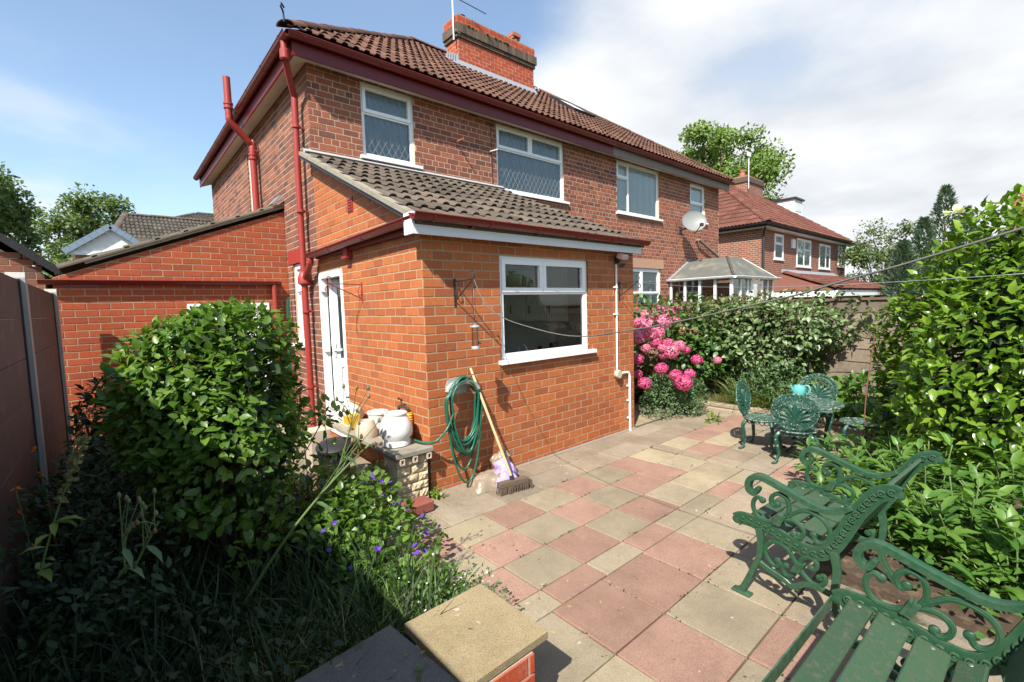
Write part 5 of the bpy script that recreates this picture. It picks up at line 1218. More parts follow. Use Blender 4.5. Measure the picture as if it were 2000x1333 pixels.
m = MB(); m.tube([B1+(E1-B1)*t+V3(0, 0, -.25*t*(1-t)) for t in np.linspace(0, 1, 20)], .0016, 5); tag(m.build('wire_line', MT['galv'], smooth='all'), 'thin wire line from the right bracket past the big camellia', 'wire')
# bin and pots below the shelf
MT['bin'] = plain('black_plastic', (.022, .024, .026), (.016, .017, .018), 7, .5, .4)
bn = thing('plastic_bin', 'black plastic bin with crooked lid under the slab shelf', 'bin', (-.52, 1.02, -.02))
m = MB(); m.lathe([(0, 0), (.13, 0), (.165, .36), (.172, .37), (.172, .39), (.158, .39), (.12, .02), (0, .02)], 24); m.build('body', MT['bin'], bn, smooth=True)
m = MB(); m.lathe([(0, .055), (.08, .05), (.16, .03), (.185, .01), (.185, -.01), (.17, 0), (0, .03)], 24); o = m.build('lid', MT['bin'], bn, smooth=True); o.location = (0, -.03, .40); o.rotation_euler = (R(7), R(-5), 0)
m = MB(); pr = [(0, 0), (.055, 0)]
for k in range(10): pr += [(.06, .012+k*.017), (.066, .018+k*.017)]
pr += [(.066, .195), (.058, .195), (.05, .02)]; m.lathe(pr, 20); tag(m.build('ribbed_pot', MT['cream'], smooth=True, loc=(-.43, .52, .06)), 'cream ribbed pot standing under the slab shelf', 'pot')
MT['bluep'] = plain('blue_splashed_tin', (.10, .22, .30), (.06, .14, .20), 9, .5, .4, dirt=(.62, .64, .64), dthr=(.5, .56), dscale=22)
tn = thing('paint_tin', 'old paint tin splashed blue and white below the shelf', 'tin', (-.52, .42, -.02)); m = MB(); m.lathe([(0, 0), (.075, 0), (.075, .16), (.08, .163), (.08, .172), (.07, .172), (.068, .15), (0, .15)], 20); m.build('body', MT['bluep'], tn, smooth=True); m = MB(); m.tube(catmull([(-.075, 0, .14), (-.06, .04, .05), (0, .085, .02), (.06, .04, .05), (.075, 0, .14)], 4), .003, 5); m.build('handle', MT['galv'], tn)
m = MB(); m.prism([(-.53, 2.0, 0), (-.43, 1.95, 0), (-.52, 1.7, .42), (-.56, 1.72, .42)], (.02, .02, 0)); tag(m.build('red_board', MT['redp']), 'small red board leaning beside the back door step', 'board')
m = MB(); m.box((-.62, 1.40, .0), (-.42, 1.62, .44)); m.box((-.62, 1.40, .44), (-.40, 1.64, .455)); tag(m.build('cardboard_box', MT['cream']), 'pale battered box under the far end of the slab shelf', 'box')
for i in range(3):
    m = MB(); m.tube([(-.10-.02*i, 3.98, .02), (-.045-.012*i, 3.99, 1.98-.03*i)], .011, 7); tag(m.build('garden_cane', MT['hosegreen']), ['tallest', 'middle', 'shortest'][i]+' of three green canes leaning in the corner by the garage', 'cane')
# satellite dish
ds = thing('satellite_dish', 'grey oval satellite dish on the neighbouring rear wall', 'satellite dish', (9.42, D-.02, 3.62))
MT['dish'] = plain('dish_grey', (.22, .23, .225), (.18, .19, .185), 6, .5, .4)
q = MB(); prof = [(r, -.075*(1-(r/.30)**2)) for r in np.linspace(0.001, .30, 9)]; q.lathe(prof+[(.305, .006), (.30, -.004)], 32, sy=.92)
o = q.build('reflector', MT['dish'], ds, smooth='all'); dn = nrm((-.62, -.62, .30)); o.matrix_local = Matrix.Translation((-.10, -.42, .16)) @ Vector(dn).to_track_quat('Z', 'Y').to_matrix().to_4x4()
m = MB(); m.tube([(0, 0, 0), (-.02, -.22, .02), (-.07, -.34, .12)], .022, 8); m.box((-.06, -.0, -.09), (.06, .02, .09)); m.build('mount', MT['metald'], ds)
m = MB(); m.tube([(-.10, -.42, -.18), (-.26, -.68, .0)], .012, 6); m.bbox((-.30, -.74, -.03), (-.23, -.66, .05), .01); m.build('receiver_arm', MT['metald'], ds)
# roof aerial
ae = thing('roof_aerial', 'white television aerial on a pole strapped to the chimney', 'aerial', (CH[0]-.10, CH[2]+.03, 7.72))
m = MB(); m.tube([(0, 0, -.08), (0, 0, .98)], .016, 8); m.build('pole', MT['white'], ae, smooth=True)
m = MB(); m.tube([(-.01, 0, .02), (.10, 0, .02)], .012, 6); m.tube([(-.01, -.08, .10), (.12, -.08, .06)], .012, 6); m.build('wall_strap', MT['galv'], ae)
m = MB(); m.tube([(.05, -.05, .80), (.70, -.30, .58)], .009, 6); bo_ = m.build('boom', MT['black'], ae)
for k in range(9): c_ = V3(.05, -.05, .80)+(V3(.70, -.30, .58)-V3(.05, -.05, .80))*(k+.4)/9; m = MB(); m.tube([c_+V3(-.02, -.05, -.05), c_+V3(.02, .05, .05)], .004, 4); m.build('element', MT['black'], bo_)
m = MB(); m.bbox((-.05, -.02, .86), (.03, .02, 1.0), .01); m.build('amplifier_box', MT['white'], ae)
rp = m = MB()
for k in range(3): m.box((.09, -.10, .84+k*.06), (.22, -.09, .885+k*.06))
for k in range(3): m.box((.10+k*.05, -.09, .83), (.105+k*.05, -.085, 1.02))
m.build('reflector', MT['white'], ae)
# ------------------------------------------------------------------ neighbour's porch
MT['felt'] = plain('grey_roof_felt', (.125, .125, .11), (.09, .09, .08), 4, .85, .2, bump=.3, bscale=60, dirt=(.22, .21, .15), dthr=(.5, .75), dscale=3)
MT['pglass'] = glassmat('porch_glass', (.80, .84, .82), .02)
MT['card'] = plain('cardboard', (.50, .34, .16), (.44, .29, .13), 5, .8, .2)
po = thing('glazed_porch', 'white glazed porch with grey felt hipped roof on the neighbouring house', 'porch', (8.9, D, 0))
pw, pd, pz = 2.45, 1.58, 2.24
hx_ = .75; m = MB(); A, B, C_, D2 = (-.08, -.01, pz+.06), (-.08, -pd-.08, pz+.06), (pw+.08, -pd-.08, pz+.06), (pw+.08, -.01, pz+.06); T1, T2 = (hx_+.25, -.01, pz+.60), (hx_+.25, -pd+.55, pz+.60); T3, T4 = (pw-.55, -.01, pz+.60), (pw-.55, -pd+.55, pz+.60)
m.add([A, B, T2, T1], [(3, 2, 1, 0)]); m.add([B, C_, T4, T2], [(3, 2, 1, 0)]); m.add([C_, D2, T3, T4], [(3, 2, 1, 0)]); m.add([T1, T2, T4, T3], [(3, 2, 1, 0)]); m.add([A, B, C_, D2], [(0, 1, 2, 3)]); pr_ = m.build('roof', MT['felt'], po)
m = MB(); m.tube([B, T2], .035, 6); m.build('hip_capping', MT['tiled'], pr_); m = MB(); m.tube([C_, T4], .012, 6); m.build('hip_strip', MT['white'], pr_)
m = MB(); m.tube([A, T1], .028, 6); m.build('lead_flashing', MT['lead'], pr_)
gutter(po, (-.12, .0, pz+.05), (-.12, -pd-.12, pz+.05), MT['white'], .8, r=.05); gutter(po, (-.12, -pd-.12, pz+.05), (pw+.16, -pd-.12, pz+.045), MT['white'], .7, r=.05)
for i in range(5): y = -.04-i*(pd-.04)/4; m = MB(); m.box((-.03, y-.03, .0), (.03, y+.03, pz)); m.build('post', MT['white'], po)
for i in range(4): y0 = -.07-i*(pd-.04)/4; m = MB(); m.box((-.006, y0, .8), (.006, y0-(pd-.04)/4+.06, pz)); m.build('pane', MT['pglass'], po)
for x in (.45, .85, 1.05, 1.75, 2.1, pw): m = MB(); m.box((x-.028, -pd-.03, 0), (x+.028, -pd+.03, pz)); m.build('post', MT['white'], po)
for (x0, x1) in ((.03, .42), (.48, .82), (1.78, 2.07), (2.13, pw-.03)): m = MB(); m.box((x0, -pd-.006, .0), (x1, -pd+.006, pz)); m.build('pane', MT['pglass'], po)
m = MB(); f_ = Fr((0, -pd, 0), X_, -Y_); f_.frame(m, 1.08, 1.72, .05, pz-.04, .08, -.03, .035); dd = m.build('door', MT['white'], po); m = MB(); f_.box(m, 1.16, 1.64, -.01, .01, .13, pz-.12); m.build('pane', MT['pglass'], dd)
m = MB(); m.box((.01, -pd+.02, -.05), (pw, -.02, .0)); m.box((pw-.02, -pd, 0), (pw, 0, pz)); m.build('floor_and_end', MT['conc'], po)
m = MB(); m.box((.10, -1.35, .9), (.14, -.35, 1.82)); m.build('stored_board', MT['card'], po); m = MB(); m.box((.09, -.92, .9), (.099, -.80, 1.8)); m.build('board_tape', MT['white'], po)
# ------------------------------------------------------------------ houses behind
def brick_tex(name, cols, mort):
    m = NT(name); tcn = m.n('ShaderNodeTexBrick'); tcn.inputs['Scale'].default_value = 1; tcn.inputs['Brick Width'].default_value = .225; tcn.inputs['Row Height'].default_value = .083; tcn.inputs['Mortar Size'].default_value = .010; tcn.inputs['Bias'].default_value = -.1
    sp = m.n('ShaderNodeSeparateXYZ'); m.t.links.new(m.pos(), sp.inputs[0]); cb_ = m.n('ShaderNodeCombineXYZ')
    m.t.links.new(m.math('ADD', sp.outputs[0], sp.outputs[1]), cb_.inputs[0]); m.t.links.new(sp.outputs[2], cb_.inputs[1]); m.t.links.new(cb_.outputs[0], tcn.inputs[0])
    m.put(tcn.inputs['Color1'], cols[0]); m.put(tcn.inputs['Color2'], cols[1]); m.put(tcn.inputs['Mortar'], mort)
    col = m.mix(m.rng(m.noise(1.5, 7, .65), .35, .7, 0, .5), tcn.outputs['Color'], m.mix(1., tcn.outputs['Color'], (.68, .62, .62), 'MULTIPLY'))
    return m.done(m.bsdf(col, .85, .2, 0, m.bump(tcn.outputs['Fac'], -.4, .008)))
MT['farb'] = brick_tex('far_house_brick', ((.27, .088, .052), (.17, .06, .042)), (.34, .28, .21))
def far_roof(part, O, U, S, ul, sl, mat, um=None, ux=None, gauge=.36): tile_slope(part, O, U, S, ul, sl, mat, gauge=gauge, w=.30, umin=um, umax=ux, objs=False)
fh = thing('semi_detached_house', 'red brick hipped-roof house further along with black gutters and a white dormer', 'house', (18.1, 4.0, 0)); gz0 = -1.0
fw, fdp, ez = 12.0, 8.2, 4.62
m = MB(); m.box((0, 0, gz0), (fw, fdp, ez)); fwl = m.build('wall', MT['farb'], fh)
fF = Fr((0, 0, 0), X_, -Y_)
for (x0, x1, z0, z1, L) in ((1.33, 2.35, 3.42, 4.5, [(0, 1, 0, .6, False), (0, 1, .6, 1, True)]), (4.05, 6.0, 3.2, 4.5, [(0, .5, 0, 1, False), (.5, 1, 0, .62, False), (.5, 1, .62, 1, True)]), (7.3, 9.1, 3.2, 4.45, [(0, .6, 0, 1, False), (.6, 1, 0, .6, False), (.6, 1, .6, 1, True)]), (10.55, 11.7, 3.4, 4.55, [(0, .5, 0, 1, True), (.5, 1, 0, 1, True)])):
    w_ = window(fh, fF, x0, x1, z0, z1, L, n=.03, curtain=None, fw=.06); m = MB(); fF.box(m, x0, x1, .001, .004, z0, z1); m.build('blind', MT['blind'], w_)
m = MB(); m.box((3.35, -.06, 4.0), (3.75, -.002, 4.40)); m.build('alarm_box', MT['white'], fh)
m = MB(); m.box((-.3, -.32, ez-.02), (fw+.3, fdp+.3, ez)); m.build('soffit', MT['white'], fh)
m = MB(); m.box((-.32, -.34, ez), (fw+.32, -.30, ez+.14)); m.box((-.34, -.34, ez), (-.30, fdp+.3, ez+.14)); m.build('fascia', MT['metald'], fh)
gutter(fh, (-.42, -.40, ez+.12), (fw+.4, -.40, ez+.12), MT['metald'], 2, r=.06); gutter(fh, (-.40, -.40, ez+.12), (-.40, fdp+.3, ez+.12), MT['metald'], 2, r=.06)
m = MB(); m.tube(catmull([(-.28, -.30, ez+.08), (-.2, -.18, ez-.12), (-.05, -.09, ez-.35), (-.03, -.09, ez-.6), (-.03, -.09, 2.6)], 5), .045, 8); m.build('downpipe', MT['metald'], fh, smooth=True)
rn = (fdp+.8)/2; tz = ez+.14+rn*math.tan(R(37)); c37, s37 = math.cos(R(37)), math.sin(R(37))
m = MB(); e0 = ez+.12; A, B, C_, D2 = (-.4, -.4, e0), (fw+.4, -.4, e0), (fw+.4, fdp+.4, e0), (-.4, fdp+.4, e0); T1, T2 = (-.4+rn, -.4+rn, tz), (fw+.4-rn, -.4+rn, tz)
m.add([A, B, T2, T1], [(0, 1, 2, 3)]); m.add([B, C_, T2], [(0, 1, 2)]); m.add([C_, D2, T1, T2], [(0, 1, 2, 3)]); m.add([D2, A, T1], [(0, 1, 2)]); frf = m.build('roof', MT['tilef'], fh)
far_roof(frf, V3(-.4, -.43, e0+.02), X_, (0, c37, s37), fw+.8, rn/c37, MT['tilef'], lambda s: s*c37, lambda s: fw+.8-s*c37)
far_roof(frf, V3(-.43, fdp+.4, e0+.02), -Y_, (c37, 0, s37), fdp+.8, rn/c37, MT['tilef'], lambda s: s*c37, lambda s: fdp+.8-s*c37)
ridge_line(frf, V3(*A)+up, V3(*T1)+up, MT['tilef'], r=.13, name='hip_tile'); ridge_line(frf, V3(*T1)+up, V3(*T2)+up, MT['tilef'], r=.13)
m = MB(); m.box((5.9, 3.0, 6.6), (8.0, 3.9, 8.35)); ch2 = m.build('chimney', MT['farb'], fh); m = MB(); m.box((5.84, 2.94, 8.0), (8.06, 3.96, 8.25)); m.build('corbel', MT['soot'], ch2)
m = MB(); m.lathe([(.17, 8.35), (.15, 8.55), (.13, 8.62), (.16, 8.66), (.16, 8.74), (.1, 8.74)], 14, (6.4, 3.45, 0)); m.build('chimney_pot', MT['terra'], ch2, smooth=True)
m = MB(); m.tube([(5.85, 2.9, 7.6), (5.85, 2.9, 9.4)], .02, 6); m.box((5.6, 2.85, 9.25), (6.0, 2.9, 9.45)); m.build('aerial', MT['white'], ch2)
m = MB(); m.box((9.6, 1.9, 6.2), (10.9, 3.6, 7.35)); dm_ = m.build('dormer', MT['white'], fh); m = MB(); m.box((9.5, 1.8, 7.35), (11.0, 3.7, 7.45)); m.build('flat_roof', MT['metald'], dm_); m = MB(); m.box((9.75, 1.88, 6.7), (10.75, 1.897, 7.28)); m.build('pane', MT['blind'], dm_)
# single-storey extension of the far house
m = MB(); m.box((.0, -2.4, gz0), (9.8, -.01, 1.80)); m.build('extension_wall', MT['farb'], fh)
m = MB(); m.box((-.25, -2.75, 1.76), (9.9, -2.66, 1.98)); m.box((-.27, -2.75, 1.76), (-.2, 0, 1.98)); m.build('extension_fascia', MT['white'], fh)
c20, s20 = math.cos(R(17)), math.sin(R(17)); q0 = V3(-.3, -2.8, 2.0); m = MB(); hh = 2.8*s20/c20
m.add([(-.3, -2.8, 2.0), (10, -2.8, 2.0), (10, 0, 2+hh), (2.4, 0, 2+hh)], [(0, 1, 2, 3)]); m.add([(-.3, 0, 2.0), (-.3, -2.8, 2.0), (2.4, 0, 2+hh)], [(0, 1, 2)]); fer = m.build('extension_roof', MT['tilef'], fh)
far_roof(fer, q0+V3(0, 0, .02), X_, (0, c20, s20), 10.2, 2.85/c20, MT['tilef'], lambda s: s*c20*.96)
ridge_line(fer, (-.3, -2.8, 2.06), (2.4, 0, 2+hh+.05), MT['tilef'], r=.14, name='hip_tile')
m = MB(); m.prism([(2.2, -.25, 2+hh-.02), (2.2, -.003, 2+hh+.16), (2.2, -.003, 2+hh)], (7.7, 0, 0)); m.build('lead_flashing', MT['lead'], fer)
# white gabled house behind the garage
wh = thing('gabled_house', 'house with white gable and blue-grey verge beyond the garage roof', 'house', (-2.9, 15.0, 0))
gL, gR_, gA, gZ = -.05, 1.95, 4.48, 3.72
MT['cladw'] = plain('white_cladding', (.80, .80, .77), (.74, .74, .71), 4, .6, .3); MT['bluev'] = plain('blue_grey_verge', (.20, .27, .34), (.16, .22, .28), 5, .6, .3)
m = MB(); m.prism([(.12, 0, -.1), (1.9, 0, -.1), (1.9, 0, 3.7), (.12, 0, 3.7)], (0, 5, 0)); m.build('wall', MT['farb'], wh)
m = MB(); m.prism([(gL+.02, -.02, gZ), (gR_-.02, -.02, gZ), ((gL+gR_)/2, -.02, gA-.05)], (0, 5, 0)); m.build('gable', MT['cladw'], wh)
m = MB(); m.box((gL, -.06, 3.60), (gR_, -.0, 3.72)); m.build('barge_board', MT['white'], wh)
for s in (-1, 1):
    n_ = 7; c_ = V3((gL+gR_)/2, -.10, gA); e_ = V3(gL-.08 if s < 0 else gR_+.08, -.10, gZ-.06)
    for k in range(n_):
        p, q = c_+(e_-c_)*k/n_, c_+(e_-c_)*(k+.96)/n_; m = MB(); m.bar(p, q, .16, .10, up=(0, 1, 0)); m.build('verge_cap', MT['bluev'], wh)
m = MB(); m.box((.80, -.05, 3.0), (1.7, -.01, 3.58)); wq = m.build('window', MT['white'], wh); m = MB(); m.box((.86, -.055, 3.05), (1.64, -.051, 3.53)); m.build('pane', MT['net'], wq)
m = MB(); m.prism([(1.15, 2.0, gA-.02), (1.15, .6, gA-.9), (1.15, 3.4, gA-.9)], (5, 0, 0)); m.build('cross_roof', MT['tiled'], wh)
# tiled roofs behind
gh = thing('grey_roofed_house', 'house with grey tiled roofs beyond the garage wall', 'house', (-1.0, 17.0, 0))
m = MB(); m.box((-.9, .2, -.1), (5.8, 5, 4.3)); m.build('wall', MT['farb'], gh)
m = MB(); m.add([(-1.0, 0, 4.3), (6, 0, 4.3), (6, 2.2, 5.58), (-.43, 2.2, 5.58)], [(0, 1, 2, 3)]); m.add([(-1.0, 0, 4.3), (-.43, 2.2, 5.58), (-1.0, 5, 4.3)], [(0, 1, 2)]); r1_ = m.build('roof', MT['tiled'], gh)
sl_ = math.atan2(1.28, 2.2); tile_slope(r1_, V3(-1.0, -.02, 4.31), X_, (0, math.cos(sl_), math.sin(sl_)), 7.0, 2.53, MT['tiled'], gauge=.30, w=.26, umin=lambda s: s*.225, objs=False)
ridge_line(r1_, (-.43, 2.2, 5.59), (6, 2.2, 5.59), MT['tileg']); ridge_line(r1_, (-1.0, 0, 4.33), (-.43, 2.2, 5.59), MT['tileg'], name='hip_tile')
m = MB(); m.add([(.54, 3.0, 5.50), (6.5, 3.0, 5.50), (6.5, 6, 6.54), (2.34, 6, 6.54)], [(0, 1, 2, 3)]); r2_ = m.build('upper_roof', MT['tiled'], gh)
sl2 = math.atan2(1.04, 3); tile_slope(r2_, V3(.54, 2.98, 5.51), X_, (0, math.cos(sl2), math.sin(sl2)), 5.9, 3.15, MT['tiled'], gauge=.30, w=.26, umin=lambda s: s*.57, objs=False)
ridge_line(r2_, (.54, 3.0, 5.52), (2.34, 6, 6.56), MT['tileg'], name='hip_tile'); ridge_line(r2_, (2.34, 6, 6.56), (6.4, 6, 6.56), MT['tileg'])
# brick outbuilding with black roof behind the left fence
ob = thing('brick_outbuilding', 'brick outbuilding with sagging black felt roof behind the left fence', 'outbuilding', (-2.72, 5.0, 0))
m = MB(); m.prism([(-.05, 0, -.1), (-2.6, 0, -.1), (-2.6, 0, 4.2), (-.55, 0, 2.75), (-.05, 0, 2.35)], (0, 4, 0)); ow = m.build('wall', MT['mort'], ob)
obk = Bricks(); obk.lay(ow, MT['oldside'], V3(-2.6, -.005, 0), X_, -Y_, 0, 2.54, 1.6, 2.62); obk.emit(40)
MT['feltb'] = plain('black_felt', (.022, .023, .025), (.014, .014, .016), 8, .75, .3, bump=.6, bscale=18)
m = MB(); pts = [(.12, 2.30), (-.15, 2.52), (-.45, 2.78), (-.8, 2.98), (-1.4, 3.4), (-2.7, 4.3)]
m.prism([(x, -.18, z) for x, z in pts]+[(x-.02, -.18, z+.13+.02*math.sin(i*2)) for i, (x, z) in enumerate(pts)][::-1], (0, 4.4, 0)); m.build('roof', MT['feltb'], ob)
m = MB(); half_gutter(m, (.13, -.2, 2.33), (.10, 4.2, 2.38), .06); m.build('gutter', MT['fred'], ob)
m = MB(); m.tube([(-1.4, 3.4, 3.3), (-1.4, 3.4, 3.95)], .06, 10); m.lathe([(.09, 3.9), (.09, 4.0), (0, 4.03)], 10, (-1.4, 3.4, 0)); m.build('flue', MT['galv'], ob)
# red roof beyond the camellia
rr_ = thing('red_roofed_house', 'red tiled roof end with ball finial above the camellia', 'house', (36.0, -2.9, 0))
m = MB(); m.add([(0, 1.0, 6.0), (0, -6, 6.0), (3, -6, 8.0), (3, .1, 8.0)], [(0, 1, 2, 3)]); m.add([(0, 1, 6.0), (3, .1, 8.), (6, 1, 6)], [(0, 1, 2)]); m.build('roof', MT['tilef'], rr_)
m = MB(); m.box((.3, -6, -1), (6, .7, 6.0)); m.build('wall', MT['farb'], rr_)
m = MB(); m.box((.6, -.1, 6.1), (1.3, .7, 7.05)); m.lathe([(.12, 7.05), (.08, 7.3), (.13, 7.4), (.08, 7.5), (.0, 7.52)], 10, (.95, .3, 0)); m.build('chimney', MT['terra'], rr_)
# ------------------------------------------------------------------ vegetation
def leaf_hi(w=.5, fold=.10, droop=.14):
    v = np.array([(0, 0, 0), (.33, 0, -.01), (.68, 0, -.03), (1, 0, -droop), (.27, w*.46, fold*.8), (.64, w*.40, fold*.7), (.27, -w*.46, fold*.8), (.64, -w*.40, fold*.7)])
    t = np.array([(0, 1, 4), (1, 2, 5), (1, 5, 4), (2, 3, 5), (0, 6, 1), (1, 7, 2), (1, 6, 7), (2, 7, 3)]); return v, t
def leaf_lo(w=.6):
    return np.array([(0, 0, 0), (.45, w/2, .04), (1, 0, -.08), (.45, -w/2, .04)]), np.array([(0, 2, 1), (0, 3, 2)])
def leaf_petal(w=.8): return np.array([(0, 0, 0), (.5, w/2, .05), (1, w*.25, 0), (1, -w*.25, 0), (.5, -w/2, .05)]), np.array([(0, 2, 1), (0, 3, 2), (0, 4, 3)])
def blade(w=.04, bend=.5):
    v = []; 
    for k, t in enumerate((0, .35, .7)): v += [(t, w/2*(1-t*.4), -bend*t*t), (t, -w/2*(1-t*.4), -bend*t*t)]
    v.append((.95, 0, -bend)); return np.array(v), np.array([(0, 1, 3), (0, 3, 2), (2, 3, 5), (2, 5, 4), (4, 5, 6)])
def frames(axis, normal):
    L = axis/(np.linalg.norm(axis, axis=1, keepdims=True)+1e-9); N = normal-(normal*L).sum(1, keepdims=True)*L; N /= (np.linalg.norm(N, axis=1, keepdims=True)+1e-9)
    return L, np.cross(N, L), N
def leaf_verts(tmpl, pos, axis, normal, size):
    L, Wd, N = frames(axis, normal); v, t = tmpl; s = size[:, None, None]
    P = pos[:, None]+s*(v[None, :, 0:1]*L[:, None]+v[None, :, 1:2]*Wd[:, None]+v[None, :, 2:3]*N[:, None])
    F = t[None]+len(v)*np.arange(len(pos))[:, None, None]
    return P.reshape(-1, 3), F.reshape(-1, 3)
def foliage(parent, name, tmpl, pos, axis, normal, size, mat, nobj=0, objname='leaf', prefer=None):
    pos, axis, normal, size = map(np.asarray, (pos, axis, normal, size)); idx = np.arange(len(pos))
    off = np.array(parent.location) if parent else V3(0, 0, 0); pick = np.zeros(len(pos), bool)
    if nobj:
        pz = project(pos+off); ok = (pz[:, 2] > .2) & (pz[:, 0] > 0) & (pz[:, 0] < 2000) & (pz[:, 1] > 0) & (pz[:, 1] < 1333)
        tc_ = nrm(CAMP-(pos+off).mean(0)); rel = (pos-pos.mean(0))@tc_
        sc_ = np.where(ok, rel+rng.random(len(pos))*np.std(rel)*.8, -1e9); pick[np.argsort(-sc_)[:nobj]] = True
        me = np_mesh(objname, tmpl[0], tmpl[1], mat, True); L, Wd, N = frames(axis[pick], normal[pick])
        for p, a, b, c, s in zip(pos[pick], L, Wd, N, size[pick]):
            link(objname, me, parent, matrix=Matrix([[a[j]*s, b[j]*s, c[j]*s, p[j]] for j in range(3)]+[[0, 0, 0, 1]]))
    q = ~pick; V, F = leaf_verts(tmpl, pos[q], axis[q], normal[q], size[q])
    return link(name, np_mesh(name, V, F, mat, True), parent, 'stuff')
def rdir(n): d = rng.normal(size=(n, 3)); return d/np.linalg.norm(d, axis=1, keepdims=True)
def blob(n, c, r, p=2., depth=.35, lump=.12, seed=0, bottom=-1.):
    d = rdir(n*2); d = d[d[:, 2] > bottom][:n]; n = len(d)
    k = (np.abs(d)**p).sum(1)**(-1/p); q = np.random.default_rng(seed); f = 1
    for _ in range(5): a = q.normal(size=3)*2.6; f = f+lump*np.sin(d@a+q.uniform(0, 6))*.6
    rad = k*f*(1-depth*rng.random(n)**1.8); return np.asarray(c)+d*rad[:, None]*np.asarray(r), d
def mixdir(d, out=.5, up=.3, rnd_=.7): v = d*out+np.array([0, 0, up])+rdir(len(d))*rnd_; return v
GREEN = lambda n, a, b, c, **k: leafmat(n, [(0, a), (.5, b), (1, c)], **k)
MT['l_top'] = GREEN('topiary_leaf', (.055, .115, .018), (.095, .18, .026), (.165, .265, .038), rough=.38, trans=.36)
MT['l_cam'] = GREEN('camellia_leaf', (.07, .14, .013), (.135, .235, .021), (.22, .33, .032), rough=.27, spec=.5, trans=.33)
MT['l_peo'] = GREEN('peony_leaf', (.055, .135, .026), (.09, .19, .033), (.14, .25, .045), rough=.4, trans=.33)
MT['l_hed'] = GREEN('hedge_leaf', (.055, .105, .030), (.115, .18, .06), (.27, .34, .17), rough=.4, trans=.25)
MT['l_dry'] = GREEN('dry_leaf', (.10, .055, .03), (.20, .12, .06), (.32, .22, .12), rough=.8, trans=.15)
MT['l_hyd'] = GREEN('hydrangea_leaf', (.035, .09, .02), (.07, .15, .03), (.13, .23, .06), rough=.4, trans=.3)
MT['l_low'] = GREEN('low_shrub_leaf', (.055, .11, .045), (.09, .16, .065), (.14, .22, .09), rough=.5, trans=.25)
MT['l_dark'] = GREEN('shade_darkened_leaf', (.013, .030, .009), (.022, .048, .013), (.040, .075, .02), rough=.6, trans=.22)  # leaf colour darkened to stand in for deep shade
MT['l_grass'] = GREEN('grass_blade', (.055, .12, .02), (.10, .19, .035), (.19, .27, .07), rough=.5, trans=.35)
MT['l_straw'] = GREEN('dry_grass_blade', (.22, .20, .08), (.32, .27, .13), (.18, .2, .06), rough=.7, trans=.3)
MT['l_yel'] = GREEN('yellow_green_leaf', (.12, .20, .03), (.17, .26, .035), (.26, .30, .045), rough=.45, trans=.35)
MT['l_tree'] = GREEN('tree_leaf', (.07, .11, .035), (.105, .155, .05), (.155, .21, .075), rough=.5, trans=.4)
MT['l_treel'] = GREEN('ash_leaf', (.10, .165, .035), (.15, .23, .05), (.22, .30, .075), rough=.5, trans=.35)
MT['l_con'] = GREEN('conifer_needle', (.065, .11, .068), (.095, .15, .095), (.13, .195, .125), rough=.6, trans=.25)
MT['bark'] = plain('bark', (.13, .095, .065), (.075, .055, .04), 14, .95, .1, bump=.8, bscale=40)
MT['stem'] = plain('green_stem', (.13, .19, .06), (.09, .14, .045), 14, .6, .3)
MT['twig'] = plain('reddish_twig', (.16, .07, .05), (.10, .05, .035), 14, .8, .2)
MT['pink'] = GREEN('pink_floret', (.58, .12, .27), (.70, .20, .36), (.78, .32, .46), rough=.6, trans=.3)
MT['mag'] = GREEN('magenta_floret', (.48, .05, .18), (.60, .09, .25), (.68, .15, .31), rough=.6, trans=.3)
MT['purple'] = GREEN('purple_petal', (.09, .03, .36), (.14, .05, .46), (.18, .08, .54), rough=.6, trans=.3)
MT['orangef'] = GREEN('orange_petal', (.70, .10, .01), (.78, .16, .015), (.82, .24, .02), rough=.5, trans=.3)
MT['whitef'] = GREEN('white_petal', (.75, .72, .62), (.82, .80, .74), (.85, .84, .80), rough=.6, trans=.3)

def stems(parent, name, lst, mat, r=.006, n=5):
    m = MB()
    for p in lst: m.tube(catmull(p, 4) if len(p) > 2 else p, r if not isinstance(r, tuple) else list(np.linspace(r[0], r[1], (len(p)-1)*4+1 if len(p) > 2 else 2)), n)
    return m.build(name, mat, parent, smooth='all')

# --- clipped square shrub
tp = thing('clipped_shrub', 'broadleaf shrub clipped into a square block on bare stems in the flower bed', 'shrub', (-1.69, -.36, .05))
c = (0, 0, 1.09)
def yrot(v, a=-.715): ca, sa = math.cos(a), math.sin(a); return np.stack([v[:, 0]*ca-v[:, 1]*sa, v[:, 0]*sa+v[:, 1]*ca, v[:, 2]], 1)
ps, ds_ = blob(8200, c, (.43, .34, .60), 5.0, .28, .09, 3); ps, ds_ = yrot(ps), yrot(ds_)
keep = ~((ps[:, 2] < .85) & (rng.random(len(ps)) < .45)) & ~((ps[:, 2] < .8) & (np.hypot(ps[:, 0], ps[:, 1]) > .42)); ps, ds_ = ps[keep], ds_[keep]
ax = mixdir(ds_, .55, .05, .75); ax[:, 2] -= .15; nn_ = mixdir(ds_, .7, .75, .35)
foliage(tp, 'foliage', leaf_hi(.62, .08, .10), ps, ax, nn_, rng.uniform(.03, .082, len(ps)), MT['l_top'], 300)
pi_, di_ = blob(1900, c, (.37, .26, .46), 6., .9, .05, 5); pi_, di_ = yrot(pi_), yrot(di_); foliage(tp, 'inner_foliage', leaf_lo(.7), pi_, mixdir(di_, .4, .0, .9), mixdir(di_, .5, .4, .6), rng.uniform(.06, .10, len(pi_)), MT['l_dark'])  # inner leaves use the dark leaf colour as painted shade
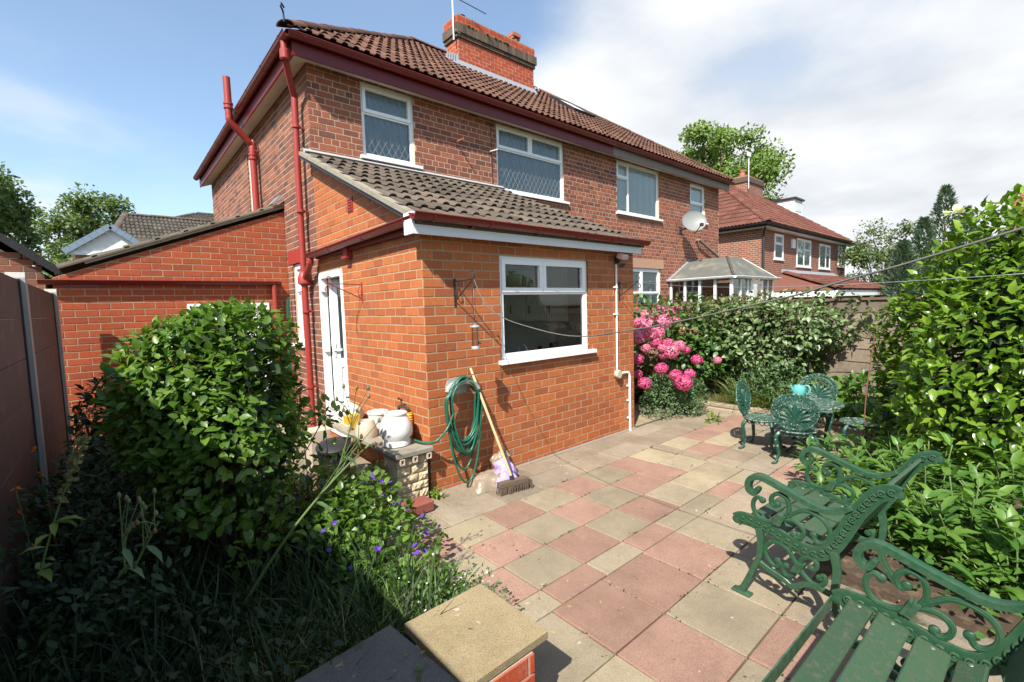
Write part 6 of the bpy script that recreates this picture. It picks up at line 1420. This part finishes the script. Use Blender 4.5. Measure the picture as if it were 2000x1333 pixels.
for i in range(3):
    a = 2.1*i; stems(tp, 'trunk', [[(.05*math.cos(a), .05*math.sin(a), -.06), (.08*math.cos(a), .10*math.sin(a), .4), (.16*math.cos(a+.3), .16*math.sin(a+.3), .9), (.26*math.cos(a), .26*math.sin(a), 1.4)]], MT['bark'], (.024, .008), 7)
for i in range(16):
    d = rdir(1)[0]; d[2] = abs(d[2]); s = V3(*c)+d*.2; e = V3(*c)+d*V3(.46, .46, .66)*rnd.uniform(.85, 1.0); stems(tp, 'twig', [[s, (s+e)/2+rdir(1)[0]*.05, e]], MT['twig'], .004, 4)
# lower straggling shoots
for (x, y, z, n) in ((.22, -.38, .42, 46), (.42, -.30, .30, 60), (-.18, -.36, .58, 40), (.60, -.10, .60, 60), (.66, .05, .95, 50), (.05, -.40, .32, 40), (.52, -.2, .12, 30), (.62, -.42, .42, 60), (.50, -.55, .30, 60), (.66, -.30, .25, 50), (.70, -.02, .42, 50)):
    q, dd = blob(n, (x, y, z), (.13, .13, .13), 2, .8, .2, n); foliage(tp, 'shoot_leaves', leaf_hi(.62, .08, .1), q, mixdir(dd, .5, .1, .7), mixdir(dd, .3, 1., .35), rng.uniform(.045, .085, len(q)), MT['l_top'])
    stems(tp, 'shoot', [[(x*.3, y*.3, z*.5), (x*.7, y*.7, z*.7), (x, y, z)]], MT['twig'], .004, 4)

# --- camellia at the right
cm = thing('camellia_bush', 'tall glossy camellia bush filling the right edge', 'shrub', (3.88, -3.76, 0))
ps, ds_ = blob(12000, (0, 0, 1.30), (1.08, 1.05, 1.02), 2.8, .20, .13, 8); ps2, d2 = blob(2600, (.70, -.25, 1.70), (.78, .78, .68), 2.4, .3, .16, 12)
ps = np.concatenate([ps, ps2]); ds_ = np.concatenate([ds_, d2])
foliage(cm, 'foliage', leaf_hi(.52, .09, .16), ps, mixdir(ds_, .5, .05, .7), mixdir(ds_, .55, .95, .3), rng.uniform(.06, .12, len(ps)), MT['l_cam'], 300)
pi_, di_ = blob(2600, (0, 0, 1.35), (.85, .82, .95), 2.6, .9, .1, 5); foliage(cm, 'inner_foliage', leaf_lo(.6), pi_, mixdir(di_, .4, 0, .9), mixdir(di_, .5, .4, .6), rng.uniform(.09, .14, len(pi_)), MT['l_dark'])  # shade inside the camellia is put into these dark leaves
for i in range(5):
    a = i*1.26; stems(cm, 'trunk', [[(.08*math.cos(a), .08*math.sin(a), -.05), (.14*math.cos(a), .16*math.sin(a), .6), (.4*math.cos(a), .4*math.sin(a), 1.3), (.6*math.cos(a), .6*math.sin(a), 1.9)]], MT['bark'], (.03, .01), 7)
q, dd = blob(26, (-.42, .62, 2.44), (.045, .045, .015), 2, .6, .1, 4); fo = foliage(cm, 'white_bloom', leaf_petal(.8), q, mixdir(dd, .8, .3, .4), mixdir(dd, .4, 1, .3), rng.uniform(.04, .07, len(q)), MT['whitef'])
q, dd = blob(5, (-.80, .62, 1.60), (.05, .05, .05), 2, .6, .1, 4); foliage(cm, 'yellowing_leaf', leaf_hi(.6), q, mixdir(dd, .3, -.3, .4), mixdir(dd, .8, .5, .3), rng.uniform(.09, .11, len(q)), MT['l_yel'])

# --- peony-like leafy plants in front of it
def peony(name, label, loc, h, rad, nst, seed, mat='l_peo', nobj=60, lsz=(.10, .17)):
    t = thing(name, label, 'plant', loc, group='leafy plants in the right-hand bed'); q = np.random.default_rng(seed); P, A, N, S = [], [], [], []; st = []
    for i in range(nst):
        a = q.uniform(0, 2*math.pi); r = rad*math.sqrt(q.random()); tip = V3(r*math.cos(a), r*math.sin(a), h*q.uniform(.65, 1.05)*(1-.35*(r/rad)**2)); base = tip*V3(.35, .35, 0); st.append([base, (base+tip)/2+V3(0, 0, .05), tip])
        for k in range(int(q.integers(10, 15))):
            f = q.uniform(.45, 1); p = base+(tip-base)*f; an = q.uniform(0, 2*math.pi); el = q.uniform(-.25, .65)+.5*(f > .9)
            d = V3(math.cos(an)*math.cos(el), math.sin(an)*math.cos(el), math.sin(el)); P.append(p+d*.02); A.append(d); N.append(V3(-math.cos(an)*math.sin(el)*.8, -math.sin(an)*math.sin(el)*.8, 1)+q.normal(size=3)*.18); S.append(q.uniform(*lsz))
    foliage(t, 'foliage', leaf_hi(.36, .06, .18), np.array(P), np.array(A), np.array(N), np.array(S), MT[mat], nobj); stems(t, 'stems', st, MT['stem'], .005, 4)['kind'] = 'stuff'
    return t
pl = [((2.55, -2.62), .50, .36, 15, 'leafy plant with lance leaves behind the near iron chair'), ((2.02, -2.78), .50, .34, 15, 'leafy plant with long pointed leaves behind the garden armchair back'), ((2.95, -2.92), .62, .40, 16, 'leafy plant spreading below the camellia nearest the round table'),
      ((2.35, -3.18), .66, .42, 18, 'dense leafy plant in the middle of the right-hand bed'), ((1.80, -3.42), .62, .36, 16, 'leafy plant just right of the armchair backrest'), ((1.62, -3.70), .55, .36, 15, 'leafy plant low down above the bench armrest'), ((2.2, -3.72), .66, .42, 17, 'leafy plant at the right edge below the camellia'), ((2.75, -3.6), .75, .42, 16, 'taller leafy plant under the camellia foliage'), ((1.72, -3.12), .42, .26, 12, 'small leafy plant directly behind the armchair seat'), ((1.42, -3.66), .40, .26, 12, 'small leafy plant seen through the bench arm scrolls')]
for i, ((x, y), h, r_, n, lab) in enumerate(pl): peony('leafy_plant', lab, (x, y, 0), h, r_, n, 20+i, nobj=30)
t = thing('ivy_patch', 'bright ground ivy creeping at the foot of the leafy bed', 'ivy', (1.62, -3.52, .02)); q, dd = blob(520, (0, 0, .10), (.48, .40, .34), 2, .8, .2, 4); foliage(t, 'foliage', leaf_hi(.85, .05, .1), q, mixdir(dd, .4, 0, .8), mixdir(dd, .3, 1, .3), rng.uniform(.03, .055, len(q)), MT['l_peo'], 40); 
t = thing('yellow_shrub', 'yellow variegated shrub between the camellia and leafy plants', 'shrub', (2.95, -3.05, .0)); q, dd = blob(46, (0, 0, .86), (.14, .12, .07), 2, .8, .2, 4); foliage(t, 'foliage', leaf_hi(.4, .05, .1), q, mixdir(dd, .6, .2, .5), mixdir(dd, .3, 1, .3), rng.uniform(.07, .12, len(q)), MT['l_yel'], 40); stems(t, 'stem', [[(0, 0, 0), (0, .02, .4), (0, 0, .85)]], MT['stem'], .006)
t = thing('leafy_shrub', 'mid green shrub with small leaves below the camellia by the fence', 'shrub', (4.1, -2.80, 0)); q, dd = blob(1700, (0, 0, .48), (.42, .34, .46), 2.2, .6, .2, 9); foliage(t, 'foliage', leaf_hi(.6, .06, .1), q, mixdir(dd, .5, 0, .8), mixdir(dd, .5, .7, .4), rng.uniform(.045, .085, len(q)), MT['l_top'], 60)
stems(t, 'stem', [[(0, 0, 0), (0, .02, .4), (0, 0, .85)]], MT['bark'], .01)
t = thing('leafy_shrub', 'large-leaved bright green plant in front of the wooden fence', 'shrub', (5.30, -2.2, .08)); q, dd = blob(700, (0, 0, .30), (.36, .70, .30), 2.2, .6, .2, 11); foliage(t, 'foliage', leaf_hi(.5, .06, .16), q, mixdir(dd, .5, .0, .7), mixdir(dd, .4, .8, .4), rng.uniform(.09, .17, len(q)), MT['l_peo'], 60)
MT['rust'] = plain('rusty_rod', (.20, .08, .05), (.13, .06, .04), 30, .8, .3)
m = MB(); m.tube([(3.62, -2.50, .0), (3.66, -2.52, .78), (3.78, -2.56, 1.45)], .006, 6); tag(m.build('plant_support', MT['rust']), 'thin rusty rod standing beside the right-hand iron chair', 'rod')

# --- hedge over the fence
hd_ = thing('hedge', 'overgrown mixed hedge hanging over the wooden fence behind the table', 'hedge', (5.75, -.30, 0))
ps, ds_ = blob(8600, (0, 0, 1.16), (.46, 1.24, .64), 3.0, .38, .24, 21); a_ = (np.array([-.15, 0, 0])*(1.2-np.clip(ps[:, 2:3], 0, 1.2))*-1.2); ps = ps+a_
foliage(hd_, 'foliage', leaf_hi(.62, .08, .12), ps, mixdir(ds_, .45, -.15, .75), mixdir(ds_, .6, .7, .4), rng.uniform(.045, .115, len(ps)), MT['l_hed'], 300)
pi_, di_ = blob(1800, (.05, 0, 1.0), (.36, 1.2, .55), 4., .9, .1, 5); foliage(hd_, 'inner_foliage', leaf_lo(.7), pi_, mixdir(di_, .4, 0, .9), mixdir(di_, .5, .3, .6), rng.uniform(.06, .10, len(pi_)), MT['l_dark'])  # dark leaf colour paints the shade in the hedge core
pd_, dd_ = blob(1500, (-.05, .25, 1.55), (.45, 1.1, .27), 3., .5, .2, 31); foliage(hd_, 'dead_leaves', leaf_lo(.4), pd_, mixdir(dd_, .5, .1, .8), mixdir(dd_, .5, .5, .7), rng.uniform(.03, .06, len(pd_)), MT['l_dry'])
ss = []
for i in range(34): y = rnd.uniform(-1.4, 1.4); ss.append([(.15, y*.8, .1), (-.1, y, .7), (-.32+rnd.uniform(-.1, .1), y+rnd.uniform(-.2, .2), 1.3)])
stems(hd_, 'branches', ss, MT['bark'], .007, 4)['kind'] = 'stuff'
# --- hydrangea
hy = thing('hydrangea', 'hydrangea bush covered in pink flower heads beside the extension', 'shrub', (5.15, .75, .05))
ps, ds_ = blob(2300, (0, 0, .82), (.62, .95, .78), 2.4, .5, .16, 17); foliage(hy, 'foliage', leaf_hi(.66, .07, .14), ps, mixdir(ds_, .55, -.1, .7), mixdir(ds_, .5, .8, .35), rng.uniform(.07, .13, len(ps)), MT['l_hyd'], 160)
st = []
heads = []
for (x, y, dep, r_, kind) in ((1262, 618, 5.6, .13, 0), (1285, 610, 5.7, .14, 0), (1305, 614, 5.6, .14, 0), (1328, 606, 5.8, .13, 0), (1350, 607, 5.9, .09, 0), (1250, 632, 5.3, .12, 0), (1272, 634, 5.4, .13, 0), (1296, 630, 5.3, .15, 0), (1316, 628, 5.5, .12, 0), (1246, 655, 5.0, .12, 0), (1270, 652, 5.0, .12, 0), (1287, 650, 5.1, .10, 0), (1282, 670, 5.0, .10, 1), (1258, 640, 5.1, .11, 0),
      (1262, 681, 4.9, .08, 0), (1245, 662, 4.9, .10, 0), (1293, 680, 4.9, .07, 0), (1305, 672, 5.0, .10, 1), (1327, 676, 4.9, .10, 0), (1311, 688, 4.9, .12, 0), (1296, 694, 4.95, .08, 1), (1361, 703, 4.9, .09, 1), (1292, 720, 4.7, .10, 1), (1320, 733, 4.65, .10, 1), (1347, 731, 4.75, .09, 1), (1335, 748, 4.6, .13, 1), (1259, 749, 4.6, .10, 1), (1245, 702, 4.9, .10, 1), (1245, 731, 4.9, .08, 1), (1401, 704, 5.1, .07, 0), (1355, 615, 5.8, .08, 1), (1340, 684, 5.0, .07, 1)):
    p = CAMP+rayp(x, y)*dep*1.46-np.array(hy.location); heads.append((p, r_*1.12, kind))
for i, (p, r_, kind) in enumerate(heads):
    r_ = r_*.92; n = 330; d = rdir(n); q = p+d*V3(r_, r_, r_*.85)*(1-.16*rng.random((n, 1)))
    V, F = leaf_verts(leaf_petal(1.0), q, np.cross(d, rdir(n)), d+rdir(n)*.45, np.full(n, r_*.24)); 
    link('flower_head', np_mesh('flower_head', V, F, MT['mag' if kind else 'pink']), hy)
    st.append([(p[0]*.3, p[1]*.3, 0), (p*V3(.75, .75, .6)), p-V3(0, 0, .02)])
stems(hy, 'stems', st, MT['twig'], .006, 4)['kind'] = 'stuff'
for (x, y, dep) in ((1335, 648, 5.2), (1355, 650, 5.2), (1275, 690, 4.9), (1325, 640, 5.3)):
    p = CAMP+rayp(x, y)*dep*1.46-np.array(hy.location); n = 60; d = rdir(n); V, F = leaf_verts(leaf_petal(1.), p+d*.075, np.cross(d, rdir(n)), d, np.full(n, .045)); link('faded_head', np_mesh('faded_head', V, F, MT['l_dry']), hy)
lw = thing('low_shrub', 'low grey-green mounded shrub under the hydrangea at the patio edge', 'shrub', (4.42, .08, 0))
ps, ds_ = blob(4200, (0, 0, .20), (.42, .42, .34), 2.2, .45, .2, 19, -.4); foliage(lw, 'foliage', leaf_hi(.7, .06, .1), ps, mixdir(ds_, .5, .1, .8), mixdir(ds_, .5, .7, .4), rng.uniform(.022, .042, len(ps)), MT['l_low'], 0)
fs_ = thing('fallen_sprig', 'fallen sprig of green leaves with a pink petal on the patio', 'sprig', (4.30, -.62, .01)); q, dd = blob(40, (0, 0, .03), (.14, .12, .05), 2, .7, .1, 2); foliage(fs_, 'foliage', leaf_hi(.6), q, mixdir(dd, .8, .1, .5), mixdir(dd, .1, 1, .3), rng.uniform(.05, .09, len(q)), MT['l_yel'], 30)

# --- grasses and wild plants in the raised bed
def grass(name, label, loc, n, rx, ry, h, mat, w=.03, bend=.45, seed=1, tilt=.45, kind='stuff'):
    q = np.random.default_rng(seed); P = np.stack([q.uniform(-rx, rx, n), q.uniform(-ry, ry, n), np.zeros(n)], 1)
    A = np.stack([q.normal(size=n)*tilt, q.normal(size=n)*tilt, np.ones(n)], 1); N = np.stack([-A[:, 0], -A[:, 1], (A[:, 0]**2+A[:, 1]**2)+.02], 1)+q.normal(size=(n, 3))*.25
    V, F = leaf_verts(blade(w, bend), P, A, N, q.uniform(.5, 1.1, n)*h); o = link(name, np_mesh(name, V, F, MT[mat]), None, kind); o.location = loc; return tag(o, label, 'grass', None, kind)
grass('wild_grass', 'tall wild grass and stems behind the iron chairs', (5.35, -1.25, .09), 1500, .25, .75, .55, 'l_grass', .022, .5, 3)
grass('wild_grass', 'straw coloured stems mixed in the grass behind the chairs', (5.35, -1.2, .09), 700, .25, .7, .5, 'l_straw', .018, .5, 4)
grass('cut_grass', 'heap of cut grass along the raised bed', (5.30, -.25, .12), 2600, .14, .55, .16, 'l_straw', .03, .7, 5, 1.6)
grass('cut_grass', 'green clippings along the raised bed', (5.28, -.3, .11), 1800, .16, .6, .15, 'l_grass', .03, .7, 6, 1.6)
t = thing('weed_clump', 'pale-flowered weed clump at the hedge foot', 'weed', (5.25, -1.05, .09)); q, dd = blob(900, (0, 0, .38), (.28, .6, .38), 2, .8, .2, 4); foliage(t, 'foliage', leaf_hi(.35, .05, .2), q, mixdir(dd, .5, .2, .8), mixdir(dd, .3, .9, .4), rng.uniform(.05, .10, len(q)), MT['l_low'], 40)

# --- left flower bed
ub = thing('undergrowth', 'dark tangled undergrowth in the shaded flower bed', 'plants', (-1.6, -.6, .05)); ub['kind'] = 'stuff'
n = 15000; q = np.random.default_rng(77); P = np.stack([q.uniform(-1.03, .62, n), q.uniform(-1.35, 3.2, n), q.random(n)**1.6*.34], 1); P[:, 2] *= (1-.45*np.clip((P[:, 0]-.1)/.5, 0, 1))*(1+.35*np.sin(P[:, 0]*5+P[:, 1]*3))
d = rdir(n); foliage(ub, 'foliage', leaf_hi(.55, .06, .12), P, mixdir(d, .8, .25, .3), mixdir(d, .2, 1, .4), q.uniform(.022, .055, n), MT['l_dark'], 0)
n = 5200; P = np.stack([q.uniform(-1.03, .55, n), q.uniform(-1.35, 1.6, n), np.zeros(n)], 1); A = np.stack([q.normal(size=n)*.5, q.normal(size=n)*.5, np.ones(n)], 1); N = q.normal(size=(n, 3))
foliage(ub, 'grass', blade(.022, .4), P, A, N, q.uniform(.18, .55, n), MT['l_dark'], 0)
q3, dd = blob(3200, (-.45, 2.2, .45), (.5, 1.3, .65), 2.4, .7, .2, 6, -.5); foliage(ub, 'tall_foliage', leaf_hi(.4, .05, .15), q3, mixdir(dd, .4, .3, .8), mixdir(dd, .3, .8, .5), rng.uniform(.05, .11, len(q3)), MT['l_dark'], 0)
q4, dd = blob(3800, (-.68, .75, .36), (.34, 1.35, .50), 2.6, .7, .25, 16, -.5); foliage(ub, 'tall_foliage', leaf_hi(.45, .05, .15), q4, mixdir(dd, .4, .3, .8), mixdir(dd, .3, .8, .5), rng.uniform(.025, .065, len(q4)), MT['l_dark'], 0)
grass('long_grass', 'fresh green grass tufts behind the garden wall', (-1.22, -1.62, .05), 900, .34, .26, .36, 'l_grass', .035, .5, 12)
grass('long_grass', 'dry fine grass leaning over the grey coping', (-1.75, -1.75, .05), 700, .4, .2, .40, 'l_straw', .012, .6, 13)
# purple geraniums
gm = thing('purple_geranium', 'patch of purple geraniums at the edge of the bed by the patio', 'flowers', (-1.0, -.55, .05)); q, dd = blob(2600, (0, 0, .20), (.38, .72, .30), 2.2, .8, .2, 14, -.3)
foliage(gm, 'foliage', leaf_hi(.8, .05, .1), q, mixdir(dd, .4, .1, .9), mixdir(dd, .3, 1, .4), rng.uniform(.03, .06, len(q)), MT['l_top'], 0)
qf, df = blob(48, (0, 0, .26), (.38, .70, .26), 2.2, .25, .2, 15, -.1)
for p in qf:
    n = 5; a = np.arange(n)*2*math.pi/n+rnd.random(); up_ = nrm(rdir(1)[0]*.6+V3(-.4, -.4, .8)); e1 = nrm(np.cross(up_, (1, .3, .2))); e2 = np.cross(up_, e1)
    A = np.cos(a)[:, None]*e1+np.sin(a)[:, None]*e2+up_*.25; V, F = leaf_verts(leaf_petal(.9), np.repeat(p[None], n, 0), A, np.repeat(up_[None], n, 0), np.full(n, rnd.uniform(.014, .021))); link('flower', np_mesh('flower', V, F, MT['purple']), gm)
dl = thing('dead_leaves', 'brown dead leaves lying in the bed near the paint tin', 'leaves', (-.78, .55, .06)); dl['kind'] = 'stuff'; n = 700; P = np.stack([rng.uniform(-.28, .25, n), rng.uniform(-.9, .6, n), rng.uniform(0, .06, n)], 1); d = rdir(n); foliage(dl, 'leaf_litter', leaf_hi(.5, .1, .2), P, mixdir(d, .8, 0, .2), mixdir(d, .4, 1, .3), rng.uniform(.04, .09, n), MT['l_dry'], 0)
# yellow-green plant beside the stone pier, weeds on the patio
def weed(label, loc, n, r_, h, mat, sz, seed, flower=None):
    t = thing('weed', label, 'weed', loc); q, dd = blob(n, (0, 0, h*.5), (r_, r_, h*.5), 2, .85, .15, seed); foliage(t, 'foliage', leaf_hi(.55, .05, .12), q, mixdir(dd, .5, .2, .8), mixdir(dd, .3, .9, .4), rng.uniform(*sz, len(q)), MT[mat], 0)
    if flower: q, dd = blob(70, (0, 0, h*.6), (r_, r_, h*.5), 2, .3, .15, seed+1); foliage(t, 'blossom', leaf_petal(.9), q, rdir(len(q)), mixdir(dd, .4, 1, .3), rng.uniform(.010, .018, len(q)), MT[flower])
    return t
weed('yellow-green weed growing against the stone pier', (-.47, .12, -.02), 700, .12, .44, 'l_yel', (.022, .04), 3)
weed('small green weed at the foot of the orange wall corner', (-.01, -.10, 0), 120, .055, .11, 'l_yel', (.02, .035), 5)
weed('tiny weed beside the sand bag', (.42, -.22, 0), 60, .035, .07, 'l_yel', (.02, .03), 6)
weed('white-flowered weed trailing over the buff coping corner', (-.86, -1.80, 0), 900, .22, .34, 'l_low', (.018, .034), 7, 'whitef')
weed('bushy weed spilling over the patio edge behind the coping', (-.98, -1.50, .0), 900, .24, .32, 'l_top', (.03, .055), 8, 'whitef')
weed('small dry weed against the buff coping side', (-.90, -2.16, 0), 130, .06, .22, 'l_straw', (.015, .025), 9)
weed('leafy weed between the grass tufts and geraniums', (-1.15, -1.12, .03), 800, .26, .30, 'l_top', (.035, .07), 10)
# sow thistles and flower spikes
def stalk(name, label, cat, pts, r, mat='stem', extra=None):
    t = thing(name, label, cat, tuple(pts[0])); P = [np.array(p)-np.array(pts[0]) for p in pts]; m = MB(); C_ = catmull(P, 5); m.tube(C_, list(np.linspace(r, r*.55, len(C_))), 7); m.build('stem', MT[mat], t, smooth='all')
    if extra: extra(t, C_)
    return t
def wp(x, y, d): return CAMP+rayp(x, y)*d
def thistle_extra(t, C_):
    tip = C_[-1]
    for i in range(7):
        e = tip+V3(*(rdir(1)[0]*.08))+V3(0, 0, .05); s = C_[-2-i]; m = MB(); m.tube([s, (s+e)/2+V3(0, 0, .01), e], .0022, 4); b = m.build('branch', MT['stem'], t)
        m = MB(); m.lathe([(0, -.01), (.008, -.006), (.007, .006), (.003, .014), (0, .016)], 8, tuple(e)); m.build('bud', MT['stem' if i % 2 else 'l_dry'], b, smooth='all')
    for k, f in enumerate((.25, .5)):
        p = C_[int(len(C_)*f)]; d = nrm(rdir(1)[0]*V3(1, 1, .2)+V3(0, 0, -.5)); foliage(t, 'leaf_blade', leaf_hi(.3, .08, .2), p[None], d[None], V3(.2, -.4, 1)[None], np.array([.10]), MT['l_low'])
stalk('sow_thistle', 'tall sow thistle stalk leaning right across the shelf', 'weed', [wp(470, 1190, 2.25), wp(560, 1050, 2.2), wp(650, 940, 2.2), wp(722, 868, 2.2)], .008, extra=thistle_extra)
stalk('sow_thistle', 'upright thin thistle stem in front of the pots', 'weed', [wp(655, 935, 2.3), wp(672, 880, 2.3), wp(685, 830, 2.3), wp(692, 795, 2.3)], .004, extra=thistle_extra)
stalk('sow_thistle', 'short budding thistle in the shaded bed below the shrub', 'weed', [wp(245, 1120, 1.9), wp(240, 1070, 1.9), wp(238, 1030, 1.9)], .005, extra=thistle_extra)
stalk('sow_thistle', 'thistle with buds catching the sun under the shrub', 'weed', [wp(262, 1110, 1.9), wp(285, 1065, 1.9), wp(310, 1020, 1.9)], .005, extra=thistle_extra)
def spike_extra(t, C_):
    n = 240; i = rng.integers(int(len(C_)*.45), len(C_), n); P = np.array(C_)[i]+rdir(n)*.012; foliage(t, 'seed_heads', leaf_lo(.7), P, mixdir(rdir(n), .7, .5, .2), rdir(n), rng.uniform(.015, .028, n), MT['l_straw'])
    n = 9; i = rng.integers(0, int(len(C_)*.4), n); P = np.array(C_)[i]; foliage(t, 'leaves', leaf_hi(.4, .08, .2), P, mixdir(rdir(n)*V3(1, 1, .2), 1, .1, .1), np.tile(V3(0, 0, 1), (n, 1)), rng.uniform(.06, .11, n), MT['l_yel'])
stalk('seed_spike', 'dried seed spike leaning at the far left of the bed', 'plant', [wp(75, 1130, 1.9), wp(105, 1020, 1.9), wp(140, 920, 1.9), wp(163, 862, 1.9)], .005, extra=spike_extra)
def mont_extra(t, C_):
    for k in range(5):
        p = C_[-1-k*2]+V3(0, 0, .005); n = 5; V, F = leaf_verts(leaf_petal(.5), np.repeat(p[None], n, 0), rdir(n)+V3(0, 0, .3), rdir(n), np.full(n, .022)); link('flower', np_mesh('flower', V, F, MT['orangef']), t)
for i, (x, y, d, lab) in enumerate(((150, 808, 3.6, 'orange montbretia flower near the garage wall'), (70, 880, 2.6, 'orange montbretia flower low by the left fence'), (30, 955, 2.3, 'orange montbretia bloom at the left edge'), (178, 800, 3.8, 'second montbretia flower against the garage bricks'), (632, 800, 3.6, 'orange-red montbretia in front of the red downpipe'), (590, 832, 3.3, 'orange-red montbretia low beside the clipped shrub'))):
    top = wp(x, y, d); stalk('montbretia', lab, 'flower', [top*V3(1, 1, 0)+V3(.05, .1, .05), (top*V3(1, 1, .55)+V3(.03, .05, 0)), top], .004, extra=mont_extra)
grass('sword_leaves', 'sword-shaped leaves by the left fence and garage', (-2.0, 1.6, .05), 260, .4, 1.6, .75, 'l_dark', .03, .25, 31)

# ------------------------------------------------------------------ trees
def tree(name, label, base, h, r_, n, lsz, mat, seed, trunk_r=.18, clumps=26, crown_lo=.35, flat=1., gap=.5):
    t = thing(name, label, 'tree', base); q = np.random.default_rng(seed); cz = h*(crown_lo+(1-crown_lo)/2); rz = h*(1-crown_lo)/2
    P, Dn = [], []; limbs = []
    for i in range(clumps):
        d = q.normal(size=3); d /= np.linalg.norm(d); rad = (.35+.65*q.random()**.5); c = V3(d[0]*r_*rad*.85, d[1]*r_*rad*.85, cz+d[2]*rz*rad*.88); cr_ = q.uniform(.20, .40)*r_
        m_ = n//clumps; e = q.normal(size=(m_, 3)); e /= np.linalg.norm(e, axis=1, keepdims=True); P.append(c+e*cr_*(1-gap*q.random((m_, 1))**1.5)*V3(1, 1, .75*flat)); Dn.append(e)
        j = V3(0, 0, h*crown_lo*q.uniform(.5, 1.1)); limbs.append([j, (j+c)/2+V3(0, 0, .05*h), c])
    P, Dn = np.concatenate(P), np.concatenate(Dn)
    foliage(t, 'crown', leaf_lo(.65), P, mixdir(Dn, .5, -.1, .8), mixdir(Dn, .6, .6, .5), q.uniform(lsz*.6, lsz*1.2, len(P)), MT[mat])
    m = MB(); m.tube([(0, 0, -.3), (.02*h, 0, h*.3), (.0, .01*h, h*.7)], [trunk_r, trunk_r*.75, trunk_r*.3], 8); m.build('trunk', MT['bark'], t, smooth='all'); 
    m = MB()
    for l in limbs: m.tube(catmull(l, 3), list(np.linspace(trunk_r*.22, trunk_r*.04, 7)), 5)
    m.build('limbs', MT['bark'], t, smooth='all', kind='stuff')
    return t
tree('ash_tree', 'airy light green ash tree rising behind the neighbouring roof', (29.5, 11.0, -1), 15.2, 4.1, 26000, .26, 'l_treel', 5, .4, 62, .40, .8, 1.0)
tree('garden_tree', 'round green garden tree to the right of the far house', (29.8, 2.0, -1.2), 7.0, 2.5, 20000, .15, 'l_tree', 8, .2, 60, .12, 1., 1.0)
tree('sycamore_tree', 'dense sycamore tree behind the white gable', (-2.1, 28.5, 0), 8.3, 2.55, 26000, .19, 'l_tree', 11, .3, 64, .22, 1., 1.0)
tree('broadleaf_tree', 'large dark tree at the left edge behind the outbuilding', (-8.3, 40.0, 0), 12.0, 3.9, 20000, .30, 'l_tree', 14, .4, 52, .3, 1., 1.0)
tree('broadleaf_tree', 'low dark tree between the outbuilding and the white gable', (-3.55, 21.0, 0), 3.7, .9, 1800, .18, 'l_tree', 17, .1, 8, .2, 1., .5)
def conifer(label, base, h, r_, n, seed):
    t = thing('conifer_tree', label, 'tree', base); q = np.random.default_rng(seed); P, D_ = [], []
    for (ox, oy, hh, rr) in ((0, 0, 1., .50), (.36, -.3, .86, .46), (-.38, .3, .80, .48), (.75, -.55, .74, .44), (-.75, .6, .66, .44)):
        m_ = n//5; z = q.random(m_)**.8; a = q.uniform(0, 2*math.pi, m_); rad = rr*r_*(1-z**2)**.75*(.75+.25*np.sin(a*5+z*30))*(1-.4*q.random(m_)**2); P.append(np.stack([ox*r_+rad*np.cos(a), oy*r_+rad*np.sin(a), z*h*hh+.2], 1)); D_.append(np.stack([np.cos(a), np.sin(a), .9+0*a], 1))
    P, D_ = np.concatenate(P), np.concatenate(D_); foliage(t, 'crown', leaf_lo(.25), P, D_+rdir(len(P))*.35, mixdir(D_, .6, .3, .6), q.uniform(.14, .26, len(P)), MT['l_con']); m = MB(); m.tube([(0, 0, -.2), (0, 0, h*.8)], [.15, .03], 7); m.build('trunk', MT['bark'], t)
conifer('blue-green feathery conifer above the camellia', (25.4, -.70, -.6), 6.7, 1.9, 20000, 3)
# dead leaves and debris on the patio
m = MB()
db = thing('leaf_debris', 'scattered tiny dead leaves and petals on the patio slabs', 'debris', (1.2, -1.6, .004)); db['kind'] = 'stuff'
n = 240; P = np.stack([rng.uniform(-1.8, 3.4, n), rng.uniform(-1.7, 1.5, n), np.full(n, .004)], 1); foliage(db, 'litter', leaf_lo(.6), P, rdir(n)*V3(1, 1, .1), np.tile(V3(0, 0, 1), (n, 1))+rdir(n)*.2, rng.uniform(.008, .022, n), MT['l_dry'])
jw = thing('joint_weeds', 'moss and tiny weeds in the paving joints', 'moss', (0, 0, .0)); jw['kind'] = 'stuff'; P = []
for (x0, x1, ys_) in ((-.7, 2.2, (-2.35, -1.905, -1.715, -1.355, -.995, -.635, -.30)), (2.3, 4.8, (-2.29, -1.96, -1.63, -1.30, -.97, -.635))):
    for y in ys_:
        for k in range(26):
            if rnd.random() < .2:
                c_ = rnd.uniform(x0, x1)
                for j in range(rnd.randint(3, 12)): P.append((c_+rnd.gauss(0, .02), y+rnd.gauss(0, .004), .0))
for x in (-.365, .085, .535, .985, 1.435):
    for k in range(7):
        c_ = rnd.uniform(-3.2, -1.9)
        for j in range(rnd.randint(2, 8)): P.append((x+rnd.gauss(0, .004), c_+rnd.gauss(0, .02), .0))
P = np.array(P); n = len(P); foliage(jw, 'tufts', leaf_lo(.7), P, rdir(n)*V3(1, 1, .3)+V3(0, 0, .35), rdir(n)+V3(0, 0, 1), rng.uniform(.006, .016, n), MT['l_dark'])
cl = thing('fallen_leaves', 'few green leaves lying on the grey coping slab', 'leaves', (-1.5, -2.15, .416)); n = 12; P = np.stack([rng.uniform(-.2, .35, n), rng.uniform(-.18, .18, n), np.full(n, .012)], 1); foliage(cl, 'leaves', leaf_hi(.6, .06, .1), P, rdir(n)*V3(1, 1, .1), np.tile(V3(0, 0, 1), (n, 1))+rdir(n)*.3, rng.uniform(.02, .045, n), MT['l_top'])
